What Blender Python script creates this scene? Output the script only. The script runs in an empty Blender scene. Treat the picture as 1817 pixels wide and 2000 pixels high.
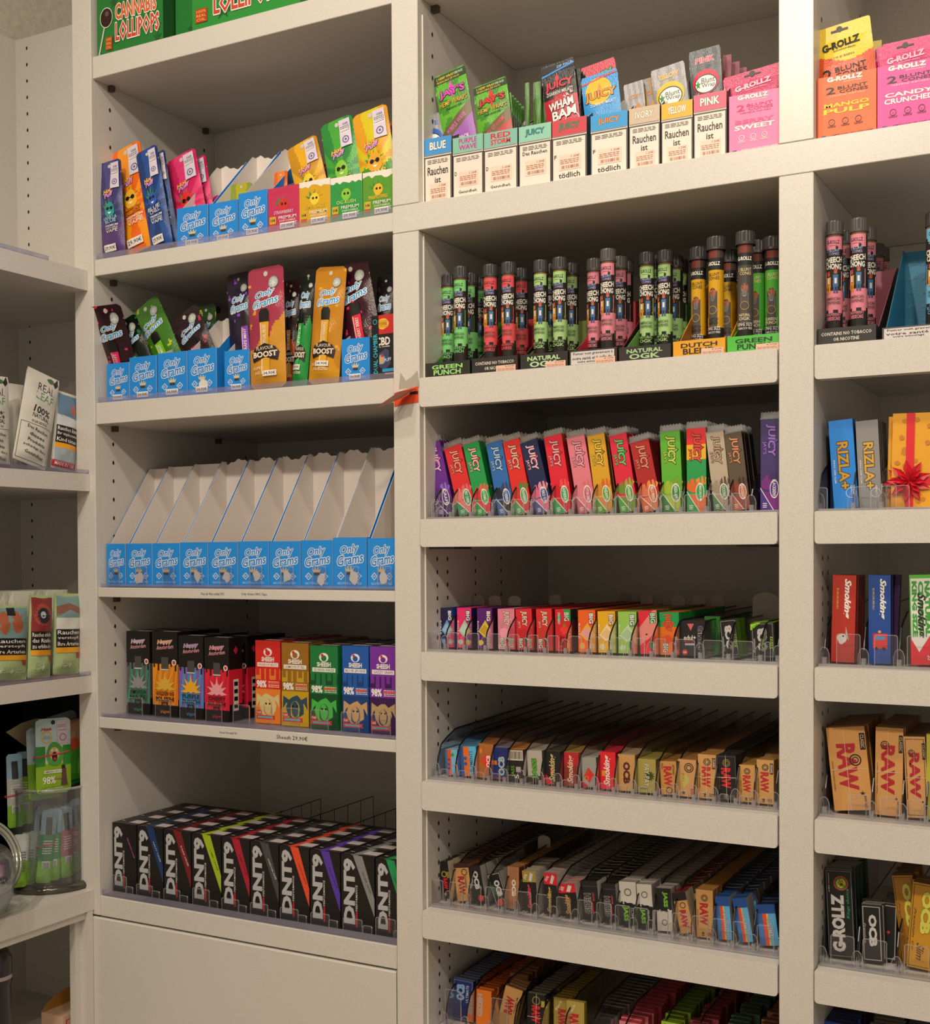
import bpy, math, random
from mathutils import Vector, Matrix

SC = bpy.context.scene
COL = SC.collection
rnd = random.Random(11)
PI = math.pi

# ------------------------------------------------------------------ camera
F_PX, YAW, PITCH, ROLL, CX, CY = 2430.9991, .4974, -.0183, -.005, 908.5, 1125.38
CAM = Vector((0, -1.5, 1.45))
_F = Vector((-math.sin(YAW)*math.cos(PITCH), math.cos(YAW)*math.cos(PITCH), math.sin(PITCH)))
_R = Vector((math.cos(YAW), math.sin(YAW), 0)); _U = _R.cross(_F)
_R, _U = _R*math.cos(ROLL)+_U*math.sin(ROLL), -_R*math.sin(ROLL)+_U*math.cos(ROLL)
cam = bpy.data.cameras.new('camera'); co = bpy.data.objects.new('camera', cam); COL.objects.link(co)
cam.sensor_fit = 'HORIZONTAL'; cam.sensor_width = 36; cam.lens = F_PX/1817*36
cam.shift_y = (CY-1000)/1817; cam.shift_x = 0; cam.clip_start = .02
_m = Matrix((_R, _U, -_F)).transposed().to_4x4(); _m.translation = CAM
co.matrix_world = _m
SC.camera = co

# ------------------------------------------------------------------ light, world, exposure
SC.view_settings.view_transform = 'Standard'; SC.view_settings.look = 'None'
SC.view_settings.exposure = 0.12; SC.view_settings.gamma = 1; SC.cycles.transparent_max_bounces = 64; SC.view_settings.use_curve_mapping = False
W = bpy.data.worlds.new('shop_interior_light'); SC.world = W; W.use_nodes = True
bg = W.node_tree.nodes['Background']; bg.inputs[0].default_value = (1.0, .87, .72, 1); bg.inputs[1].default_value = .38
def lamp(name, x, y, z, power, r=.045, col=(1, .87, .715), tx=None, ty=.15, tz=1.4, angle=110):
    l = bpy.data.lights.new(name, 'SPOT'); l.energy = power; l.shadow_soft_size = r; l.color = col
    l.spot_size = math.radians(angle); l.spot_blend = .8
    o = bpy.data.objects.new(name, l); COL.objects.link(o); o.location = (x, y, z)
    d = Vector((x if tx is None else tx, ty, tz))-Vector((x, y, z))
    o.rotation_euler = d.to_track_quat('-Z', 'Y').to_euler()
lamp('ceiling_spot', -.92, -.95, 2.85, 20)
lamp('ceiling_spot', -.08, -.98, 2.85, 17)
lamp('ceiling_spot', .30, -1.78, 2.80, 46, r=.055, tz=1.1)
lamp('ceiling_spot', -.72, -1.85, 2.85, 66, tz=1.1)
lamp('ceiling_spot', -.9, -2.7, 2.85, 50, tx=-.9, ty=-2.3, tz=0)  # added lamp behind the camera; its floor bounce brightens the shelf undersides

# ------------------------------------------------------------------ pixel reading helpers
CU = [1.3, -2.34, -1.25, -3.2, 2.19, -1.91, 0.44, -2.19, 11.03, -0.58]
CV = [1.09, 4.22, -6.74, -1.28, -3.08, -1.15, -6.92, 14.91, -2.36, 4.46]
def _b(x, y):
    x = (x-908)/1000; y = (y-1000)/1000
    return [1, x, y, x*x, x*y, y*y, x**3, x*x*y, x*y*y, y**3]
def ray(p):
    b = _b(*p)
    x = p[0]+sum(a*c for a, c in zip(b, CU)); y = p[1]+sum(a*c for a, c in zip(b, CV))
    return _F+_R*((x-CX)/F_PX)-_U*((y-CY)/F_PX)
def hit(p, o, n):
    d = ray(p); t = (Vector(o)-CAM).dot(n)/d.dot(n); return CAM+d*t
def onY(p, Y): return hit(p, (0, Y, 0), Vector((0, 1, 0)))
def onX(p, X): return hit(p, (X, 0, 0), Vector((1, 0, 0)))
def onZ(p, Z): return hit(p, (0, 0, Z), Vector((0, 0, 1)))

# ------------------------------------------------------------------ materials
def lin(h):
    h = h.lstrip('#'); c = [int(h[i:i+2], 16)/255 for i in (0, 2, 4)]
    return tuple(x/12.92 if x <= .04045 else ((x+.055)/1.055)**2.4 for x in c)
_mats = {}
def mat(h, rough=.45, metal=0., bump=0.):
    if isinstance(h, bpy.types.Material): return h
    k = (h, rough, metal, bump)
    if k in _mats: return _mats[k]
    m = bpy.data.materials.new('surface_'+h.strip('#')); m.use_nodes = True
    nt = m.node_tree; b = nt.nodes['Principled BSDF']; c = lin(h)
    n = nt.nodes.new('ShaderNodeTexNoise'); n.inputs['Scale'].default_value = 260; n.inputs['Detail'].default_value = 2
    r = nt.nodes.new('ShaderNodeValToRGB')
    r.color_ramp.elements[0].color = tuple(x*.88 for x in c)+(1,); r.color_ramp.elements[1].color = tuple(min(1, x*1.1) for x in c)+(1,)
    r.color_ramp.elements[0].position = .3; r.color_ramp.elements[1].position = .7
    nt.links.new(n.outputs[0], r.inputs[0]); nt.links.new(r.outputs[0], b.inputs['Base Color'])
    b.inputs['Roughness'].default_value = rough; b.inputs['Metallic'].default_value = metal
    if bump:
        bp = nt.nodes.new('ShaderNodeBump'); bp.inputs['Strength'].default_value = bump; bp.inputs['Distance'].default_value = .002
        n2 = nt.nodes.new('ShaderNodeTexNoise'); n2.inputs['Scale'].default_value = 45
        nt.links.new(n2.outputs[0], bp.inputs['Height']); nt.links.new(bp.outputs[0], b.inputs['Normal'])
    _mats[k] = m; return m
def clear(name, tint=(.93, .94, .98), spec=.1, body=.06, bodycol=(.8, .8, .85), rough=.08):
    m = bpy.data.materials.new(name); m.use_nodes = True; nt = m.node_tree; nt.nodes.clear()
    o = nt.nodes.new('ShaderNodeOutputMaterial'); t = nt.nodes.new('ShaderNodeBsdfTransparent'); t.inputs[0].default_value = tint+(1,)
    g = nt.nodes.new('ShaderNodeBsdfGlossy'); g.inputs['Roughness'].default_value = rough
    d = nt.nodes.new('ShaderNodeBsdfDiffuse'); d.inputs[0].default_value = bodycol+(1,)
    fr = nt.nodes.new('ShaderNodeLayerWeight'); fr.inputs[0].default_value = .25
    mr = nt.nodes.new('ShaderNodeMath'); mr.operation = 'MULTIPLY_ADD'; mr.inputs[1].default_value = .45; mr.inputs[2].default_value = spec
    a = nt.nodes.new('ShaderNodeMixShader'); a.inputs[0].default_value = body
    b = nt.nodes.new('ShaderNodeMixShader')
    nt.links.new(t.outputs[0], a.inputs[1]); nt.links.new(d.outputs[0], a.inputs[2])
    nt.links.new(fr.outputs['Fresnel'], mr.inputs[0]); nt.links.new(mr.outputs[0], b.inputs[0])
    nt.links.new(a.outputs[0], b.inputs[1]); nt.links.new(g.outputs[0], b.inputs[2]); nt.links.new(b.outputs[0], o.inputs[0])
    return m
ACRYL = clear('clear_acrylic', tint=(.975, .975, .985), spec=.02, body=.012)
ACRYL_EDGE = clear('acrylic_cut_edge', tint=(.85, .85, .88), spec=.15, body=.3, bodycol=(.75, .72, .72))
TRAYM = clear('acrylic_tray_plastic', tint=(.86, .85, .93), spec=.06, body=.16, bodycol=(.55, .53, .64))
GLASS = clear('clear_glass', tint=(.95, .97, .97), spec=.06, body=.03)
WRAP = clear('crinkled_clear_film', tint=(.9, .9, .9), spec=.22, body=.10, bodycol=(.75, .7, .66), rough=.2)
EDGE = mat('#0e0d10', .25)
def laminate():
    m = bpy.data.materials.new('white_laminate'); m.use_nodes = True; nt = m.node_tree; b = nt.nodes['Principled BSDF']
    n = nt.nodes.new('ShaderNodeTexNoise'); n.inputs['Scale'].default_value = 850; n.inputs['Detail'].default_value = 2
    r = nt.nodes.new('ShaderNodeValToRGB'); r.color_ramp.elements[0].color = (.60, .565, .51, 1); r.color_ramp.elements[1].color = (.71, .675, .615, 1)
    r.color_ramp.elements[0].position = .3; r.color_ramp.elements[1].position = .7
    co_ = nt.nodes.new('ShaderNodeTexCoord'); nt.links.new(co_.outputs['Object'], n.inputs['Vector'])
    nt.links.new(n.outputs[0], r.inputs[0]); nt.links.new(r.outputs[0], b.inputs['Base Color'])
    b.inputs['Roughness'].default_value = .3
    bp = nt.nodes.new('ShaderNodeBump'); bp.inputs['Strength'].default_value = .06; bp.inputs['Distance'].default_value = .0008
    nt.links.new(n.outputs[0], bp.inputs['Height']); nt.links.new(bp.outputs[0], b.inputs['Normal'])
    return m
LAM = laminate()
HOLE = mat('#15110d', .8)

# ------------------------------------------------------------------ mesh building
class MB:
    def __init__(s): s.v = []; s.f = []; s.i = []; s.m = []; s.idx = {}
    def mi(s, m):
        m = mat(m) if isinstance(m, str) else m
        if m.name not in s.idx: s.idx[m.name] = len(s.m); s.m.append(m)
        return s.idx[m.name]
    def add(s, vs, fs, m):
        n = len(s.v); s.v += [tuple(v) for v in vs]; k = s.mi(m)
        for f in fs: s.f.append(tuple(n+i for i in f)); s.i.append(k)
    def box(s, x0, x1, y0, y1, z0, z1, m, front=None, side=None, top=None, bev=0):
        if bev:
            s.bevbox(x0, x1, y0, y1, z0, z1, m, bev); return
        v = [(x0, y0, z0), (x1, y0, z0), (x1, y1, z0), (x0, y1, z0), (x0, y0, z1), (x1, y0, z1), (x1, y1, z1), (x0, y1, z1)]
        for f, mm in (((0, 1, 5, 4), front or m), ((2, 3, 7, 6), m), ((1, 2, 6, 5), side or m), ((3, 0, 4, 7), side or m), ((4, 5, 6, 7), top or m), ((3, 2, 1, 0), m)):
            s.add([v[j] for j in f], [(0, 1, 2, 3)], mm)
    def bevbox(s, x0, x1, y0, y1, z0, z1, m, b):
        # rounded-edge box: 3 nested rings per axis
        def ring(z, o): return [(x0+o+b, y0+o, z), (x1-o-b, y0+o, z), (x1-o, y0+o+b, z), (x1-o, y1-o-b, z), (x1-o-b, y1-o, z), (x0+o+b, y1-o, z), (x0+o, y1-o-b, z), (x0+o, y0+o+b, z)]
        R = [ring(z0, b), ring(z0+b, 0), ring(z1-b, 0), ring(z1, b)]
        vs = sum(R, []); fs = [tuple(range(7, -1, -1)), tuple(range(24, 32))]
        for k in range(3):
            for j in range(8): fs.append((k*8+j, k*8+(j+1) % 8, (k+1)*8+(j+1) % 8, (k+1)*8+j))
        s.add(vs, fs, m)
    def prism(s, pts, axis, a, b, m, cap=None):
        """extrude 2-D outline: axis 'x' -> pts are (y,z); 'y' -> (x,z); 'z' -> (x,y)"""
        def P(p, t): return (t, p[0], p[1]) if axis == 'x' else (p[0], t, p[1]) if axis == 'y' else (p[0], p[1], t)
        n = len(pts); s.add([P(p, a) for p in pts]+[P(p, b) for p in pts], [(i, (i+1) % n, n+(i+1) % n, n+i) for i in range(n)], m)
        s.add([P(p, a) for p in pts], [tuple(range(n))], cap or m); s.add([P(p, b) for p in pts], [tuple(range(n))], cap or m)
    def lathe(s, prof, m, n=24, c=(0, 0)):
        vs = [(c[0]+r*math.cos(2*PI*j/n), c[1]+r*math.sin(2*PI*j/n), z) for r, z in prof for j in range(n)]
        s.add(vs, [(i*n+j, i*n+(j+1) % n, (i+1)*n+(j+1) % n, (i+1)*n+j) for i in range(len(prof)-1) for j in range(n)], m)
    def tube(s, pts, r, m, n=6, closed=False):
        P = [Vector(p) for p in pts]; L = len(P); vs = []
        for i, p in enumerate(P):
            t = (P[(i+1) % L]-P[i-1]) if closed else (P[min(i+1, L-1)]-P[max(i-1, 0)])
            t.normalize(); a = t.cross(Vector((0, 0, 1)));
            if a.length < .1: a = t.cross(Vector((0, 1, 0)))
            a.normalize(); b = t.cross(a)
            vs += [p+a*r*math.cos(2*PI*j/n)+b*r*math.sin(2*PI*j/n) for j in range(n)]
        K = L if closed else L-1
        s.add(vs, [(i*n+j, i*n+(j+1) % n, ((i+1) % L)*n+(j+1) % n, ((i+1) % L)*n+j) for i in range(K) for j in range(n)], m)
    def build(s, name, parent=None, smooth=False, mw=None):
        me = bpy.data.meshes.new(name); me.from_pydata(s.v, [], s.f)
        for m in s.m: me.materials.append(m)
        me.polygons.foreach_set('material_index', s.i)
        if smooth: me.polygons.foreach_set('use_smooth', [True]*len(s.f))
        me.update()
        o = bpy.data.objects.new(name, me); COL.objects.link(o)
        if parent: o.parent = parent
        if mw: o.matrix_world = mw
        return o

_gl = {}
def glyph(t, off, sh):
    k = (t, off, sh)
    if k in _gl: return _gl[k]
    c = bpy.data.curves.new('lettering', 'FONT'); c.body = t; c.offset = off; c.shear = sh; c.resolution_u = 1 if len(t) > 8 else 2
    o = bpy.data.objects.new('lettering', c); COL.objects.link(o)
    dg = bpy.context.evaluated_depsgraph_get(); e = o.evaluated_get(dg); me = e.to_mesh()
    v = [(a.co.x, a.co.y) for a in me.vertices]; f = [tuple(p.vertices) for p in me.polygons]
    e.to_mesh_clear(); bpy.data.objects.remove(o); bpy.data.curves.remove(c)
    _gl[k] = (v, f); return _gl[k]

class Face:
    """a printable surface: u to the right, v up, prints sit a hair above it"""
    def __init__(s, mb, w, h, fn, step=.00003, base=.0001, curved=False): s.cv = curved; s.mb = mb; s.w = w; s.h = h; s.fn = fn; s.k = 0; s.st = step; s.base = base
    def P(s, u, v, k): return s.fn(u, v, s.base+k*s.st)
    def poly(s, pts, c):
        s.k += 1
        if not s.cv: s.mb.add([s.P(u, v, s.k) for u, v in pts], [tuple(range(len(pts)))], c); return
        n = len(pts); cu = sum(p[0] for p in pts)/n; cvv = sum(p[1] for p in pts)/n; E = []
        for i in range(n):
            a, b = pts[i], pts[(i+1) % n]; m_ = max(1, int(max(abs(a[0]-b[0])/.07, abs(a[1]-b[1])*s.h/s.w/.09)))
            E += [(a[0]+(b[0]-a[0])*q/m_, a[1]+(b[1]-a[1])*q/m_) for q in range(m_)]
        N = len(E); R = max(1, min(6, int(max(math.hypot(e[0]-cu, (e[1]-cvv)*s.h/s.w) for e in E)/.07)))
        vs = [s.P(cu, cvv, s.k)]+[s.P(cu+(e[0]-cu)*r/R, cvv+(e[1]-cvv)*r/R, s.k) for r in range(1, R+1) for e in E]
        fs = [(0, 1+i, 1+(i+1) % N) for i in range(N)]+[(1+(r-1)*N+i, 1+r*N+i, 1+r*N+(i+1) % N, 1+(r-1)*N+(i+1) % N) for r in range(1, R) for i in range(N)]
        s.mb.add(vs, fs, c)
    def rect(s, u0, v0, u1, v1, c):
        if s.cv and (u1-u0 > .08 or (v1-v0)*s.h/s.w > .1):
            s.k += 1; a = max(1, math.ceil((u1-u0)/.07)); b = max(1, math.ceil((v1-v0)*s.h/s.w/.09))
            s.mb.add([s.P(u0+(u1-u0)*i/a, v0+(v1-v0)*j/b, s.k) for j in range(b+1) for i in range(a+1)], [(j*(a+1)+i, j*(a+1)+i+1, (j+1)*(a+1)+i+1, (j+1)*(a+1)+i) for j in range(b) for i in range(a)], c)
        else: s.poly([(u0, v0), (u1, v0), (u1, v1), (u0, v1)], c)
    def sub(s, v0, v1):
        return Face(s.mb, s.w, s.h*(v1-v0), lambda u, v, k: s.fn(u, v0+v*(v1-v0), k), s.st, s.base, s.cv)
    def frame(s, u0, v0, u1, v1, c, t=.0008):
        a = t/s.w; b = t/s.h
        s.rect(u0, v0, u1, v0+b, c); s.rect(u0, v1-b, u1, v1, c); s.rect(u0, v0, u0+a, v1, c); s.rect(u1-a, v0, u1, v1, c)
    def circ(s, u, v, r, c, n=14, sy=1):
        s.poly([(u+r*math.cos(2*PI*i/n), v+r*sy*s.w/s.h*math.sin(2*PI*i/n)) for i in range(n)], c)
    def ring(s, u, v, r, c, t=.2, n=16):
        s.k += 1; A = [(u+q*math.cos(2*PI*i/n), v+q*s.w/s.h*math.sin(2*PI*i/n)) for q in (r, r*(1-t)) for i in range(n)]
        s.mb.add([s.P(a, b, s.k) for a, b in A], [(i, (i+1) % n, n+(i+1) % n, n+i) for i in range(n)], c)
    def blob(s, u, v, r, c, sd=0, n=12, sy=1., j=.3):
        g = random.Random(sd); s.poly([(u+r*math.cos(2*PI*i/n)*(q := 1-j*g.random()), v+r*sy*s.w/s.h*math.sin(2*PI*i/n)*q) for i in range(n)], c)
    def star(s, u, v, r, c, n=7, q=.5, sy=1., a0=PI/2):
        s.poly([(u+r*(1 if i % 2 == 0 else q)*math.cos(a0+PI*i/n), v+sy*r*(1 if i % 2 == 0 else q)*s.w/s.h*math.sin(a0+PI*i/n)) for i in range(2*n)], c)
    def text(s, t, u, v, w, h, c, rot=0, oc=None, ow=.035, sh=0, b=.008):
        L, T = (w*s.w, h*s.h) if abs(math.cos(math.radians(rot))) > .7 else (w*s.h, h*s.w)
        V, Fc = glyph(t, b, sh)
        if not V: return
        x0 = min(a for a, _ in V); x1 = max(a for a, _ in V); y0 = min(a for _, a in V); y1 = max(a for _, a in V)
        ca, sa = math.cos(math.radians(rot)), math.sin(math.radians(rot))
        def put(V, Fc, c):
            s.k += 1; o = []
            for gx, gy in V:
                px = ((gx-x0)/(x1-x0)-.5)*L; py = ((gy-y0)/(y1-y0)-.5)*T
                o.append(s.P(u+(px*ca-py*sa)/s.w, v+(px*sa+py*ca)/s.h, s.k))
            s.mb.add(o, Fc, c)
        if oc:
            if b+ow < .045: put(*glyph(t, b+ow, sh), oc)
            else:
                k0 = s.k
                for q in range(8):
                    s.k = k0+q*.34; put([(gx+ow*math.cos(q*PI/4), gy+ow*math.sin(q*PI/4)) for gx, gy in V], Fc, oc)
        put(V, Fc, c)
    def lines(s, u0, v0, u1, v1, n, c, sd=1, th=.45):
        g = random.Random(sd); H = (v1-v0)/n; k0 = s.k
        for i in range(n):
            x = u0
            while x < u1:
                w = (u1-u0)*g.uniform(.08, .25); s.k = k0; s.rect(x, v0+i*H, min(x+w, u1), v0+i*H+H*th, c); x += w+(u1-u0)*.04
    def bars(s, u0, v0, u1, v1, c, sd=1):
        g = random.Random(sd); x = u0; k0 = s.k
        while x < u1: w = (u1-u0)*g.uniform(.01, .05); s.k = k0; s.rect(x, v0, min(x+w, u1), v1, c); x += w+(u1-u0)*g.uniform(.02, .05)

def front_face(mb, w, h, y=0): return Face(mb, w, h, lambda u, v, k: ((u-.5)*w, y-k, v*h))
def side_face(mb, w, h, d): return Face(mb, d, h, lambda u, v, k: (w/2+k, u*d, v*h))
def top_face(mb, w, h, d): return Face(mb, w, d, lambda u, v, k: ((u-.5)*w, v*d, h+k))

LABELS = {}
def tag(o, label, cat, group=None, kind=None):
    n = len(label.split())
    if n > 16: print('LONG LABEL', n, label)
    o['label'] = label; o['category'] = cat
    if group: o['group'] = group
    if kind: o['kind'] = kind
    return o
def empty(name, mw=None):
    o = bpy.data.objects.new(name, None); COL.objects.link(o); o.empty_display_size = .02
    if mw: o.matrix_world = mw
    return o
def T(x, y, z, rz=0): return Matrix.Translation((x, y, z)) @ Matrix.Rotation(rz, 4, 'Z')
def dup(o, mw, label=None, group=None):
    c = o.copy(); COL.objects.link(c); c.matrix_world = mw
    if label: c['label'] = label
    if group: c['group'] = group
    for ch in o.children:
        d = ch.copy(); COL.objects.link(d); d.parent = c; d.matrix_parent_inverse = ch.matrix_parent_inverse
        for g in ch.children:
            e = g.copy(); COL.objects.link(e); e.parent = d; e.matrix_parent_inverse = g.matrix_parent_inverse
    return c
def pose(TL, TR, BL, Y, zs, back=.05, d=.02, twist=0):
    w_ = Vector((0, math.sin(back), math.cos(back))); n = Vector((0, -math.cos(back), math.sin(back)))
    o = Vector((0, Y, zs)); tl, tr, bl = (hit(p, o, n) for p in (TL, TR, BL))
    ab = lambda p: (p.x, (p-o).dot(w_))
    a1, b1 = ab(tl); a0, b0 = ab(bl); a2, b2 = ab(tr)
    h = math.hypot(a1-a0, b1-b0); al = math.atan2(a1-a0, b1-b0); w = math.hypot(a2-a1, b2-b1)
    X = Vector((1, 0, 0)); R = X*math.cos(al)-w_*math.sin(al); U = X*math.sin(al)+w_*math.cos(al); Yv = U.cross(R)
    org = bl+R*w/2
    zmin = min((org+R*sx*w/2+Yv*q).z for sx in (-1, 1) for q in (0, d))
    org.z += zs-zmin
    m = Matrix((R, Yv, U)).transposed().to_4x4(); m.translation = org
    return m, w, h

# ------------------------------------------------------------------ the furniture
X0, X1, X2, X3, X4, X5 = -1.5378, -1.4965, -.9254, -.883, -.3824, -.3412
X6, X7 = .16, .20
ZT = 2.42; DU = .31; DL = .43
ZT1 = dict(b=2.257, a=2.2216, c=1.9296, d=1.9033, e=1.6977, e2=1.663, g=1.3974, g2=1.3818, h=1.1855, h2=1.168, i=.8926, i2=.860)
ZA, ZA2 = 1.937, 1.899
FAS = [(1.694, 1.6535), (1.498, 1.4593), (1.313, 1.2733), (1.1323, 1.092), (.9513, .9119), (.775, .735)]

def part(mb, name, parent): return mb.build(name, parent)
def holes(mb, xw, zs, ys, face=1):
    for y in ys:
        for z in zs:
            mb.add([(xw, y+.0022*math.cos(2*PI*i/8), z+.0035*math.sin(2*PI*i/8)) for i in range(8)], [tuple(range(8))], HOLE)
def bay_unit(name, label, xl, xr, xil, xir, zlo, zhi, depth, hs, ysl, post=None):
    u = empty(name, T((xl+xr)/2, depth/2, zlo)); tag(u, label, 'shelving unit')
    inv = T((xl+xr)/2, depth/2, zlo)
    def pp(mb, nm, par=u):
        o = mb.build(nm, par)
        if par is u: o.matrix_parent_inverse = inv.inverted()
        return o
    m = MB(); m.box(xl, xil, .008, depth, zlo, zhi, LAM); holes(m, xil+.0003, hs, ysl); pp(m, 'side_panel')
    m = MB(); m.box(xir, xr, .008, depth, zlo, zhi, LAM); holes(m, xir-.0003, hs, ysl); pp(m, 'side_panel')
    m = MB(); m.box(xil, xir, depth-.008, depth, zlo, zhi, LAM); pp(m, 'back_panel')
    m = MB()
    if post != 0: m.bevbox(xl, xil, -.004, .008, zlo, post or zhi, LAM, .0008); pp(m, 'front_post')
    return u, pp
def steps(a, b, s=.0305):
    r = []; z = a
    while z < b: r.append(z); z += s
    return r
mid1 = (X2+X3)/2
# left bay
uL, ppL = bay_unit('shelving_unit', 'white laminate shelving unit of the left bay holding blue boxes and black cartons', X0, mid1, X1, X2, ZT1['i2'], ZA, DL,
                   steps(1.21, 1.39)+steps(1.42, 1.65)+steps(1.72, 1.89), (.037, .385), post=ZT)
uLt, ppLt = bay_unit('shelving_unit', 'upper white shelving unit of the left bay holding pouches and green boxes', X0, mid1, X1, X2, ZA+.0005, ZT, DU,
                     steps(2.0, 2.2), (.037, .272), post=0)
# middle bay
uM, ppM = bay_unit('shelving_unit', 'white laminate shelving unit of the middle bay with wide shelf fronts and rolling papers', mid1, (X4+X5)/2, X3, X4, .60, ZA2-.0005, DL,
                   steps(.97, 1.09, .0187)+steps(1.14, 1.27, .0187)+steps(1.33, 1.45, .0187)+steps(.79, .9, .0187), (.043, .073, .159, .245), post=0)
uMt, ppMt = bay_unit('shelving_unit', 'upper white shelving unit of the middle bay above the long rail', mid1, (X4+X5)/2, X3, X4, ZA+.0005, ZT, DU,
                     steps(2.0, 2.2), (.037, .272), post=0)
uR, ppR = bay_unit('shelving_unit', 'white laminate shelving unit of the right bay cut off by the frame', (X4+X5)/2, X7, X5, X6, .60, ZA2-.0005, DL,
                   steps(.97, 1.09, .0187)+steps(1.14, 1.27, .0187)+steps(1.33, 1.45, .0187), (.043, .073), post=0)
uRt, ppRt = bay_unit('shelving_unit', 'upper white shelving unit of the right bay behind orange and pink boxes', (X4+X5)/2, X7, X5, X6, ZA+.0005, ZT, DU,
                     steps(2.0, 2.2), (.037, .272), post=0)
# extra right-hand front posts so each visible post is complete
m = MB(); m.bevbox(X2, X3, -.004, .008, .0, ZA2-.0005, LAM, .0008); ppL(m, 'front_post')
m = MB(); m.bevbox(X2, X3, -.004, .008, ZA+.0005, ZT, LAM, .0008); ppLt(m, 'front_post')
m = MB(); m.bevbox(X4, X5, -.004, .008, .0, ZA2-.0005, LAM, .0008); ppM(m, 'front_post')
m = MB(); m.bevbox(X4, X5, -.004, .008, ZA+.0005, ZT, LAM, .0008); ppMt(m, 'front_post')
# shelves
def shelf(pp, x0, x1, z0, z1, depth, par_text=None, pins=True):
    m = MB(); m.bevbox(x0+.0006, x1-.0006, -.001, depth-.009, z0, z1, LAM, .0008)
    if par_text:
        f = Face(m, x1-x0, z1-z0, lambda u, v, k: (x0+u*(x1-x0), -.001-k, z0+v*(z1-z0)))
        for t in par_text: f.text(*t)
    s = pp(m, 'shelf')
    return s
shelf(ppLt, X1, X2, ZT1['a'], ZT1['b'], DU)
shelf(ppL, X1, X2, ZT1['d'], ZT1['c'], DL)
shelf(ppL, X1, X2, ZT1['e2'], ZT1['e'], DL)
shelf(ppL, X1, X2, ZT1['g2'], ZT1['g'], DL, [('Preis der Ware enthält THC', .42, .5, .08, .28, '#26221f'), ('Only Grams HHC Vape', .56, .5, .085, .32, '#26221f')])
shelf(ppL, X1, X2, ZT1['h2'], ZT1['h'], DL, [('Preis der Ware enthält THC', .47, .5, .06, .2, '#26221f'), ('Sheesh 29,90€', .68, .5, .10, .42, '#26221f')])
m = MB(); m.bevbox(X1+.0006, X2-.0006, -.004, DL-.009, ZT1['i2'], ZT1['i'], LAM, .0008); m.bevbox(X0, X1-.0006, -.0035, .008, ZT1['i2']+.0, ZT1['i2']+.0305, LAM, .0005); ppL(m, 'deck')
# shelf pins
m = MB()
for z in (ZT1['d'], ZT1['e2'], ZT1['g2'], ZT1['h2']):
    for y in (.037, .30): m.box(X1, X1+.009, y-.004, y+.004, z-.009, z, mat('#4b4336', .5))
ppL(m, 'shelf_pins')
m = MB()
for y in (.037, .272): m.box(X1, X1+.009, y-.004, y+.004, ZT1['a']-.009, ZT1['a'], mat('#4b4336', .5))
ppLt(m, 'shelf_pins')
shelf(ppMt, X3, X4, 2.2216, 2.257, DU); shelf(ppRt, X5, X6, 2.2216, 2.257, DU)
m = MB(); m.box(X3, X3+.011, .033, .041, 2.2126, 2.2216, mat('#4b4336', .5)); ppMt(m, 'shelf_pins')
m = MB(); m.box(X3-.00, X3+.0015, .0085, .0105, ZA+.001, 2.2, mat('#efe8d8', .4)); ppMt(m, 'inner_trim')
m = MB(); m.box(X3-.00, X3+.0015, .0085, .0105, .6, ZA2-.002, mat('#efe8d8', .4)); ppM(m, 'inner_trim')
# base below the left deck: drawer front
m = MB(); m.bevbox(X0+.002, X2-.0015, -.006, .014, .42, ZT1['i2']-.003, LAM, .002); d_ = ppL(m, 'drawer_front')
m = MB(); m.box(X0+.004, X2, .016, DL, .0, ZT1['i2']-.001, LAM); ppL(m, 'base_cabinet')
# long rail
rail = MB(); rail.bevbox(X2, X7, -.004, DL-.01, ZA2, ZA, LAM, .0008)
rail_o = rail.build('shelf_rail'); tag(rail_o, 'long white shelf rail running across the middle and right bays', 'shelf')
# middle/right bay wide-front shelves
for k, (xa, xb, pp) in enumerate(((X3, X4, ppM), (X5, X6, ppR))):
    for z1, z0 in FAS:
        m = MB(); m.box(xa+.0008, xb-.0008, .012, DL-.01, z1-.014, z1-.0005, LAM); s_ = pp(m, 'shelf')
        m = MB(); r = .004; a, b = xa+.0016, xb-.0014
        pts = [(a, z0+r), (a+r*.3, z0+r*.3), (a+r, z0), (b-r, z0), (b-r*.3, z0+r*.3), (b, z0+r), (b, z1-.0015), (b-.0015, z1), (a+.0015, z1), (a, z1-.0015)]
        m.prism(pts, 'y', -.0065, .011, LAM); pp(m, 'shelf_front', s_)
m = MB()
for x in (X3+.012, X4-.053): m.box(x, x+.04, .0, .05, 1.4563, 1.4593, mat('#2a2a2c', .4))
ppM(m, 'mounting_plate')
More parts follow.
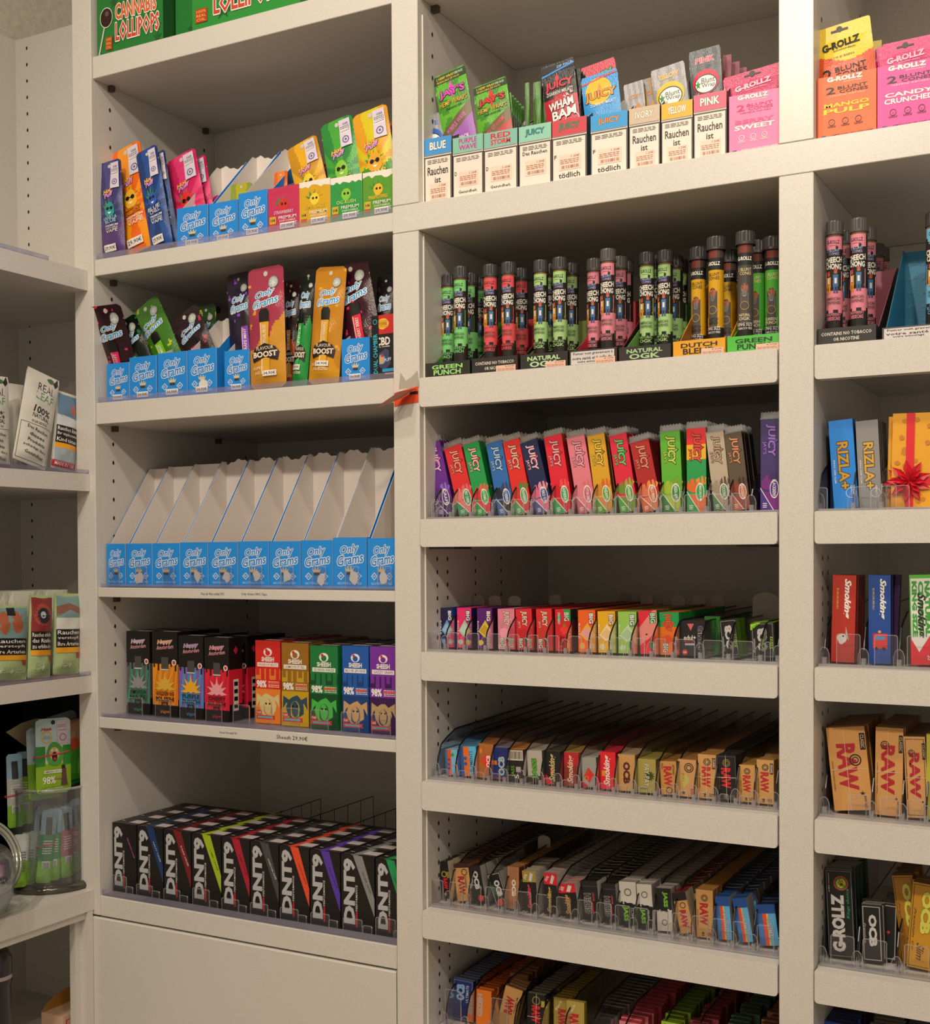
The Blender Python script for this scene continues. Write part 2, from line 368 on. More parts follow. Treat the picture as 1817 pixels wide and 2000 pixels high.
# corner unit on the left
LX, LB, LY = -1.5088, -1.868, .1748
uC = empty('corner_shelving_unit', T(-1.69, -.4, .0)); tag(uC, 'white corner shelving unit at far left with tobacco pouches and glass jars', 'shelving unit')
def ppC(mb, nm, par=None):
    o = mb.build(nm, uC); o.matrix_parent_inverse = T(-1.69, -.4, 0).inverted(); return o
m = MB(); m.box(LB, X0-.0005, LY, LY+.018, .0, ZT, LAM)
hz = [2.4-.0305*i for i in range(60)]
m2 = [z for z in hz if .92 < z]
for z in m2:
    x = -1.838
    m.add([(x+.0022*math.cos(2*PI*i/8), LY-.0003, z+.0035*math.sin(2*PI*i/8)) for i in range(8)], [tuple(range(8))], HOLE)
ppC(m, 'side_panel')
m = MB(); m.box(LB-.018, LB, -1.0, LY+.018, .0, ZT, LAM); ppC(m, 'back_panel')
for z0, z1 in ((1.8807, 1.9133), (1.5545, 1.5825), (1.2255, 1.2535), (.868, .901)):
    m = MB()
    pts = [(LB, -1.0), (LX, -1.0), (LX, -.0045), (X0-.001, -.0045), (X0-.001, LY-.0005), (LB, LY-.0005)]
    m.prism(pts, 'z', z0, z1, LAM); ppC(m, 'shelf')
m = MB(); m.box(LX-.03, LX-.006, -1.0, -.005, .855, .8678, LAM); ppC(m, 'shelf_rail')
m = MB(); m.box(X0+.0, LX, -.018, -.007, .3, .8675, LAM); m.box(X0-.0, X0+.012, -.03, -.018, .3, .8675, LAM); ppC(m, 'front_post')
m = MB(); m.box(LB, LX-.01, -1.0, LY, .60, .62, LAM); ppC(m, 'shelf')
m = MB(); m.lathe([(0, .0), (.006, .0), (.006, .004), (0, .004)], mat('#b8b4ac', .3, 1.), 12)
o = m.build('cam_lock', uC); o.matrix_world = T(X0-.004, -.01, .775) @ Matrix.Rotation(-PI/2, 4, 'Y')
# room
def struct(name, x0, x1, y0, y1, z0, z1, m_=None):
    m = MB(); m.box(x0, x1, y0, y1, z0, z1, m_ or LAM); o = m.build(name); o['kind'] = 'structure'; return o
struct('floor', -2.6, 2.2, -3.2, .6, -.05, -.001, mat('#b09a7c', .5))
struct('wall_back', -2.6, 2.2, .45, .55, 0, 3.0, mat('#d8d0c0', .7))
struct('wall_left', -2.0, -1.9, -3.2, .45, 0, 3.0, mat('#d8d0c0', .7))
# ------------------------------------------------------------------ printed designs
WH, BK = '#f2ece4', '#14110f'
def d_og(f, torn=0, price=None):
    f.text('Only', .5, .755, .56, .20, '#1c86dc', 8, WH, .06, .25, .02); f.text('Grams', .52, .575, .80, .20, '#1c86dc', 8, WH, .06, .25, .02)
    f.poly([(.36, .42), (.40, .33), (.60, .33), (.64, .42), (.57, .37), (.55, .45), (.5, .37), (.45, .45), (.43, .37)], '#d9c9a0'); f.rect(.41, .27, .59, .32, '#4a3a28')
    for u in (.24, .76):
        f.poly([(u-.11, .245), (u, .165), (u+.11, .245), (u, .325)], WH); f.poly([(u-.085, .245), (u, .183), (u+.085, .245), (u, .307)], '#1f8ee4')
    f.text('18+', .76, .245, .09, .045, WH); f.text('HHC', .24, .245, .09, .04, WH)
    f.text('NICOTINE & THC FREE', .5, .10, .72, .05, '#bfe0f5')
    if torn:
        g = random.Random(torn); u, v = g.uniform(.5, .7), g.uniform(.1, .2)
        f.blob(u, v+.08, .18, '#e4dcd4', torn, 9, 1.25, .5)
def d_bigtext(lines, cols):
    def d(f):
        for (t, u, v, w, h), c in zip(lines, cols): f.text(t, u, v, w, h, c)
    return d
def d_juicy(bgc, c2, c3, flav, logo='#f6b9c9', fl2='#e8324a', green='#2f9e4a'):
    def d(f):
        f.blob(.35, .30, .42, c2, len(flav), 11, 1, .35); f.blob(.75, .36, .32, c3, len(flav)+3, 11, 1, .35); f.rect(0, 0, 1, .2, c2)
        for u in (.15, .42, .7, .9): f.poly([(u-.07, .47), (u+.07, .47), (u+.03, .36), (u, .33-.1*u*.5), (u-.03, .36)], bgc)
        f.star(.62, .76, .30, BK, 4, .55, 1.1); f.star(.62, .76, .25, fl2, 4, .55, 1.1)
        f.text('JUICY', .5, .76, .36, .48, logo, -90, BK, .05, .1, .03); f.text("JAY'S", .2, .68, .14, .2, logo, -90, BK, .05, 0, .02)
        f.poly([(0, .24), (0, 0), (.62, 0)], green); f.poly([(0, .25), (0, .235), (.62, 0), (.66, 0)], WH)
        f.circ(.68, .23, .22, WH, 16, 2.1); f.circ(.68, .23, .19, green, 16, 2.15); f.text(flav, .68, .23, .20, .17, WH, -90, None)
        f.lines(.12, .03, .32, .09, 3, WH, 3)
    return d
def d_juicy_d(bgc, c2, flav, logo='#f4d9c0', big=True):
    def d(f):
        f.blob(.4, .38, .36, c2, len(flav), 10); f.rect(0, 0, 1, .12, c2)
        f.star(.6, .74, .25, c2, 4, .5); f.text('JUICY', .5, .76, .38, .42, logo, -90, BK, .05, .1, .03); f.text("JAY'S", .2, .62, .16, .18, logo, -90, BK, .04)
        f.circ(.66, .22, .17, '#1f7d43', 14, 1.4); f.text(flav, .66, .22, .26, .15, WH, -90)
        f.text('BIG', .25, .16, .22, .24, WH, -90, '#1a6b46', .06)
    return d
def d_big(bgc, c2, c3, flav, badge='#23407c'):
    def d(f):
        f.poly([(.08, .42), (.5, .26), (.92, .44), (.55, .70)], c2); f.poly([(.15, .44), (.5, .32), (.85, .45), (.5, .6)], c3); f.blob(.25, .14, .2, c2, len(flav))
        f.rect(.62, .64, .92, .94, badge); f.text('BIG', .77, .80, .24, .24, WH, -90, BK, .04, 0, .03)
        f.circ(.74, .2, .17, badge, 14, 1.5); f.text(flav, .74, .2, .26, .14, WH, -90); f.text('ROLLS', .07, .5, .35, .1, WH, -90)
    return d
def d_raw(red='#b3272b', tx='#3a2a1c', badge='CLASSIC', sq=1.):
    def d(f):
        f.text('RAW', .46, .49, .46, .50, red, -90, None, .03, 0, .05)
        f.ring(.5, .83, .2*sq, tx, .22); f.ring(.5, .83, .12*sq, tx, .3)
        if badge: f.rect(.78, .68, .97, .93, tx if red != '#d8222c' else '#8a7a2c'); f.text(badge, .875, .805, .2, .12, WH, -90)
        f.text('ROLLING PAPERS', .1, .4, .34, .06, tx, -90)
        f.star(.4, .09, .13, tx, 5, .35, 1, PI/2); f.rect(.33, .035, .47, .05, tx); f.lines(.6, .05, .9, .13, 3, tx, 4)
    return d
def d_letters(word, c, rot=-90, u=.5, v=.5, w=.6, h=.42, extra=None, oc=None, b=.03, sh=0):
    def d(f):
        f.text(word, u, v, w, h, c, rot, oc, .05, sh, b)
        for e in (extra or []):
            k = e[0]
            if k == 'r': f.rect(*e[1:])
            elif k == 't': f.text(*e[1:])
            elif k == 'c': f.circ(*e[1:])
            elif k == 'p': f.poly(*e[1:])
            elif k == 'l': f.lines(*e[1:])
            elif k == 's': f.star(*e[1:])
            elif k == 'b': f.bars(*e[1:])
            elif k == 'o': f.ring(*e[1:])
            elif k == 'f': f.frame(*e[1:])
            elif k == 'g': f.blob(*e[1:])
    return d
def d_warn(title, tc, bgc, word='Rauchen', word2='ist', oc=BK, tb='#e9ddd0', sec=None):
    def d(f):
        f.rect(0, 0, 1, .74, tb); f.rect(0, .74, 1, 1, bgc)
        ts = title.split('/')
        for i, t in enumerate(ts): f.text(t, .5, .88 if len(ts) == 1 else (.93-.1*i), .60, .12 if len(ts) == 1 else .085, tc, 0, oc, .03, 0, .03)
        f.rect(.02, .735, .98, .75, '#8a8078'); f.rect(.0, .0, .03, .72, '#4b443e'); f.rect(.97, 0, 1, .72, '#4b443e'); f.rect(0, .7, 1, .72, '#4b443e')
        f.lines(.12, .61, .88, .68, 3, '#5a514b', 5)
        if word: f.text(word, .5, .50 if len(word) < 9 else .56, .76, .125 if len(word) < 9 else .06, '#1d1916', 0, None, 0, 0, .012)
        if word2: f.text(word2, .5, .355 if len(word2) < 5 else .12, .22 if len(word2) < 5 else .62, .085 if len(word2) < 8 else .05, '#1d1916', 0, None, 0, 0, .012)
        y = .06 if word2 and len(word2) < 5 else .2; f.text('F' if word2 and word2[0] == 't' else 'D', .1, .42, .07, .06, '#1d1916') if not word else None; f.rect(.20, y, .84, y+.24, '#ecd0bb'); f.text('1.20€', .68, y+.205, .24, .035, '#8a3a2c', 0, None, 0, 0, .01); f.lines(.24, y+.1, .78, y+.18, 3, '#a0604c', 6); f.bars(.28, y+.02, .78, y+.07, '#8c4a3c', 7)
    return d
def sticker(parent, inv, w, h, x, z, y, t='29,90€', c='#f0ece6'):
    m = MB(); y -= .001; m.box(x-w/2, x+w/2, y-.0006, y, z-h/2, z+h/2, c)
    f = Face(m, w, h, lambda u, v, k: (x+(u-.5)*w, y-.0006-k, z+(v-.5)*h)); f.text(t, .5, .5, .84, .6, BK)
    o = m.build('price_sticker', parent); return o

# ------------------------------------------------------------------ object builders
def pack(name, mw, w, h, d, front, side, top, design=None, label='', cat='pack', group=None, extra=None):
    m = MB(); m.box(-w/2, w/2, 0, d, 0, h, side, front=front, side=side, top=top)
    if design: design(front_face(m, w, h))
    # folded flap seam on top and thin side edge line
    tf = top_face(m, w, h, d); tf.rect(.04, .12, .96, .16, '#6d6258' if top not in (BK, '#1b181a') else '#3b3638')
    if extra: extra(m, w, h, d)
    o = m.build(name, mw=mw); tag(o, label, cat, group); return o

def tray_box(mw, w, d, hf, hb, outer, inner, design, label, cat, torn=0, price=None, cut=None, front=None, group=None):
    """open display box: low printed front, sides that climb diagonally to a tall back"""
    mw = mw.copy(); x = mw.translation.x; lim = (X1, X2) if x < mid1 else (X3, X4) if x < (X4+X5)/2 else (X5, X6)
    mw.translation.x = min(max(x, lim[0]+w/2+.001), lim[1]-w/2-.001)
    e = empty('display_box', mw); tag(e, label, cat, group); t = .0011
    g = random.Random(torn+3)
    m = MB(); m.box(-w/2, w/2, 0, t, 0, hf, inner, front=front or outer)
    if design: design(front_face(m, w, hf))
    m.build('front_panel', e)
    cut = cut or d*.08
    for sx in (-1, 1):
        m = MB(); x = sx*(w/2-t/2)
        pts = [(t, 0), (d, 0), (d, hb), (d-.012, hb), (cut, hf), (t, hf)]
        a, b = x-t/2, x+t/2
        m.prism(pts, 'x', a, (a+b)/2, outer if sx < 0 else inner, outer if sx < 0 else inner); m.prism(pts, 'x', (a+b)/2+.00001, b, inner if sx < 0 else outer, inner if sx < 0 else outer)
        m.build('side_panel', e)
    m = MB(); n = 14; a_, b_ = g.uniform(0, 6), g.uniform(0, 6); top = [hb+(.0035*math.sin(.5*q+a_)+.0015*math.sin(1.7*q+b_) if torn else 0) for q in range(n+1)]
    pts = [(-w/2, 0), (w/2, 0)]+[(w/2-w*i/n, top[i]) for i in range(n+1)]
    m.prism(pts, 'y', d-t, d, outer, inner); m.build('back_panel', e)
    m = MB(); m.box(-w/2+t, w/2-t, t, d-t, 0, t, inner); m.build('base_panel', e)
    if price: sticker(e, None, *price)
    return e

def pouch(mw, w, h, t, colorfn, design, label, cat='pouch', hole='#cfc6ba', hx=.5, nx=26, nz=46, rc=.12, stamp=None, price=None, group=None, rough=.3, seal=.86, name='foil_pouch', face='#3a3436'):
    g = random.Random(int(w*1e6) % 9999)
    ph = [g.uniform(0, 6) for _ in range(4)]
    def outline(u, v):
        # rounded corners
        k = 1.0; rr = rc*w/h
        for vv in (v, 1-v):
            if vv < rr: q = 1-vv/rr; k = min(k, 1-2*rc*(1-math.sqrt(max(0, 1-q*q))))
        return (u-.5)*k*w
    def th(u, v):
        a = 1-abs(2*u-1)**2.6; b_ = min(1, v/.10) if v < .10 else (max(0, (seal-v)/.22)**.7 if v > seal-.22 else 1)
        if v > seal: b_ = 0
        wr = .10*math.sin(9*u+14*v+ph[0])+.07*math.sin(23*v-6*u+ph[1])
        return t/2*max(0, a*b_*(1+wr))+.0004
    rows = [j/nz for j in range(nz+1)]; m = MB()
    for s in (-1, 1):
        vs = [(outline(i/nx, v), s*th(i/nx, v)+t/2, v*h) for v in rows for i in range(nx+1)]
        by = {}
        for j in range(nz):
            for i in range(nx):
                c = colorfn((i+.5)/nx, (j+.5)/nz) if s < 0 else face
                by.setdefault(c, []).append((j*(nx+1)+i, j*(nx+1)+i+1, (j+1)*(nx+1)+i+1, (j+1)*(nx+1)+i) if s < 0 else (j*(nx+1)+i+1, j*(nx+1)+i, (j+1)*(nx+1)+i, (j+1)*(nx+1)+i+1))
        base = len(m.v); m.v += vs
        for c, fs in by.items():
            k = m.mi(mat(c, rough, 0, .25))
            for f in fs: m.f.append(tuple(base+q for q in f)); m.i.append(k)
    fc = Face(m, w, h, lambda u, v, k: (outline(min(max(u, 0), 1), v), t/2-th(min(max(u, 0), 1), v)-k, v*h), base=.0004, step=.00005, curved=True)
    if hole: fc.circ(hx, .945, .06 if w > .03 else .08, hole, 12)
    for u in (0, .985): fc.rect(u, seal-.012, u+.015, seal+.004, '#c9c0b4')
    if design: design(fc)
    o = m.build(name, mw=mw); tag(o, label, cat, group)
    if stamp:
        u0, v0, u1, v1 = stamp; mm = MB(); f2 = Face(mm, w, h, lambda u, v, k: (outline(u, v), t/2-th(u, v)-k-.0006, v*h), base=.0012, curved=True)
        for q in range(6): f2.rect(u0, v0+(v1-v0)*q/6, u1, v0+(v1-v0)*(q+1)/6, '#d9cfe0' if q > 3 or q < 3 else '#e4dfe2'); f2.k = 0
        f2.k = 2; f2.text('E88', (u0+u1)/2+.03, v1-.035*(v1-v0)/.2, (u1-u0)*.45, .022, '#4a3f5c'); f2.lines(u0+.03, v0+(v1-v0)*.55, u1-.03, v0+(v1-v0)*.78, 4, '#6b6478', 3)
        f2.ring((u0+u1)/2, v0+(v1-v0)*.24, (u1-u0)*.3, '#6a5f8a', .3); f2.circ((u0+u1)/2, v0+(v1-v0)*.24, (u1-u0)*.1, '#6a5f8a'); mm.build('tax_stamp', o)
    if price:
        u, v, ww, hh, tx = price; mm = MB(); f2 = Face(mm, w, h, lambda u_, v_, k: (outline(u_, v_), t/2-th(u_, v_)-k-.0009, v_*h), base=.0016, curved=True)
        for q in range(5): f2.rect(u-ww/2+ww*q/5, v-hh/2, u-ww/2+ww*(q+1)/5, v+hh/2, '#efe9e0'); f2.k = 0
        f2.k = 2; f2.text(tx, u, v, ww*.86, hh*.6, BK); mm.build('price_sticker', o)
    return o
def rays(c1, c2, cu=.5, cv=.45, n=9, lo=None, lv=0):
    def f(u, v):
        if lo and v < lv+.05*math.sin(9*u): return lo
        return c1 if int((math.atan2((v-cv)*3, u-cu)+PI)*n/PI) % 2 else c2
    return f
def splash(c1, c2, cv=.42, sp=None, amp=.12, sd=1, slope=0):
    g = random.Random(sd); sps = [(g.random(), g.uniform(.0, 1), g.uniform(.02, .06)) for _ in range(16)]
    def f(u, v):
        e = cv+slope*(u-.5)+amp*math.sin(7*u+sd)*.6+amp*.5*math.sin(17*u+sd*2)
        if v < e: return c2
        if sp:
            for a, b, r in sps:
                if (u-a)**2+((v-b)*3)**2 < r*r: return sp
        return c1
    return f
def d_vape(flav, body, neck='#15120f', vx=.45, silver=True, boost=False, top=.48):
    def d(f):
        f.text('Only', .5, .775, .54, .07, '#2a9be0', 10, WH, .07, .25, .02); f.text('Grams', .52, .705, .70, .07, '#2a9be0', 10, WH, .07, .25, .02)
        if silver: f.circ(.72, .865, .14, '#b9bdb8', 16); f.ring(.72, .865, .14, '#8b9490', .15); f.star(.72, .865, .12, '#d6dad4', 6, .3)
        if top:
            f.poly([(vx-.13, .54), (vx+.13, .54), (vx+.13, .625), (vx+.08, .65), (vx-.08, .65), (vx-.13, .625)], neck)
            f.poly([(vx-.12, .13), (vx+.12, .13), (vx+.12, .54), (vx-.12, .54)], body); f.rect(vx-.105, .14, vx-.08, .53, '#e9d9c8'); f.text(flav, vx, .42, .2, .1, WH, 90)
        if boost:
            f.poly([(.16, .215), (.5, .25), (.84, .215), (.88, .285), (.78, .33), (.5, .365), (.22, .33), (.12, .285)], '#1f1a18')
            f.text('FLAVOUR', .5, .325, .48, .028, '#f1d9c0'); f.text('BOOST', .5, .275, .66, .048, '#f6e7d2', 0, '#7a5a3a', .04, 0, .03)
            f.text('SUPER', .3, .165, .3, .022, '#efe0c8'); f.text('96% BLEND', .45, .125, .5, .024, '#efe0c8')
    return d
def d_hotpuff(flav, fc, fc2, kind='vape'):
    def d(f):
        f = f.sub(.085, 1.085)
        f.text('Hot', .42, .60, .36, .045, '#f7d046', 12, '#b5326e', .05, .3, .02); f.text('Puff', .48, .56, .4, .045, '#f3a6e6', 12, '#5a2f7a', .05, .3, .02)
        for a in range(5): f.poly([(.5, .42), (.5+.3*math.cos(.3+a*.62), .42+.11*math.sin(.3+a*.62)-.0), (.5+.22*math.cos(.6+a*.62), .42+.05*math.sin(.6+a*.62))], '#3f9a3a')
        f.blob(.5, .40, .22, fc, 2, 12, 1.2, .12); f.circ(.42, .415, .06, BK); f.circ(.58, .415, .06, BK); f.rect(.4, .412, .6, .42, BK); f.poly([(.42, .375), (.58, .375), (.5, .355)], '#fff4e6')
        f.text(flav.split(' ')[0], .5, .315, .55, .035, fc2, 4, BK, .03); f.text(flav.split(' ')[-1], .52, .28, .45, .035, fc2, 4, BK, .03)
        f.text('PREMIUM', .55, .235, .52, .022, '#e8e2dc'); f.text('DISPOSABLE', .55, .21, .5, .016, '#e8e2dc'); f.text('VAPE', .55, .18, .5, .032, '#e8e2dc')
    return d
def d_h4(title, tc, torn='#efe6d6', mascot='#f2d02c'):
    def d(f):
        g = random.Random(len(title)); top = [(i/10, .88+g.uniform(-.05, .05)) for i in range(11)]
        f.poly([(0, 1)]+[(1, 1)]+top[::-1], torn)
        for a in range(5): f.poly([(.5, .62), (.5+.32*math.cos(.3+a*.62), .62+.2*math.sin(.3+a*.62)), (.5+.22*math.cos(.6+a*.62), .62+.08*math.sin(.6+a*.62))], '#3a8c36')
        f.blob(.5, .6, .16, mascot, 3, 12, 1.1, .12); f.circ(.45, .62, .035, BK); f.circ(.56, .62, .035, BK)
        f.text(title, .5, .44, .62, .08, tc, 0, BK, .02, 0, .02)
        f.rect(.05, .2, .25, .36, '#d8b23c'); f.text('H4', .15, .28, .14, .09, '#1c1610'); f.rect(.05, .13, .24, .19, '#d8452c')
        f.text('PREMIUM', .62, .32, .56, .07, WH); f.text('DISPOSABLE', .62, .245, .5, .04, WH); f.text('VAPE', .75, .165, .34, .08, WH)
    return d
_tubes = {}
def tube_master(kind):
    """glass-like cone tube: label body + ribbed screw cap"""
    P = {'green': ('#7ed07a', '#2a2724'), 'red': ('#e2555c', '#2a2724'), 'sage': ('#a9cf86', '#2a2724'), 'pink': ('#e58a9c', '#2a2724'), 'blue': ('#6fb4d6', '#2a2724')}
    H, r = .1375, .0098
    names = {'green': ('GREEN', 'PUNCH'), 'red': ('CARIBBEAN', 'SUNRISE'), 'sage': ('NATURAL', 'OGK'), 'pink': ('STRAWBERRY', 'CHEESECAKE'), 'blue': ('BLUEBERRY', 'COOKIES')}
    m = MB(); n = 20; nz = 36
    def mp(u, v, k): a = (u-.5)*2.5; return ((r+k)*math.sin(a), -(r+k)*math.cos(a), v*H)
    if kind in P:
        c, dk = P[kind]
        def col(a, v):
            s = math.sin(5*a)*.012
            if v > .965: return '#6f5536'
            if v > .87+.008*math.sin(4*a): return c if abs(a) < 1.1 else dk
            if v < .315+s: return dk
            if v < .50: return c
            return dk
    else:
        bgc = {'dutch': '#d9a520', 'ogk': '#4c4a48', 'gpunch': '#4fae3c'}[kind]; dk = '#2b2a29'
        def col(a, v):
            if v > .93: return '#7a3a30' if abs(a) < .6 else '#55463e'
            if v > .80: return dk
            if v < .18: return '#4a3a34'
            if v < .29: return dk
            if abs(a) < .55+.25*max(0, (.5-v)) and v < .62: return '#57504c'
            return bgc
    for j in range(nz):
        by = {}
        for i in range(n):
            a0 = 2*PI*i/n-PI; a1 = 2*PI*(i+1)/n-PI; am = (a0+a1)/2; z0, z1 = j/nz*H, (j+1)/nz*H
            m.add([(r*math.sin(a0), -r*math.cos(a0), z0), (r*math.sin(a1), -r*math.cos(a1), z0), (r*math.sin(a1), -r*math.cos(a1), z1), (r*math.sin(a0), -r*math.cos(a0), z1)], [(0, 1, 2, 3)], mat(col(am, (j+.5)/nz), .22))
    m.lathe([(0, 0), (r, 0)], mat(dk, .3), n)
    f = Face(m, 2.5*r, H, mp, .00004, .0001)
    if kind in P:
        f.text('G-ROLLZ', .5, .925, .62, .032, BK, 0, None, 0, 0, .02); f.lines(.3, .892, .7, .90, 1, BK)
        f.text('2 BLUNT', .5, .85, .62, .022, '#9fc3e8'); f.text('CONES', .54, .822, .5, .022, '#b9a2e0')
        f.text('CHEECH', .5, .768, .92, .05, '#e8e2d6', 3, None, 0, 0, .04); f.text('CHONG', .5, .712, .85, .05, '#e8e2d6', -3, None, 0, 0, .04)
        f.rect(.05, .50, .95, .67, c)
        for u, hh, cc in ((.28, .0, '#d8922c'), (.62, .02, '#2f6aa0')):
            f.rect(u-.12, .53, u+.12, .62+hh, cc); f.circ(u, .64+hh, .08, '#a8683c'); f.rect(u-.08, .652+hh, u+.08, .668+hh, '#c8322c')
            f.rect(u-.1, .48, u-.02, .54, '#2d4f80' if u > .5 else '#d8922c'); f.rect(u+.02, .48, u+.1, .54, '#2d4f80' if u > .5 else '#d8922c'); f.rect(u-.05, .56, u+.05, .61, '#e8e0d0')
        f.rect(.05, .515, .9, .535, '#9a4a1c')
        f.text('AMERICAN', .5, .43, .68, .026, '#3b4a34'); f.text('TERPENES', .5, .395, .68, .026, '#3b4a34')
        f.text(names[kind][0], .5, .29, .74, .026, c); f.text(names[kind][1], .5, .255, .66, .032, c, 0, None, 0, 0, .02)
    else:
        f.text('G-ROLLZ', .5, .865, .8, .035, WH, 0, None, 0, 0, .03); f.text('2 BLUNT', .5, .765, .7, .03, BK if kind == 'dutch' else '#d9c98c'); f.text('CONES', .55, .73, .6, .028, BK if kind == 'dutch' else '#d9c98c')
        f.blob(.5, .60, .19, '#9c5a3c', 4, 14, 1.3, .08); f.circ(.5, .55, .13, '#6c6a68', 12, 1.4); f.circ(.43, .63, .03, BK); f.circ(.57, .63, .03, BK)
        f.ring(.5, .44, .22, '#c8a23c', .12, 18); f.rect(.3, .46, .7, .56, '#57504c')
        lab = {'dutch': ('DUTCH', 'BLEND', '#e0a02c'), 'ogk': ('NATURAL', 'OGK', '#3a3836'), 'gpunch': ('GREEN', 'PUNCH', '#4fae3c')}[kind]
        f.rect(.16, .30, .84, .375, lab[2]); tc = BK if kind == 'dutch' else '#efe3b8'; f.text(lab[0], .5, .355, .55, .025, tc); f.text(lab[1], .5, .322, .55, .028, tc)
        f.text('KING SIZE', .5, .27, .8, .03, WH); f.text('TOBACCO FREE', .5, .235, .8, .022, WH)
    e = empty('cone_tube'); m.build('tube_body', e)
    m = MB(); R = .0108 if kind in P else .0126; n = 40; h0, h1 = H-.001, H+.0155
    cm = mat('#3d3b3c', .35) if kind != 'pink' else mat('#55504f', .3)
    vs = []
    for z, k in ((h0, 1), (h0+.003, 1), (h0+.0031, .97), (h1-.002, .97), (h1, .9)):
        for i in range(n): q = R*k*(1-.05*(i % 2)*(1 if z > h0+.003 and z < h1 else 0)); vs.append((q*math.cos(2*PI*i/n), q*math.sin(2*PI*i/n), z))
    m.add(vs, [(j*n+i, j*n+(i+1) % n, (j+1)*n+(i+1) % n, (j+1)*n+i) for j in range(4) for i in range(n)]+[tuple(range(4*n, 5*n))], cm)
    m.build('screw_cap', e)
    return e
def tube(kind, x, y, z, label, group=None, rz=0):
    if kind not in _tubes: _tubes[kind] = e = tube_master(kind); e.matrix_world = T(x, y, z, rz)
    else: e = dup(_tubes[kind], T(x, y, z, rz))
    tag(e, label, 'tube', group); return e
# clear shelf hardware
def acrylic_tray(x0, x1, y, z, label, lip=.011, dep=.30):
    m = MB(); m.box(x0, x1, y, y+dep, z, z+.0015, TRAYM); e = m.build('acrylic_tray'); tag(e, label, 'tray')
    m = MB(); m.box(x0, x1, y-.0015, y, z, z+lip, TRAYM); m.build('front_lip', e)
    return e
_tab = {}
def front_tab(x, y, z, w, h, label, group, tilt=0):
    k = (round(w, 4), round(h, 4))
    if k not in _tab:
        m = MB(); r = .003
        def o(q, r): return [(-w/2+q, q)]+[(w/2-q, q)]+[(w/2-q-r+r*math.cos(a), h-q-r+r*math.sin(a)) for a in (0, .5, 1.05, PI/2)]+[(-w/2+q+r-r*math.sin(a), h-q-r+r*math.cos(a)) for a in (0, .5, 1.05, PI/2)]
        m.prism(o(.0007, r), 'y', 0, .0012, ACRYL)
        A, B = o(0, r), o(.0008, r-.0004); n = len(A)
        m.add([(p[0], -.0002, p[1]) for p in A]+[(p[0], -.0002, p[1]) for p in B]+[(p[0], .0014, p[1]) for p in A], [(i, (i+1) % n, n+(i+1) % n, n+i) for i in range(1, n)]+[(i, (i+1) % n, 2*n+(i+1) % n, 2*n+i) for i in range(1, n)], ACRYL_EDGE)
        o_ = m.build('front_stop'); _tab[k] = o_; o_.matrix_world = T(x, y, z)
    else: o_ = dup(_tab[k], T(x, y, z))
    tag(o_, label, 'shelf stop', group); return o_
_div = {}
def divider(x, y, z, dep, hb, label, group):
    k = (round(dep, 2), round(hb, 3))
    if k not in _div:
        e = empty('shelf_divider')
        pr = [(0, .004), (0, .018), (.004, .03), (.012, .045*hb/.062+.0), (.03, hb*.86), (.055, hb), (dep, hb+.008)]
        if hb < .05: pr = [(0, .004), (0, .02), (.004, .028), (.012, .036), (.025, hb), (.04, hb+.002), (dep, hb+.006)]
        m = MB(); m.prism([(0, .001)]+pr+[(dep, .001)], 'x', -.0005, .0005, ACRYL); m.build('blade', e)
        m = MB(); m.tube([(0, a, b+.0003) for a, b in pr], .0011, EDGE, 6); m.build('blade_edge', e)
        m = MB(); m.prism([(-.006, 0), (.006, 0), (.006, .013), (.0042, .0185), (.0015, .021), (-.0015, .021), (-.0042, .0185), (-.006, .013)], 'y', -.004, -.0025, ACRYL); m.tube([(-.006, -.004, 0), (-.006, -.004, .013), (-.0042, -.004, .0185), (-.0015, -.004, .021), (.0015, -.004, .021), (.0042, -.004, .0185), (.006, -.004, .013), (.006, -.004, 0)], .00045, ACRYL_EDGE, 5); m.box(-.0025, .0025, -.0035, .003, .0, .009, ACRYL_EDGE); m.build('clip', e)
        _div[k] = e; e.matrix_world = T(x, y, z)
    else: e = dup(_div[k], T(x, y, z))
    tag(e, label, 'divider', group); return e
# ================================================================== LEFT BAY
zc, ze, zg, zh, zi = ZT1['c'], ZT1['e'], ZT1['g'], ZT1['h'], ZT1['i']
OGB = '#1f8ee4'; CARD = '#e6ddd6'
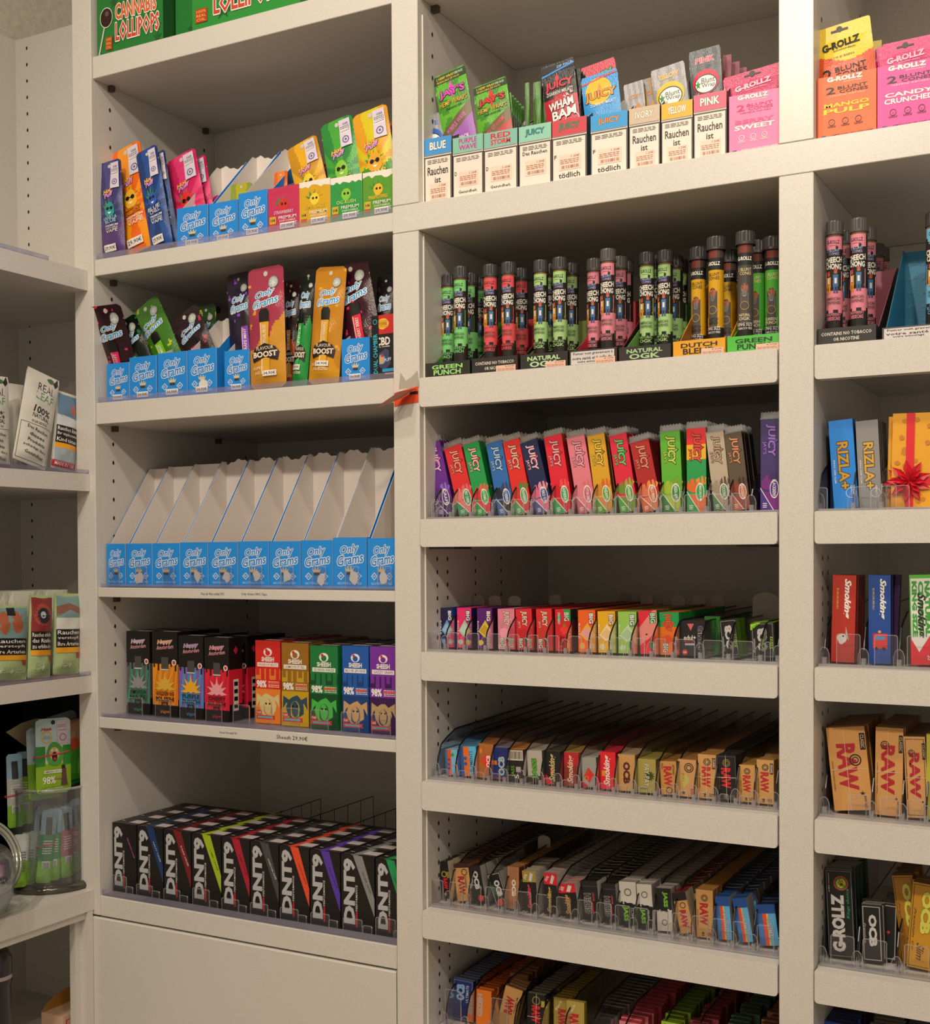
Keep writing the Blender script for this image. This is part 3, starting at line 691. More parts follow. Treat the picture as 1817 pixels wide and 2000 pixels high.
# --- top shelf: green lollipop cartons
def d_lolli(full=True):
    def d(f):
        for i in range(26):
            g = random.Random(i); f.star(g.random()*.9+.05, g.random()*.9+.05, .07, '#1d5c24', 5, .4)
        def seal(u, v):
            f.rect(u-.05, v-.07, u+.05, v+.07, '#b8401c')
            for i, t in enumerate(('100%', 'REAL', 'OIL')): f.text(t, u, v+.042-.042*i, .08, .028, '#e8b83c')
        if full:
            f.circ(.15, .40, .098, '#e8e0d0', 20, 1.2); f.circ(.15, .40, .09, '#2c1410', 20, 1.2); f.circ(.16, .44, .03, '#6b4a52', 10); f.poly([(.11, .30), (.13, .30), (.04, .0), (.02, .0)], '#d8cfc0')
            f.text('CANNABIS', .60, .43, .62, .17, '#d8632c', 0, WH, .05, 0, .03); f.text('LOLLIPOPS', .62, .22, .66, .20, '#c8482c', 0, WH, .05, 0, .03); seal(.19, .12)
        elif f.w < .15:
            f.circ(.6, .42, .11, '#e8e0d0', 18, 1.2); f.circ(.6, .42, .10, '#2c1410', 18, 1.2); f.poly([(.55, .32), (.58, .32), (.40, .0), (.37, .0)], '#d8cfc0'); seal(.62, .12); f.text('CA', .92, .30, .12, .16, '#d8632c', 0, WH, .05, 0, .03)
        else:
            f.text('CANNABIS', .45, .42, .5, .17, '#d8632c', 0, WH, .05, 0, .03); f.text('LOLLIPOPS', .46, .21, .55, .20, '#c8482c', 0, WH, .05, 0, .03); seal(.08, .14); seal(.83, .14)
    return d
zb = ZT1['b']
for (xl, xr, Yf, h, des, lab) in ((-1.492, -1.352, .006, .15, d_lolli(), 'dark green carton of cannabis lollipops, leftmost on the topmost shelf of the left bay'),
                                  (-1.350, -1.235, .033, .15, d_lolli(False), 'green lollipop carton set back between its two neighbours on the topmost left shelf'),
                                  (-1.290, -1.06, .003, .15, d_lolli(False), 'wide bright green lollipop carton, rightmost on the topmost shelf of the left bay')):
    m = MB(); w = xr-xl; dd = .10 if Yf < .03 else .12; 
    if Yf == .003: m.box(-w/2, w/2, 0, .029, 0, h, '#2c8a34', front='#2a8f36', side='#1f6b28')
    else: m.box(-w/2, w/2, 0, dd, 0, h, '#1e6b2a', front='#1f7a2e', side='#17521f')
    des(front_face(m, w, h)); o = m.build('lollipop_carton', mw=T((xl+xr)/2, Yf, zb)); tag(o, lab, 'box')

# --- second shelf: fruit pouches and boxes
acrylic_tray(X1+.002, X2-.002, .004, zc, 'clear plastic tray lining the shelf under the fruit vape pouches', .010)
HP = 'vape pouch'
def hot(TL, TR, BL, c1, c2, flav, fc, tc, lab, Y=.024, back=.10, lo=None, lv=0, stamp=(.58, .70, .92, .97), **k):
    mw, w, h = pose(TL, TR, BL, Y, zc+.0025, back, .008)
    return pouch(mw, w, h, .009, rays(c1, c2, lo=lo, lv=lv), d_hotpuff(flav, fc, tc), lab, HP, stamp=stamp, price=(.45, .09, .5, .07, '29,90€'), **k)
hot((188, 302), (232, 297), (197, 487), '#4a4a86', '#39386c', 'VANILLA BLUE', '#2a9a9a', '#a8d8e8', 'purple and blue vape pouch standing leftmost on the second shelf of the left bay', .010, .02, lo='#5a3a78', lv=.3)
hot((212, 283), (270, 276), (240, 483), '#ff9a1a', '#f26d12', 'Mango BLISS', '#f5b52c', '#f08a1c', 'bright orange mango vape pouch with a leafy fruit face', .020)
hot((262, 283), (303, 274), (293, 476), '#1f4f9a', '#173a78', 'BLUE CHILL', '#2a5ab8', '#e8e0f0', 'dark blue vape pouch with a smiling blue fruit, beside the orange one', .018, .06)
hot((296, 278), (318, 274), (325, 472), '#1c4a92', '#15366e', 'BLUE CHILL', '#2a5ab8', '#e8e0f0', 'dark blue vape pouch tucked behind the smiling blue fruit pouch', .034, .06)
hot((321, 288), (378, 279), (352, 468), '#e83a78', '#d01f5c', 'Straw BERRY', '#e8342c', '#ffd0e0', 'pink vape pouch rising out of the leftmost blue box on the second shelf', .050)
hot((352, 285), (398, 277), (378, 462), '#e83a78', '#c81a55', 'Straw BERRY', '#e8342c', '#ffd0e0', 'pink vape pouch partly hidden behind another pink pouch on the second shelf', .066)
def ogbox(TL, TR, BL, Y, zs, hb, d, lab, torn=0, price=None, pz=.12, px=.0, cut=None):
    mw, w, h = pose(TL, TR, BL, Y, zs+.0022, 0, d); mw = Matrix.Translation((0, 0, 0)) @ mw
    return tray_box(T(mw.translation.x, Y, zs+.0022), w, d, h, hb, OGB, CARD, lambda f: d_og(f, torn if torn > 1 else 0), lab, 'box', torn, (w*.42, h*.13, px*w, h*pz, 0, price) if price else None, cut)
ogbox((345, 388), (405, 378), (345, 467), .020, zc, .155, .11, 'blue open box with a pink pouch in it, second shelf of the left bay', 1, '29,90€')
ogbox((408, 380), (463, 370), (408, 459), .020, zc, .165, .12, 'blue open box in the middle of three, torn white back and lime pouch inside', 1, '29,90€')
ogbox((464, 362), (520, 351), (465, 450), .016, zc, .170, .13, 'blue open box, rightmost of three on the second left shelf, torn white card behind', 1, '29,90€')
for TL, TR, BL, c1, c2, Y, lab in (((412, 322), (450, 312), (412, 440), '#e0307a', '#c81a60', .08, 'pink pouch leaning far back inside the middle blue box on the second shelf'),
                                   ((447, 303), (487, 308), (440, 430), '#b8b42c', '#8fa03a', .06, 'lime green vape pouch tilted inside the middle blue box on the second shelf'),
                                   ((532, 290), (558, 284), (528, 425), '#f5872c', '#e86a1c', .05, 'orange pouch peeking from behind the crimson box on the second shelf'),
                                   ((618, 262), (642, 268), (620, 405), '#e8342c', '#c8203c', .07, 'red pouch edge showing between the gold and the green pouches')):
    hot(TL, TR, BL, c1, c2, 'Fruit', '#c8d04a', '#e8f0a0', lab, Y, .05, stamp=None)
def h4box(TL, TR, BL, c, inner, title, tc, lab, hb, masc, Y=.014, d=.09, torn=0):
    mw, w, h = pose(TL, TR, BL, Y, zc+.0022, 0, d)
    def dd(f):
        d_h4(title, tc, '#efe6da' if torn else c, masc)(f)
    e = tray_box(T(mw.translation.x, Y, zc+.0022), w, d, h, hb, c, inner, dd, lab, 'box', torn, (w*.46, h*.13, w*.12, h*.13, 0, '29,90€')); return e
h4box((521, 352), (582, 338), (523, 439), '#c8325c', '#e8a0b4', 'STRAWBERRY', '#f0c0d0', 'crimson open vape box between the blue boxes and the yellow box', .10, '#d8302c')
h4box((583, 338), (643, 322), (584, 428), '#d8a81c', '#efe6da', 'LEMON HAZE', '#f0c83c', 'yellow open vape box with a torn white top and lemon mascot', .11, '#f0d43c', torn=5)
h4box((645, 326), (706, 315), (645, 415), '#2f9a44', '#e8e0d4', 'OG KUSH', '#b8e07a', 'green open vape box with a torn corner, second from the post', .10, '#8ac83c', torn=6)
h4box((707, 315), (767, 303), (708, 404), '#5a9a2c', '#e8e0d4', 'PINEAPPLE EXPRESS', '#f0c83c', 'green and yellow pineapple vape box touching the middle post', .10, '#e8b82c', torn=7)
hot((556, 262), (615, 249), (592, 420), '#e8b020', '#c8901a', 'Lemon HAZE', '#f0d43c', '#f5e070', 'golden yellow vape pouch leaning back behind the lemon box', .026)
hot((622, 215), (684, 202), (650, 408), '#4aa83c', '#2c8a3c', 'OG KUSH', '#8ac83c', '#c8f07a', 'tall green vape pouch standing in the green box', .020, .04)
hot((684, 196), (752, 183), (712, 398), '#d8c81c', '#e0a020', 'Pine APPLE', '#e8a82c', '#f5e070', 'tall yellow and orange vape pouch with a pineapple in sunglasses', .020, .04, lo='#4a9a2c', lv=.42)
hot((716, 205), (764, 198), (730, 396), '#d88a1c', '#c8741a', 'Pine APPLE', '#e8a82c', '#f5e070', 'orange pouch edge just visible behind the pineapple pouch', .050, .04)

# --- third shelf: blue boxes with flavour pouches
acrylic_tray(X1+.002, X2-.002, .004, ze, 'bluish plastic tray under the dark flavour pouches on the third left shelf', .009)
for TL, TR, BL, hb, lab, t in (((207, 708), (250, 703), (208, 783), .09, 'blue open box leftmost on the third shelf of the left bay', 0),
                            ((252, 692), (304, 685), (252, 776), .10, 'blue open box, second from left on the third left shelf', 0),
                            ((306, 685), (363, 679), (307, 772), .10, 'blue open box holding a green pouch, third from left on the third shelf', 0),
                            ((365, 677), (420, 672), (366, 766), .13, 'blue open box with a torn white back, left of the purple pouch', 4),
                            ((435, 682), (483, 677), (437, 763), .12, 'blue open box half hidden behind the tall pink and gold pouch', 0),
                            ((665, 655), (719, 648), (666, 740), .10, 'blue open box beside the black CBD box on the third left shelf', 0)):
    ogbox(TL, TR, BL, .018, ze, hb, .085, lab, t, '34,90€')
def vape(TL, TR, BL, c1, c2, flav, body, lab, Y=.03, back=.08, cv=.42, sp=None, boost=False, vx=.5, slope=0, price=None, face='#3a3436', sd=1, neck='#15120f', top=.48):
    mw, w, h = pose(TL, TR, BL, Y, ze+.0025, back, .01)
    return pouch(mw, w, h, .013, splash(c1, c2, cv, sp, .08, sd, slope), d_vape(flav, body, neck, vx, True, boost, top), lab, 'vape pouch', price=price, face=face, rough=.22, )
vape((166, 586), (228, 579), (222, 775), '#2c1018', '#3a0f22', 'BERRY SOFT', '#e82c6a', 'dark maroon pouch with pink speckles, leaning left in the leftmost blue box', .060, -.40, .2, '#e8306a')
vape((214, 613), (262, 608), (270, 760), '#0e1a12', '#12241a', 'SPEARMINT', '#1c4a2c', 'near black pouch with green flecks leaning over the second blue box', .045, -.15, .2, '#1f7a48', sd=2)
vape((249, 592), (305, 576), (322, 757), '#3f7a1c', '#4a8a1c', 'LIME MINT', '#7ac81c', 'glossy green pouch leaning left in the third blue box', .045, .06, .25, '#b8c81c', sd=3)
vape((325, 617), (382, 610), (385, 760), '#241018', '#2c121c', 'CHERRY', '#c82c5a', 'black cherry pouch with red flecks leaning over the fourth blue box', .040, .06, .2, '#b8203c', sd=4)
vape((377, 558), (415, 551), (380, 745), '#1f4a14', '#2c6a1c', 'APPLE', '#6ab82c', 'dark green speckled pouch standing behind the torn blue box', .085, .03, .45, '#c8d02c', sd=5)
vape((436, 527), (482, 523), (448, 760), '#221a34', '#2c2040', 'GRAPE MINT', '#8a3cb8', 'dark purple grape pouch behind the tall pink and gold pouch', .040, .03, .3, '#9a4ad8', vx=.75, sd=6)
vape((478, 520), (547, 514), (484, 755), '#a83a52', '#d0922a', 'TROPICAL FRUIT', '#dca428', 'tall pink and gold pouch with a shiny round seal, middle of the third shelf', .012, .02, .42, '#f0a02c', True, .5, .35, (.62, .115, .36, .045, '34,90€'), sd=7)
vape((548, 534), (578, 530), (548, 750), '#2c1014', '#b8502c', 'FRUIT', '#c88a2c', 'dark red pouch squeezed between the pink-gold pouch and the green pouch', .045, .02, .42, '#e0a02c', True, sd=8)
vape((583, 518), (613, 512), (563, 750), '#141c14', '#2c9a44', 'APPLE', '#3ab85a', 'black and green pouch tilted right next to the amber pouch', .035, .03, .50, '#4ac83c', True, .4, .1, (.4, .17, .5, .045, '34,90€'), sd=9)
vape((612, 513), (672, 505), (596, 742), '#c8861c', '#d89a20', 'MANGO PINEAPPLE', '#e0a82c', 'amber gold pouch tilted right, beside the leaning maroon pouch', .022, .03, .2, '#e8b03c', True, .5, 0, (.5, .17, .42, .045, '34,90€'), sd=10)
vape((632, 525), (655, 518), (668, 745), '#5a1c24', '#4a141c', 'CHERRY', '#c82c5a', 'maroon pouch edge showing behind the leaning cherry pouch', .058, .03, .2, None, sd=11)
vape((643, 517), (712, 509), (682, 742), '#3a1420', '#4a1828', 'CHERRY BERRY', '#e01f3c', 'large maroon cherry pouch leaning left out of the right blue box', .036, .03, .15, '#e8305a', sd=12)
vape((731, 528), (767, 524), (724, 742), '#120c10', '#181016', 'MINT', '#1c3a5a', 'black pouch standing upright against the middle post', .060, .03, .2, '#4a1c2c', sd=13)
m_, w_, h_ = pose((724, 610), (768, 601), (726, 734), .010, ze+.0022, 0, .05)
def d_cbd(f):
    f.rect(0, .70, 1, 1, '#c8282c'); f.blob(.5, .86, .28, '#e8c23c', 3, 12, .8, .15); f.rect(.3, .8, .7, .92, '#d8a02c'); f.text('TOFFEE', .5, .86, .34, .04, '#8a4a1c')
    f.text('CBD', .5, .585, .62, .13, '#efe6d8', 0, None, 0, 0, .03); f.text('DUAL CHAMBER', .5, .5, .6, .02, WH)
    f.blob(.5, .3, .42, '#3a4466', 2, 14, 1., .35); f.blob(.4, .3, .2, '#7aa0c8', 7); f.circ(.42, .29, .09, '#d8a060', 12, 1.6); f.circ(.46, .36, .06, '#c8322c'); f.text('PUFF', .7, .29, .3, .05, '#cfd8e0', 8)
    f.rect(.45, .10, .95, .15, '#2c9ac8'); f.rect(.55, .06, .95, .085, '#e0a060')
def ext(m, w, h, d):
    f = Face(m, .012, h, lambda u, v, k: (-w/2+u*.012, -k-.0003, v*h)); f.rect(0, 0, 1, 1, BK); f.text('DUAL CHAMBER', .5, .4, .62, .6, '#3ac0d8', 90); f.ring(.5, .9, .3, '#3ac0d8')
pack('cbd_box', m_, w_, h_, .05, '#1c1818', '#121010', '#1c1818', d_cbd, 'small black and red CBD box next to the post on the third left shelf', 'box', extra=ext)

# --- fourth shelf: ten empty blue boxes
acrylic_tray(X1+.002, X2-.002, .006, zg, 'grey plastic tray under the ten empty blue boxes', .006)
xs = [(192.5, 245), (246, 297), (297.5, 351), (351.5, 406), (407, 464), (465, 524), (525, 586), (587, 649), (649.5, 715), (716.5, 774)]
ords = ['leftmost', 'second from left', 'third from left', 'fourth from left', 'fifth from left', 'fifth from right', 'fourth from right', 'third from right', 'second from right', 'rightmost']
for i, (a, b) in enumerate(xs):
    xa, xb = onY((a, 1136), .016).x, onY((b, 1136), .016).x
    xa = max(xa, X1+.003); xb = min(xb, X2-.002)
    hf = (.069, .069, .069, .070, .070, .0705, .070, .071, .0745, .073)[i]
    tn = i+20 if i >= 3 else 0
    tray_box(T((xa+xb)/2, .016, zg+.0022), xb-xa-.0008, .115, hf, (.198, .200, .202, .204, .205, .206, .208, .210, .214, .212)[i], OGB, CARD, lambda f, i=i: d_og(f, (0, 31, 0, 33, 34, 35, 36, 37, 38, 39)[i]),
             'empty blue and white card box, %s of ten on the fourth shelf' % ords[i], 'box', tn, None, group='empty blue boxes')
for i, (a, b) in enumerate(xs):
    xc = (onY((a, 1136), .01).x+onY((b, 1136), .01).x)/2
    front_tab(xc+.004, .010, zg+.006, .024, .029, 'clear acrylic front tab before a blue box on the fourth left shelf', 'clear tabs on the fourth left shelf')

# --- fifth shelf: black and coloured cartons
acrylic_tray(X1+.002, X2-.002, .004, zh, 'clear grey plastic tray with small tabs under the slim vape cartons', .006)
def d_black(c, c2, name, leaf, txt):
    def d(f):
        f.rect(0, .13, 1, .62, c)
        for i in range(5): f.poly([(i*.22, .13), (i*.22+.09, .13), (min(1, i*.22+.3), .62), (min(1, i*.22+.2), .62)], c2)
        for i, q in enumerate((.06, .0, .10, .03, .08, .0)): f.rect(.02+i*.16, .60-q+.06, .02+i*.16+.15, .62, c); f.rect(.04+i*.17, .54+q*.6, .10+i*.17, .63, '#15110f')
        f.rect(0, .62, 1, 1, '#15110f')
        f.text('Happy', .5, .88, .6, .06, c if c != '#5a5a5e' else '#c8a8c8', 6, '#e8d8e8', .05, .25, .02); f.text('Amsterdam', .5, .82, .68, .05, '#e8a0a8', 6, None, 0, .25)
        f.rect(.36, .55, .64, .70, '#4a4546'); f.rect(.34, .545, .66, .56, '#c8c8c0'); f.circ(.86, .64, .09, WH); f.circ(.86, .64, .06, '#c8402c')
        for a in (-.1, .35, .85, PI/2, PI-.85, PI-.35, PI+.1): f.poly([(.5, .34), (.5+.2*math.cos(a-.28), .34+.09*math.sin(a-.28)), (.5+.42*math.cos(a), .34+.2*math.sin(a)), (.5+.2*math.cos(a+.28), .34+.09*math.sin(a+.28))], leaf)
        f.circ(.5, .38, .14, leaf, 14, 1.4)
        for i, t in enumerate(txt.split('/')): f.text(t, .5, .27-.065*i, .7, .05, BK, 0, c2, .05, 0, .03)
        f.rect(.36, .115, .62, .17, '#1a1415'); f.text('H4', .49, .142, .14, .03, c2); f.rect(0, 0, 1, .1, '#15110f'); f.text('Vape', .5, .05, .35, .05, c2, 4, None, 0, .3)
    return d
blk = [((250, 1236), (296, 1236), (250, 1395), '#5a5a5e', '#3a8a6a', '#8f8f92', 'AMNESIA/HAZE', 'black slim vape carton with a grey leaf, leftmost on the fifth shelf'),
       ((299, 1235), (349, 1234), (300, 1398), '#e8951f', '#d87a14', '#e0b03c', 'GOLDEN OG/KUSH', 'black and orange slim vape carton with a golden leaf'),
       ((351, 1240), (400, 1238), (351, 1400), '#8a5ab0', '#3a9ac8', '#f0b02c', 'PURPLE/PUNCH', 'black and violet striped vape carton with a yellow leaf'),
       ((401.5, 1241), (450, 1240), (401.5, 1402), '#e0243c', '#d01c34', '#f0a0a8', 'CHERRY/KUSH', 'black and red slim vape carton with a pink leaf')]
shs = [((499.5, 1243), (549, 1244), (500, 1404), '#d8281f', '#e8842c', 'RAINBOW BELTS', '#d8c88a', 'bright red vape carton with a rainbow creature, first of the five sheep cartons'),
       ((550.5, 1247), (604, 1247), (551, 1409), '#9a6a1c', '#c8a01f', 'LEMON FUEL', '#2c4a5a', 'brown and yellow vape carton with a dark horned skull'),
       ((606, 1250), (661, 1251), (606.5, 1412), '#1a7a3c', '#0f4a28', 'GUAVA HAZE', '#4ab84a', 'green vape carton with a bright green sheep'),
       ((668.5, 1252), (721, 1252), (669, 1420), '#1f5ab0', '#17407c', 'BLUE ZUSHI', '#c8a06a', 'blue vape carton between the green and the purple ones'),
       ((723, 1252), (776, 1254), (723, 1424), '#7a2ca0', '#3a1450', 'GAZZY GRAPE', '#b89a6a', 'purple vape carton with a ram skull beside the middle post')]
def d_sheesh(c, c2, name, masc):
    def d(f):
        f.rect(0, .36, 1, .66, c2)
        for i in range(5): f.rect(.02+i*.2, .58-.05*(i % 3), .16+i*.2, .68, c)
        f.circ(.5, .86, .17, WH, 14, .8); f.circ(.5, .85, .10, c, 12, .9); f.circ(.44, .885, .05, '#c8322c', 8); f.text('SHEESH', .5, .775, .5, .055, WH, 0, None, 0, 0, .04)
        f.rect(.08, .685, .92, .735, '#f0e8e0'); f.text(name, .5, .71, .74, .03, c)
        f.rect(0, .42, 1, .53, c); f.text('98%', .25, .475, .4, .09, WH, 0, None, 0, 0, .04); f.lines(.52, .44, .95, .52, 4, '#f0d8c0', 2); f.rect(.5, .475, .92, .495, '#e85a3c')
        f.rect(0, .0, 1, .40, c2); f.blob(.5, .22, .36, masc, len(name), 14, 1.15, .2); f.blob(.5, .2, .2, c2, 5, 10, 1.6, .2); f.blob(.5, .2, .15, masc, 6, 10, 1.8, .15)
        for s in (-1, 1): f.poly([(.5+s*.15, .3), (.5+s*.44, .36), (.5+s*.46, .2), (.5+s*.34, .27)], masc); f.circ(.5+s*.07, .24, .035, BK)
        f.rect(.04, .05, .78, .10, '#d8302c'); f.rect(.1, .065, .7, .085, '#4ab8c8'); f.rect(.04, .11, .24, .155, '#c8282c'); f.text('1ml', .14, .132, .14, .03, WH)
    return d
zz = zh+.0018
bk = []
for i, (TL, TR, BL, c, c2, leaf, txt, lab) in enumerate(blk):
    mw, w, h = pose(TL, TR, BL, .050-.004*i, zz, 0, .03); mw = T(mw.translation.x, .050-.004*i, zz); w -= .001
    def ex(m, w, h, d, c=c):
        f = side_face(m, w, h, d); f.rect(0, .2, 1, .62, c); f.star(.5, .85, .3, '#c8284a', 2, .6, .7); f.rect(.3, .12, .7, .5, '#e8e0d0'); [f.rect(.36, .15+.09*q, .64, .2+.09*q, BK) for q in range(4)]
        t = top_face(m, w, h, d); t.rect(.2, .3, .8, .7, '#c9bcbc')
    o = pack('vape_carton', mw, w, h, .032, '#15110f', '#171112', '#1a1516', d_black(c, c2, '', leaf, txt), lab, 'box', 'black vape cartons on the fifth left shelf', ex)
    for q in range(1, 3 if i < 3 else 4):
        dup(o, T(mw.translation.x+.0, .050+.034*q, zz), 'black vape carton queued behind the %s one on the fifth left shelf' % ('grey leaf', 'golden leaf', 'violet striped', 'red')[i])['group'] = 'black cartons queued behind the %s one' % ('grey leaf', 'golden leaf', 'violet', 'red')[i]
for q, (px, Y) in enumerate(((462, .085), (485, .105))):
    x = onY((px, 1320), Y).x
    pack('vape_carton', T(x, Y, zz), .040, .128, .03, '#171112', '#2a1018', '#1a1516', lambda f: (f.rect(0, 0, 1, .4, '#7a1428'), f.rect(0, .4, 1, .62, '#4a0f1c'), f.star(.5, .85, .3, '#c8284a', 2, .6, .6), f.rect(.36, .15, .64, .5, '#e8e0d0'), [f.rect(.4, .17+.08*j, .6, .22+.08*j, BK) for j in range(4)]),
         ('black carton with red lips seen side-on, left one of the two behind the red carton', 'black carton with red lips seen side-on, nearer the red rainbow carton')[q], 'box')
for i, (TL, TR, BL, c, c2, nm, masc, lab) in enumerate(shs):
    mw, w, h = pose(TL, TR, BL, .05-.006*i, zz, 0, .03); Y = .05-.006*i; w -= .001
    def ex(m, w, h, d): t = top_face(m, w, h, d); t.rect(.2, .3, .85, .7, '#d9ccc8')
    o = pack('vape_carton', T(mw.translation.x, Y, zz), w, h, .032, c, c, '#2a2224', d_sheesh(c, c2, nm, masc), lab, 'box', 'coloured sheep vape cartons', ex)
    for q in range(1, 5):
        dup(o, T(mw.translation.x, Y+.034*q, zz), 'coloured vape carton queued behind the %s one on the fifth shelf' % nm.lower())['group'] = 'cartons queued behind the %s one' % nm.lower()
for i, px in enumerate((312-40, 326-0, 374, 425, 478, 521, 573, 630, 690, 750)):
    x = onY((px, 1400), .02).x
    front_tab(max(x, X1+.02), .012, zh+.004, .032, .030, 'clear acrylic front tab before a slim vape carton, fifth left shelf', 'clear tabs on the fifth left shelf')

# --- deck: black diagonal-stripe cartons
acrylic_tray(X1+.002, X2-.002, .0015, zi, 'clear plastic tray along the front of the black diagonal-stripe cartons', .010)
dn = [(203.5, 251, '#1a1416', '#e06ab8', 'magenta lettering'), (252, 303, '#1f3a6a', '#c8d8e8', 'navy stripe'), (304, 358, '#7a1c24', '#f0e0e0', 'dark red stripe'), (359, 417, '#a8c01c', '#2a2c10', 'lime stripe'),
      (418, 473, '#b01c34', '#2c0a10', 'crimson stripe'), (474, 530.5, '#4a4a4c', '#e8e8e8', 'charcoal grey stripe'), (531.5, 591, '#e8502c', '#3a1408', 'orange stripe'), (592, 652, '#5a3aa8', '#14102c', 'violet stripe'),
      (653, 720, '#8a8a88', '#1c1c1c', 'silver grey stripe'), (721.5, 781, '#1f9a5a', '#08301c', 'green stripe')]
for i, (a, b, c, tc, nm) in enumerate(dn):
    Y = .024; xa = X1+.002+(onY((a, 1700), Y).x-onY((203.5, 1700), Y).x)*(X2-X1-.004)/(onY((781, 1700), Y).x-onY((203.5, 1700), Y).x)
    xb = X1+.002+(onY((b, 1700), Y).x-onY((203.5, 1700), Y).x)*(X2-X1-.004)/(onY((781, 1700), Y).x-onY((203.5, 1700), Y).x)
    w, h, d = xb-xa-.0012, .114-.0002*i, .044
    def dd(f, c=c, tc=tc):
        f.poly([(.36, 1), (.64, 1), (1, .46), (1, .22)], c); f.text(nm.split()[0].upper()+' HAZE', .77, .66, .30, .045, tc, -64)
        f.text('DNT9', .25, .52, .86, .36, '#b9b9bb', 90, None, 0, 0, .05); f.rect(.44, .06, .49, .26, '#c81f2c'); f.text('PERFORMANCE', .465, .44, .34, .06, '#d8d0d0', 90)
    def ex(m, w, h, d, c=c):
        t = top_face(m, w, h, d); t.poly([(.28, 0), (.5, 0), (.62, 1), (.4, 1)], c if c != '#1a1416' else '#2a2224'); t.rect(.5, .25, .95, .7, '#cdbfc0'); t.rect(.08, .4, .2, .46, '#b9b0b0')
        s = side_face(m, w, h, d); s.text('DNT9', .5, .5, .5, .35, '#77777a', 90)
    o = pack('vape_carton', T((xa+xb)/2, Y, zi+.0017), w, h, d, '#1a1614', '#141112', '#1b1718', dd, 'tall black carton with %s, %s in the bottom left front row' % (nm, ords[i].replace(' from', ' from') if False else ['first', 'second', 'third', 'fourth', 'fifth', 'sixth', 'seventh', 'eighth', 'ninth', 'tenth'][i]), 'box', 'black diagonal-stripe cartons', ex)
    for q in range(1, 4):
        dup(o, T((xa+xb)/2, Y+.0448*q, zi+.0017), 'black carton queued behind the front one with the %s' % nm)['group'] = 'black cartons queued behind the one with %s' % nm
    hh = .027 if i in (0, 3, 9) else .019
    front_tab((xa+xb)/2, .010, zi+.006, .034, hh, 'clear acrylic front tab before the carton with %s' % nm, 'clear tabs on the bottom left shelf')
    front_tab(xb-.004, .010, zi+.004, .016, .014, 'small clear tab at the right corner of the carton with %s' % nm, 'small clear tabs on the bottom left shelf')
# wire grids at the back of the deck
for k, (x, y0, y1, z1) in enumerate(((-1.34, .22, .40, .100), (-1.23, .16, .41, .113), (-1.16, .20, .41, .104), (-1.06, .24, .41, .10), (-1.0, .22, .41, .098))):
    m = MB(); z0 = zi+.002
    m.tube([(0, y0, z1-.003), (0, y1, z1)], .0008, EDGE, 5)
    for q in range(6): yy = y0+(y1-y0)*(q+1)/6; m.tube([(0, yy, 0), (0, yy, z1)], .0006, EDGE, 4)
    o = m.build('wire_divider', mw=T(x, 0, z0)); tag(o, 'thin dark wire divider at the back, %s, behind the black cartons' % ('leftmost', 'second from left', 'middle one', 'second from right', 'rightmost')[k], 'divider', 'wire dividers on the bottom left shelf')

# --- sticker remains and flyer on the middle post
p = onY((797, 739), -.005); m = MB()
m.prism([(-.017, -.012), (.017, -.012), (.014, .012), (.003, .003), (-.005, -.001), (-.014, .011)], 'y', -.0004, 0, clear('old_tape', (.97, .96, .94), .03, .04, (.7, .65, .58)))
o = m.build('peeled_sticker', mw=T(p.x, -.0042, p.z)); tag(o, 'peeled clear sticker remnant on the middle post above the orange flyer', 'sticker')
e = empty('folded_flyer', T(-.904, -.0045, 1.670)); tag(e, 'orange flyer with a curling pale flap stuck to the middle post', 'flyer')
m = MB(); m.prism([(-.0195, -.013), (.0195, -.009), (.0195, .013), (-.0195, .006)], 'y', -.0006, 0, mat('#e0481c', .5)); m.box(.006, .0195, -.0009, -.0006, .002, .006, '#2a1a14'); m.build('flyer_sheet', e)
m = MB(); N = 10; M_ = 8; vs = []
for j in range(M_+1):
    for i in range(N+1):
        s, t = i/N, j/M_; y = -.002-.040*t*(1-.25*s); x = .018-.044*s*(.55+.45*t)-.006*t; z = .010-.012*s-.010*t-.006*math.sin(t*PI/2)*s
        vs.append((x, y, z))
fs = [(j*(N+1)+i, j*(N+1)+i+1, (j+1)*(N+1)+i+1, (j+1)*(N+1)+i) for j in range(M_) for i in range(N)]
m.add(vs, fs, mat('#c8907c', .5)); m.add([(x, y, z+.0003) for x, y, z in vs], fs, mat('#e0603c', .5)); m.build('flyer_flap', e)
# ================================================================== MIDDLE BAY
WB = '#d8cdbf'
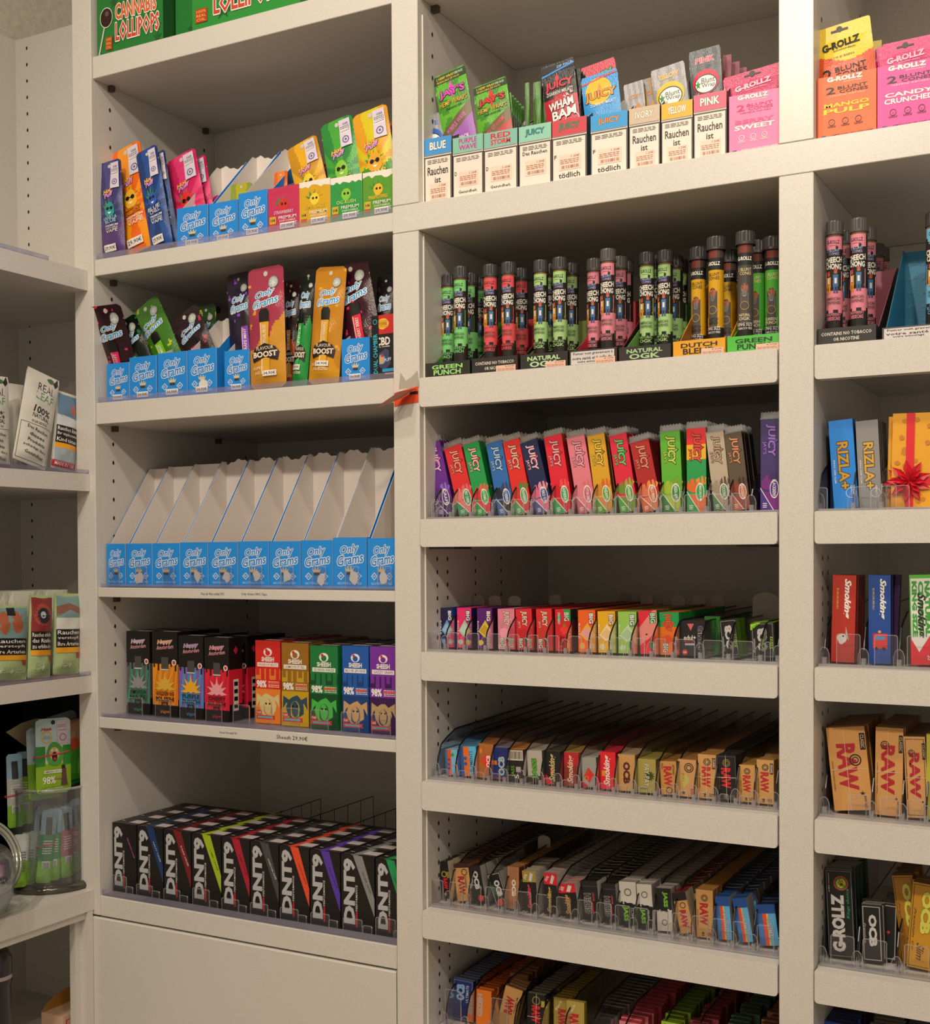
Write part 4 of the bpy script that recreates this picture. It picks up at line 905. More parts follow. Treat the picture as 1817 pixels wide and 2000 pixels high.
# --- top shelf: warning-label boxes with sachets, pink cone boxes
def wbox(TL, TR, BL, c, hb, des, lab, Y=.012, zs=ZA, d=.07, torn=3, side='#3a3430', inner=CARD):
    mw, w, h = pose(TL, TR, BL, Y, zs, 0, d)
    return tray_box(T(mw.translation.x, Y, zs), w-.001, d, h, hb, side, inner, des, lab, 'box', torn)
zA = ZA
S8 = [((817, 262), (870, 256), (819, 389), '#3a8ac8', .115, d_warn('BLUE', WH, '#3f95d8'), 'white warning-label box with a torn blue top, leftmost on the upper middle shelf'),
      ((882, 257), (942, 250), (883, 378), '#6aa890', .112, d_warn('PURPLE/WAVE', '#c02c9a', '#7fbfa4', None, 'Gesundheit.', oc=None), 'warning-label box with a mint band reading PURPLE WAVE'),
      ((943, 247), (1009, 236), (944, 368), '#6aa890', .113, d_warn('RED/STORM', '#c8283c', '#7fb8a8', None, 'Gesundheit.', oc=None), 'warning-label box with a mint band reading RED STORM'),
      ((1011, 235), (1075, 225), (1012, 357), '#4a7a6a', .112, d_warn('JUICY', '#2f8a8a', '#8fc8b0', 'Das Rauchen', None), 'warning-label box with a leafy mint band, left of the black sachet'),
      ((1076, 225), (1144, 212), (1077, 348), '#2a2422', .118, d_warn('JUICY', '#3a8a5c', '#c8404a', None, 'tödlich'), 'warning-label box with a red band under the black sachet'),
      ((1150, 214), (1223, 199), (1152, 335), '#2f8ac8', .118, d_warn('JUICY', '#e88a3c', '#2f9ad8', None, 'tödlich'), 'warning-label box with a bright blue band'),
      ((1226, 203), (1287, 192), (1227, 326), '#b8a48c', .118, d_warn('IVORY', '#f0e4d0', '#c8b49c'), 'white warning-label box reading IVORY'),
      ((1289, 194), (1351, 183), (1290, 316), '#d8a01f', .118, d_warn('YELLOW', WH, '#e8b02c'), 'white warning-label box reading YELLOW'),
      ((1352, 177), (1417, 165), (1353, 306), '#c8284a', .118, d_warn('PINK', WH, '#d8607a'), 'white warning-label box reading PINK beside the pink cone box')]
for a in S8: wbox(*a)
m = MB(); m.box(X3+.002, X4-.002, .006, .10, zA+.0002, zA+.0016, TRAYM)
def sach(TL, TR, BL, colf, des, lab, Y=.03, back=.08, zs=ZA, t=.006, **k):
    mw, w, h = pose(TL, TR, BL, Y, zs+.003, back, .006)
    return pouch(mw, w, h, t, colf, des, lab, 'sachet', hole=k.pop('hole', None), name='foil_sachet', rc=.03, nx=k.pop('nx', 18), nz=k.pop('nz', 34), **k)
def d_jays(n1, tc, band, bt):
    def d(f):
        f = f.sub(.28, 1)
        f.rect(0, .9, 1, .985, '#26401c'); f.text('2 HEMP WRAPS', .38, .955, .58, .028, '#e8c83c'); f.text('PER PACK!', .8, .955, .24, .028, '#d8e0c8'); f.text('RESEALABLE ZIP PACK', .45, .918, .7, .02, '#e8c83c')
        f.star(.5, .8, .2, tc, 2, .5, 1.3); f.text("JAY'S", .5, .77, .8, .10, tc, 0, BK, .05, 0, .03); f.text('HEMP WRAPS', .5, .665, .86, .055, '#d8b03c', 0, BK, .03); f.text('ENHANCED', .5, .60, .5, .025, '#1c2a10')
        f.poly([(0, .22), (0, .36), (1, .62), (1, .48)], '#6a5a3a'); f.text(n1, .5, .42, .7, .05, band, 32, None)
        f.poly([(0, .0), (0, .22), (1, .48), (1, 0)], bt); f.text('2', .4, .24, .12, .06, WH); f.text('PACK', .66, .25, .3, .04, WH)
    return d
LG, DG = '#5fae2c', '#3f8a24'
leaf = lambda u, v: (LG if math.sin(9*u+13*v)+math.sin(31*v) > -.1 else DG)
sach((843, 124), (905, 114), (885, 368), leaf, d_jays('PURPLE WAVE', '#d84ac0', '#e06ac8', '#9a5ab0'), 'green hemp wrap sachet with pink lettering leaning over the PURPLE WAVE box', .032, .04)
sach((921, 146), (986, 134), (948, 360), leaf, d_jays('RED STORM', '#d82c34', '#e8444c', '#b83a3c'), 'green hemp wrap sachet with red lettering in the RED STORM box', .030, .04)
for q in range(6):
    sach((985+5*q, 152+2*q), (995+5*q, 150+2*q), (1000+2*q, 350), lambda u, v: ('#2c4a1c' if v < .8 else '#4a8a2c'), None, 'dark green sachet edge in the queue behind the RED STORM sachet', .036+.008*q, .03)['group'] = 'sachets queued behind the RED STORM sachet'
for q, (x0, y0, x1) in enumerate(((1022, 138, 1030), (1038, 136, 1052), (1054, 139, 1066))):
    sach((x0, y0), (x1, y0+2), (x0+2, 350), lambda u, v: ('#4a8a24' if math.sin(11*v+7*u) > -.2 else '#2f5a1c'), None, ('narrow green sachet seen edge-on, left one of three in the leafy mint box', 'narrow green sachet seen edge-on, middle one of three in the leafy mint box', 'narrow green sachet seen edge-on, touching the black WHAM BAM sachet')[q], .03+.008*q, .03)
def d_wham(f):
    f.rect(0, .93, 1, .98, BK); f.poly([(0, .90), (1, .955), (1, .97), (0, .915)], '#3a8ad8'); f.text('ZIP PACK', .72, .965, .5, .018, '#9ac8f0', 4)
    f.star(.45, .865, .12, '#e02c3c', 2, .5, 1.4); f.text('JUICY', .5, .81, .84, .08, '#e02c3c', 0, BK, .04, 0, .03); f.text('ZIGARRENUMBLATT', .5, .75, .8, .032, '#e0d8d0')
    f.text('WHAM', .52, .645, .74, .07, WH, 6, '#3a1018', .03, .1, .03); f.text('BAM', .58, .565, .74, .075, WH, 6, '#3a1018', .03, .1, .03); f.ring(.8, .5, .2, WH, .1); f.text('34 6', .75, .71, .3, .03, '#e8d0d0', 30)
sach((1053, 107), (1117, 93), (1078, 340), lambda u, v: ('#171214' if v > .73 or (v > .70 and math.sin(9*u) > 0) else '#b81c34'), d_wham, 'tall black and crimson sachet reading WHAM BAM', .030, .03)
def d_juic(f):
    f.circ(.45, .83, .36, '#e8b81c', 20); f.poly([(0, .92), (1, .965), (1, .975), (0, .935)], '#d8504a'); f.text('ZIP PACK', .65, .965, .5, .022, '#d8403c', 4)
    f.star(.48, .85, .12, '#f0922c', 2, .5, 1.4); f.text('JUICY', .5, .785, .86, .10, '#f0922c', 0, BK, .04, 0, .03); f.text('ZIGARRENUMBLATT', .55, .70, .7, .03, '#cfe0f0')
sach((1131, 128), (1202, 114), (1152, 327), lambda u, v: '#2a93d6', d_juic, 'bright blue sachet with a yellow sun and orange lettering', .030, .03)
def d_red(f):
    f.text('JUICY', .5, .86, .86, .10, '#4ab87a', 10, BK, .05, 0, .03); f.text('ZIGARRENUMBLATT', .5, .76, .8, .04, WH, 10); f.circ(.82, .7, .1, '#d8403c')
sach((1130, 88), (1197, 72), (1160, 320), lambda u, v: ('#c8344a' if v > .7 else '#3a2a2c'), d_red, 'red and brown sachet sticking up above the bright blue sachet', .060, .04)
for q in range(3):
    sach((1118+5*q, 112+3*q), (1130+5*q, 110+3*q), (1126+5*q, 338), lambda u, v: ('#161214' if v > .5 else '#7a1428'), None, 'black sachet edge queued behind the WHAM BAM sachet', .038+.008*q, .02)['group'] = 'sachets queued behind WHAM BAM'
def d_blunt(word, c, cc):
    def d(f):
        f.text(word, .5, .90, .6, .05, cc, 0, WH, .03, 0, .03); f.circ(.5, .70, .42, c, 22, .95); f.circ(.5, .68, .36, '#1a1816', 20, .85); f.circ(.5, .68, .33, WH, 20, .82)
        f.text('Blunt', .58, .71, .42, .05, '#1c1a18'); f.text('Wrap', .58, .66, .42, .05, '#1c1a18'); f.star(.26, .68, .11, '#2c8a34', 5, .4, 1.4)
        f.text('Double!!', .5, .54, .76, .05, cc if c != '#c8203c' else WH, 4, BK, .03, .3); f.rect(.0, .0, 1, .46, c)
    return d
sil = lambda u, v: ('#8f9094' if (u*7+v*3) % 2 < 1 else '#a9a8aa')
dsil = lambda u, v: ('#4a5054' if (u*7+v*3) % 2 < 1 else '#5f6468')
sach((807, 212), (862, 205), (828, 380), sil, d_blunt('BLUE', '#1f5ab8', '#1f6ac8'), 'silver sachet with a blue oval leaning out of the BLUE box', .030, .06)
sach((858, 210), (872, 214), (866, 376), lambda u, v: '#3a5a8a', None, 'blue-grey sachet edge behind the silver sachet with the blue oval', .040, .05)
def d_ivory(f): f.text('IVORY', .5, .84, .6, .05, '#c88a2c'); f.poly([(.15, .4), (.9, .4), (.95, .66), (.7, .76), (.4, .68)], '#b07a2c'); f.poly([(.25, .5), (.9, .56), (.9, .62), (.3, .56)], '#6a3f1c'); f.bars(.2, .36, .85, .48, '#1c1816', 4)
sach((1214, 146), (1250, 125), (1232, 320), sil, d_ivory, 'silver and bronze sachet tilted left in the IVORY box', .030, .04)
sach((1244, 137), (1283, 120), (1262, 318), lambda u, v: ('#9a7a4a' if (u*5+v*4) % 2 < 1 else '#8a8584'), d_ivory, 'bronze sachet with a barcode, right one in the IVORY box', .036, .04)
sach((1267, 120), (1332, 114), (1292, 312), sil, d_blunt('YELLOW', '#d8b81c', '#e0a81c'), 'silver sachet with a yellow oval in the YELLOW box', .030, .03)
sach((1330, 140), (1350, 138), (1332, 312), sil, None, 'silver sachet edge behind the sachet with the yellow oval', .045, .03)
sach((1341, 82), (1402, 70), (1356, 300), dsil, d_blunt('PINK', '#c8203c', '#d8506a'), 'dark silver sachet with a crimson oval rising from the PINK box', .030, .02)
for q, (x, y) in enumerate(((1408, 84), (1424, 94), (1438, 102))):
    sach((x, y), (x+16, y+1), (x-4, 298), lambda u, v: ('#8a3a4a' if v > .6 else '#6a5a58'), None, ('pinkish sachet edge just right of the crimson oval sachet', 'middle one of three pinkish sachet edges above the pink cone box', 'rightmost of three pinkish sachet edges above the pink cone box')[q], .05+.012*q, .02)
def d_cones(c1, c2, n1, n2, nc, lowc, stars=True):
    def d(f):
        f.text('G-ROLLZ', .47, .945, .6, .075, WH, 0, '#8a8088', .03, 0, .05); f.text('amsterdam', .6, .885, .3, .018, WH)
        f.text('2', .23, .77, .16, .11, c1, 0, None, 0, 0, .02); f.text('BLUNT', .60, .795, .50, .05, c1, 0, None, 0, 0, .02); f.text('CONES', .62, .735, .48, .05, c1, 0, None, 0, 0, .02); f.text('TERPENE INFUSED', .52, .68, .62, .025, c2)
        f.text(n1, .5, .535, .76 if len(n1) < 6 else .8, .065, nc[0], 0, None, 0, 0, .03); f.text(n2, .5, .44, .78, .08, nc[1], 0, None, 0, 0, .03)
        for u in (.25, .48, .70): f.ring(u, .27, .055, lowc, .18); f.poly([(u-.025, .275), (u-.005, .26), (u+.03, .285), (u-.005, .252)], lowc); f.lines(u-.07, .19, u+.07, .225, 2, lowc, 3)
        f.text('AMERICAN GROWN HEMP', .6, .06, .72, .03, lowc); f.rect(.08, .045, .15, .075, '#3a4a8a'); f.rect(.08, .045, .15, .055, '#d84a4a')
    return d
def cbox(TL, TR, BL, c, sc, des, lab, Y=.010, hb=.12):
    mw, w, h = pose(TL, TR, BL, Y, ZA, 0, .08)
    return tray_box(T(mw.translation.x, Y, ZA), w-.001, .09, h, hb, sc, sc, des, lab, 'box', 0, None, .05, front=c)
cbox((1421, 182), (1522, 165), (1422, 297), '#ec7fae', '#e060a0', d_cones('#d0246a', '#b0407a', 'BERRY', 'SWEET', ('#e0588c', WH), WH), 'light pink cone box reading BERRY SWEET at the right end of the upper middle shelf')
cbox((1591, 150), (1708, 132), (1592, 272), '#ee6a30', '#c8381c', d_cones('#2a1a18', '#f0c8a8', 'MANGO', 'PULP', ('#f2d21c', '#f2d21c'), '#3a1f18'), 'orange cone box reading MANGO PULP on the upper right shelf')
cbox((1710, 131), (1836, 112), (1711, 256), '#ea4c9c', '#d0307c', d_cones('#3a1430', '#f0d0e0', 'CANDY', 'CRUNCHED', (WH, WH), '#4a1434'), 'pink cone box reading CANDY CRUNCHED cut by the right frame edge')
def d_gr(top, c1, txt=True):
    def d(f):
        f.rect(.36, .935, .64, .955, '#2a201c'); f.circ(.5, .955, .05, '#2a201c')
        f.text('G-ROLLZ', .5, .82, .62, .075, c1, 4, None, .03, 0, .05); f.text('amsterdam', .55, .765, .36, .02, c1)
        if txt: f.text('SLOW BURNING', .5, .70, .4, .02, '#7a5a1c'); f.text('2', .24, .56, .15, .10, BK); f.text('BLUNT', .62, .585, .5, .045, BK); f.text('CONES', .62, .53, .5, .045, BK); f.text('TERPENE INFUSED', .5, .47, .6, .02, '#e8c84a')
    return d
sach((1573, 50), (1692, 17), (1600, 262), lambda u, v: ('#e6c41c' if v > .70+.05*math.cos(5*u) else '#d85424'), d_gr(0, BK), 'yellow and orange cone pouch with a hang slot, leaning in the MANGO PULP box', .020, .03, t=.012, nx=44, nz=80)
sach((1700, 62), (1717, 58), (1698, 262), lambda u, v: ('#c8b01c' if v > .8 else '#7a2c1c'), None, 'yellow pouch corner between the yellow pouch and the magenta pouches', .06, .02)
sach((1703, 80), (1822, 60), (1714, 250), lambda u, v: ('#d0186c' if v > .75 else '#b81460'), d_gr(0, '#e0b8c8', False), 'front magenta cone pouch behind the CANDY CRUNCHED box', .03, .02, t=.01)
sach((1716, 64), (1830, 44), (1722, 250), lambda u, v: '#e0247c', lambda f: (f.rect(.3, .93, .62, .955, '#2a201c'), f.circ(.46, .955, .05, '#2a201c')), 'rear magenta cone pouch peeking above the front one', .05, .02, t=.01)
sach((1407, 136), (1522, 116), (1423, 290), lambda u, v: ('#c01f5e' if v > .6 else '#d890a8'), d_gr(0, '#e8c0d0', False), 'dark magenta cone pouch leaning in the BERRY SWEET box', .022, .03, t=.01)
sach((1450, 107), (1524, 95), (1452, 285), lambda u, v: '#e0307c', None, 'bright pink pouch behind the magenta pouch on the upper middle shelf', .06, .02, t=.01)

# --- tube shelf
zt = FAS[0][0]
tb = [((827, 699), (914, 693), (829, 729), .10, '#2b2825', '#4ea03c', 'GREEN/PUNCH', '#9ad87a', 'black display tray reading GREEN PUNCH with green inside walls, leftmost on the tube shelf'),
      ((919, 690), (1009, 682), (920, 722), .10, '#2b2825', '#c03044', 'CONTAINS NO TOBACCO/OR NICOTINE', '#d8cfc4', 'black display tray with red inside walls holding red-label tubes'),
      ((1014, 684), (1107, 676), (1015, 716), .09, '#2b2825', '#8a9a4a', 'NATURAL/OGK', '#b8d8a0', 'black display tray reading NATURAL OGK with olive inside, third from left'),
      ((1110, 676), (1204, 668), (1111, 708), .11, '#2b2825', '#c8283c', 'Fumer nuit gravement à/votre santé et à celle de', None, 'black display tray with a white French warning label and crimson inside'),
      ((1207, 668), (1309, 656), (1208, 698), .10, '#2b2825', '#7ab060', 'NATURAL/OGK', '#a8c890', 'black display tray reading NATURAL OGK, light green inside, centre-right of the tube shelf'),
      ((1313, 659), (1417, 651), (1314, 692), .12, '#e0a01c', '#b8781c', 'DUTCH/BLEND', '#2a2010', 'orange-yellow display tray reading DUTCH BLEND'),
      ((1419, 651), (1525, 641), (1420, 684), .10, '#4cb83c', '#2c8a2c', 'GREEN/PUNCH', '#123a10', 'bright green display tray reading GREEN PUNCH against the right post')]
def d_tray(txt, c, warn=False, price=True):
    def d(f):
        ls = txt.split('/')
        if c is None:
            f.rect(.03, .12, .95, .9, '#d0c8c4'); f.text(ls[0], .5, .74, .84, .2, BK, 0, None, 0, 0, .02); f.text(ls[1], .48, .48, .84, .2, BK, 0, None, 0, 0, .02); f.text('votre entourage', .42, .24, .5, .18, BK, 0, None, 0, 0, .02)
        elif len(ls[0]) > 9: f.text(ls[0], .5, .66, .86, .2, c, 0, None, 0, 0, .02); f.text(ls[1], .5, .34, .44, .2, c, 0, None, 0, 0, .02)
        else: f.text(ls[0], .5, .70, .70, .27, c, 0, None, 0, 0, .03); f.text(ls[1], .5, .35, .62 if len(ls[1]) > 3 else .6, .34, c, 0, None, 0, 0, .03)
        if c is not None: f.lines(.2, .07, .6, .12, 1, c, 3)
    return d
tray_pos = []
for i, (TL, TR, BL, hb, c, inn, txt, tc, lab) in enumerate(tb):
    mw, w, h = pose(TL, TR, BL, .010, zt, 0, .15); x = mw.translation.x; tray_pos.append((x, w))
    e = tray_box(T(x, .010, zt+.0003), w-.0012, .155, h, hb, c, inn, d_tray(txt, tc), lab, 'display tray', 0, None, .02)
    if i in (1, 2, 3, 5, 6):
        mm = MB(); f = Face(mm, w, h, lambda u, v, k, w=w, h=h: ((u-.5)*w, -.0018-k, v*h)); f.rect(.55, .02, .97, .44, '#e0bca4'); f.text('4.50€', .84, .36, .2, .09, '#b8402c'); f.lines(.58, .08, .94, .28, 3, '#a8604c', 4); mm.build('price_sticker', e)
def tb_(px, py, kind, lab, H=.153, group=None, z0=.0016):
    p = onZ((px, py), zt+H); return tube(kind, p.x, p.y, zt+z0, lab, group, rnd.uniform(-.25, .25))
caps = [(899, 521, 'green', 'green-label tube, front right one of the leftmost tray'), (875, 537, 'green', 'green-label tube, left one of the leftmost tray, partly hidden'), 
        (957, 517, 'red', 'red-label tube standing left in the tray with red walls'), (992.5, 512, 'red', 'red-label tube standing right in the tray with red walls'),
        (1055.5, 508, 'sage', 'sage-label tube standing left in the third tray'), (1093, 502.5, 'sage', 'sage-label tube standing right in the third tray'),
        (1160, 505, 'pink', 'pink-label tube standing left behind the French warning'), (1187, 486, 'pink', 'pink-label tube, tallest in the tray with the French warning'), (1210, 501, 'pink', 'pink-label tube turned away, right in the French warning tray'),
        (1263, 493, 'sage', 'sage-label tube standing left in the fifth tray'), (1299, 489, 'sage', 'sage-label tube standing right in the fifth tray'),
        (1364, 484, 'dutch', 'yellow tube with a grey hooded figure, left in the orange-yellow tray'), (1398.4, 464, 'dutch', 'yellow tube with a grey hooded figure, front right in the orange-yellow tray'),
        (1455.5, 454, 'ogk', 'dark grey tube with a hooded figure in the green tray'), (1508.7, 465, 'gpunch', 'green tube with a hooded figure next to the right post')]
for px, py, k, lab in caps: tb_(px, py, k, lab)
back = {0: [(919, 534), (936, 543)], 1: [(1017, 524)], 2: [(1115, 514), (1076, 516)], 3: [(1222, 508)], 4: [(1319, 500), (1329, 508), (1281, 500)], 5: [(1424, 490), (1436, 497)], 6: [(1480.5, 472), (1492, 478), (1518, 478)]}
kk = ['green', 'red', 'sage', 'pink', 'sage', 'dutch', 'gpunch']
for i, L in back.items():
    for q, (px, py) in enumerate(L): tb_(px, py, kk[i], 'shaded %s tube standing in the rear of the %s tray from the left' % ({'green': 'green-label', 'red': 'red-label', 'sage': 'sage-label', 'pink': 'pink-label', 'dutch': 'yellow', 'gpunch': 'green'}[kk[i]], ['first', 'second', 'third', 'fourth', 'fifth', 'sixth', 'seventh'][i]))['group'] = 'rear tubes of tray %s' % ['one', 'two', 'three', 'four', 'five', 'six', 'seven'][i]

# --- rows of rolling paper packs
FAR = MB()
def far_pack(M2, w, h, d, sd, tp):
    t = MB(); t.box(-w/2, w/2, 0, d, 0, h, sd, top=tp); f = top_face(t, w, h, d); f.rect(.04, .12, .96, .16, '#3b3638')
    for fc, i in zip(t.f, t.i): FAR.add([M2 @ Vector(t.v[q]) for q in fc], [tuple(range(len(fc)))], t.m[i])
def pk(row, zs, TL, TR, BL, fr, sd, tp, des, lab, n=1, d=.013, Y=.040, back=.03, qd='', step=None, dz=0, jit=.0, film=False, kind='rolling_paper_pack'):
    mw, w, h = pose(TL, TR, BL, Y, zs+.003, back, d)
    o = pack(kind, mw, w, h, d, fr, sd, tp, des, lab, 'pack', None)
    st = step or d+.0008
    if film:
        m = MB(); N = 14; pts = [(-w/2-.001+(w+.002)*i/N, h+.008+(.0016 if i % 2 else 0)) for i in range(N+1)]
        m.prism([(-w/2-.001, h-.002), (w/2+.001, h-.002)]+pts[::-1], 'y', d*.4, d*.4+.0008, WRAP); m.box(-w/2-.0007, w/2+.0007, -.0007, d*.5, h-.001, h+.0006, WRAP); m.build('film_wrapper', o)
    gl = 'packs queued behind: '+lab[:60]
    for q in range(1, n+1):
        j = rnd.uniform(-jit, jit); M2 = Matrix.Translation((j, st*q, 0)) @ mw
        if M2.translation.y > .385: break
        if q <= (5 if film else 2): dup(o, M2, 'pack queued behind the '+qd, 'queued behind the '+qd)
        else: far_pack(M2, w, h, d, sd, tp)
    return o, mw, w, h
def hw(m, w): return onlyx(m)+w/2
zC, zD, zE, zF, zG = (f[0] for f in FAS[1:])
def dividers(row, z, y, dep, hb, xs_, txt):
    for i, x in enumerate(xs_): divider(x, y, z, dep, hb, 'clear divider with a black curved edge, %s' % txt, 'clear dividers '+txt)
for z, y, t in ((zC, .006, 'juice-flavour packs'), (zD, .008, 'short flavour packs'), (zE, .012, 'cream and brown packs'), (zF, .014, 'tall black and white packs'), (zG, .012, 'lowest visible packs')):
    m = MB(); m.box(X3+.003, X4-.003, y, y+.012, z, z+.003, ACRYL_EDGE); m.box(X3+.003, X4-.003, y+.012, y+.02, z, z+.0015, ACRYL); o = m.build('acrylic_rail'); tag(o, 'clear acrylic rail along the shelf front before the '+t, 'rail')
    m = MB(); m.box(X5+.003, X6-.003, y, y+.012, z, z+.003, ACRYL_EDGE); m.box(X5+.003, X6-.003, y+.012, y+.02, z, z+.0015, ACRYL); o = m.build('acrylic_rail'); tag(o, 'clear right-bay rail level with the rail before the '+t, 'rail')

C = [((826, 862.5), (858, 858), (855, 1004), '#6a2a90', '#4a1c6a', '#8a5aa8', '#4a2a6a', '#8a6ac8', 'GRAPE', '#e8b0e0', '#e070c0', '#5a3a80', 'purple grape'),
     ((866, 869), (899, 865), (897, 1002), '#dc2c2e', '#a81c20', '#e88080', '#e07a74', '#d86a6a', 'VERY CHERRY', '#f09a80', '#e03a2c', '#2f8a5a', 'red cherry'),
     ((903, 861), (934, 857), (932, 1000), '#1f9a4c', '#14703a', '#7ab88a', '#d8323a', '#e8604a', 'WATERMELON', '#f0b8b0', '#e83a4a', '#2f9a4a', 'green watermelon'),
     ((948, 859), (979, 857), (974, 1000), '#2c6ab0', '#1c4a80', '#7a9ac0', '#22262c', '#3a3f60', 'BLUEBERRY', '#a8c8e8', '#2c6ab0', '#3a5a9a', 'blue blueberry'),
     ((981, 856), (1013, 853), (1008, 1000), '#e02a24', '#a81a18', '#e88a80', '#c83a2c', '#3a8a3a', 'STRAWBERRY', '#f0b098', '#f04a34', '#5a9a5a', 'bright red strawberry'),
     ((1015, 857), (1048, 853), (1048, 998), '#1c2450', '#12183a', '#4a5a90', '#d86a8a', '#e890a8', 'BUBBLE GUM', '#f0b8c8', '#d8506a', '#4a4a8a', 'navy bubble-gum'),
     ((1061.5, 846), (1096, 844), (1085, 998), '#e01c30', '#a8141f', '#e87a80', '#c81424', '#f04a50', 'RASPBERRY', '#f0a0a8', '#d8182c', '#3a9a5a', 'crimson raspberry'),
     ((1106, 848), (1141, 846), (1130, 997), '#e07a88', '#a8303c', '#e8a0a8', '#e07a88', '#d86a7a', 'COTTON CANDY', '#f0a0b0', '#e890a0', '#b85a70', 'pale pink cotton-candy'),
     ((1146, 843), (1180, 840.5), (1166, 996), '#d8a01c', '#6a3a10', '#d8b060', '#c8862c', '#d8601c', 'PINEAPPLE', '#e8c83c', '#c8781c', '#5a9a2c', 'golden pineapple'),
     ((1189, 843), (1223, 837), (1212, 995), '#dc1f3c', '#a0142a', '#e88090', '#6a8a2c', '#8ab03a', 'STRAWBERRY/KIWI', '#6ac86a', '#3aa03a', '#4a9a3a', 'red kiwi'),
     ((1230, 857), (1267, 851), (1257, 994), '#b01f1c', '#7a1210', '#d85a5a', '#d8704a', '#e8904a', 'MELLO MANGO', '#e88a6a', '#c83a2c', '#c8602c', 'dark red mango'),
     ((1289, 835), (1328, 832), (1296, 993), '#5cb02c', '#2c6a18', '#9ac86a', '#a0b82c', '#7a9a2c', 'GREEN APPLE', '#c8d84a', '#8ac83c', '#2f7a3a', 'bright green apple'),
     ((1341, 828), (1379, 825.5), (1343, 992), '#1f9a4c', '#14401c', '#e8a04a', '#e0661c', '#e88a2c', 'JAMAICAN RUM', '#e84a34', '#e02c24', '#2f9a4a', 'red-yellow-green rum'),
     ((1379, 839), (1413.5, 835), (1396, 993), '#b8a890', '#6a5c4c', '#c8bcae', '#9a8c74', '#5a4c3c', 'COCONUT', '#b89a7a', '#a07a5a', '#4a7a4a', 'grey-beige coconut'),
     ((1415, 840.5), (1449, 837), (1433, 992), '#5a4a38', '#1c1613', '#8a7a6a', '#8a3a24', '#3a241c', 'CHOCOLATE', '#d88a5a', '#8a4a2c', '#b8684a', 'brown chocolate'),
     ((1487, 814), (1527, 812), (1487, 993), '#3c2a6a', '#1c1438', '#7a6a9a', '#7a1c80', '#3a1c5a', 'BLACKBERRY', '#9a6ad8', '#6a4ab0', '#4a2c8a', 'tall violet blackberry')]
for i, (TL, TR, BL, fr, sd, tp, c2, c3, fl, logo, fl2, gr, nm) in enumerate(C):
    des = d_juicy(fr, c2, c3, fl, logo, fl2, gr)
    if nm.startswith('red-yellow'):
        d0 = des; des = lambda f, d0=d0: (f.rect(0, .76, 1, 1, '#e0242c'), f.rect(0, .62, 1, .80, '#e8b01c'), d0(f))
    pk('C', zC, TL, TR, BL, fr, sd, tp, des, '%s-flavour rolling paper pack%s, front of its queue below the tube shelf' % (nm, ' leaning left' if i < 9 else ''), 4 if i not in (1, 7) else 2, .010, .036, .05, nm+' pack below the tube shelf', jit=.0008, film=True)
o = pack('rolling_paper_pack', T(onY((929, 840), .16).x, .16, zC+.03) , .024, .092, .01, '#d83038', '#a81c20', '#b8a8a0', None, 'red pack end poking up behind the green watermelon pack', 'pack')
def gaps(A, sw=.001):
    out = []
    for (q, m, w) in A: out.append(m.translation.x+w/2)
    return out
def xr(TL, TR, BL, Y, z):  # x of the lower right corner of a pack front
    m, w, h = pose(TL, TR, BL, Y, z+.003, .03, .01); v = m @ Vector((w/2, 0, 0)); l = m @ Vector((-w/2, 0, 0)); return l.x, v.x
ends = [xr(*a[:3], .036, zC) for a in C]
dx = [ends[0][0]-.006]+[(ends[i][1]+ends[i+1][0])/2 if ends[i+1][0]-ends[i][1] < .02 else ends[i][1]+.006 for i in range(len(ends)-1)]
dividers('C', zC+.001, .020, .36, .046, [min(max(x, X3+.01), X4-.01) for x in dx], 'among the juice-flavour packs below the tubes')
for i, x in enumerate(dx[:-1]): front_tab((x+dx[i+1])/2, .012, zC+.003, .019, .022, 'clear acrylic front tab before a juice-flavour pack', 'clear tabs before the juice-flavour packs')

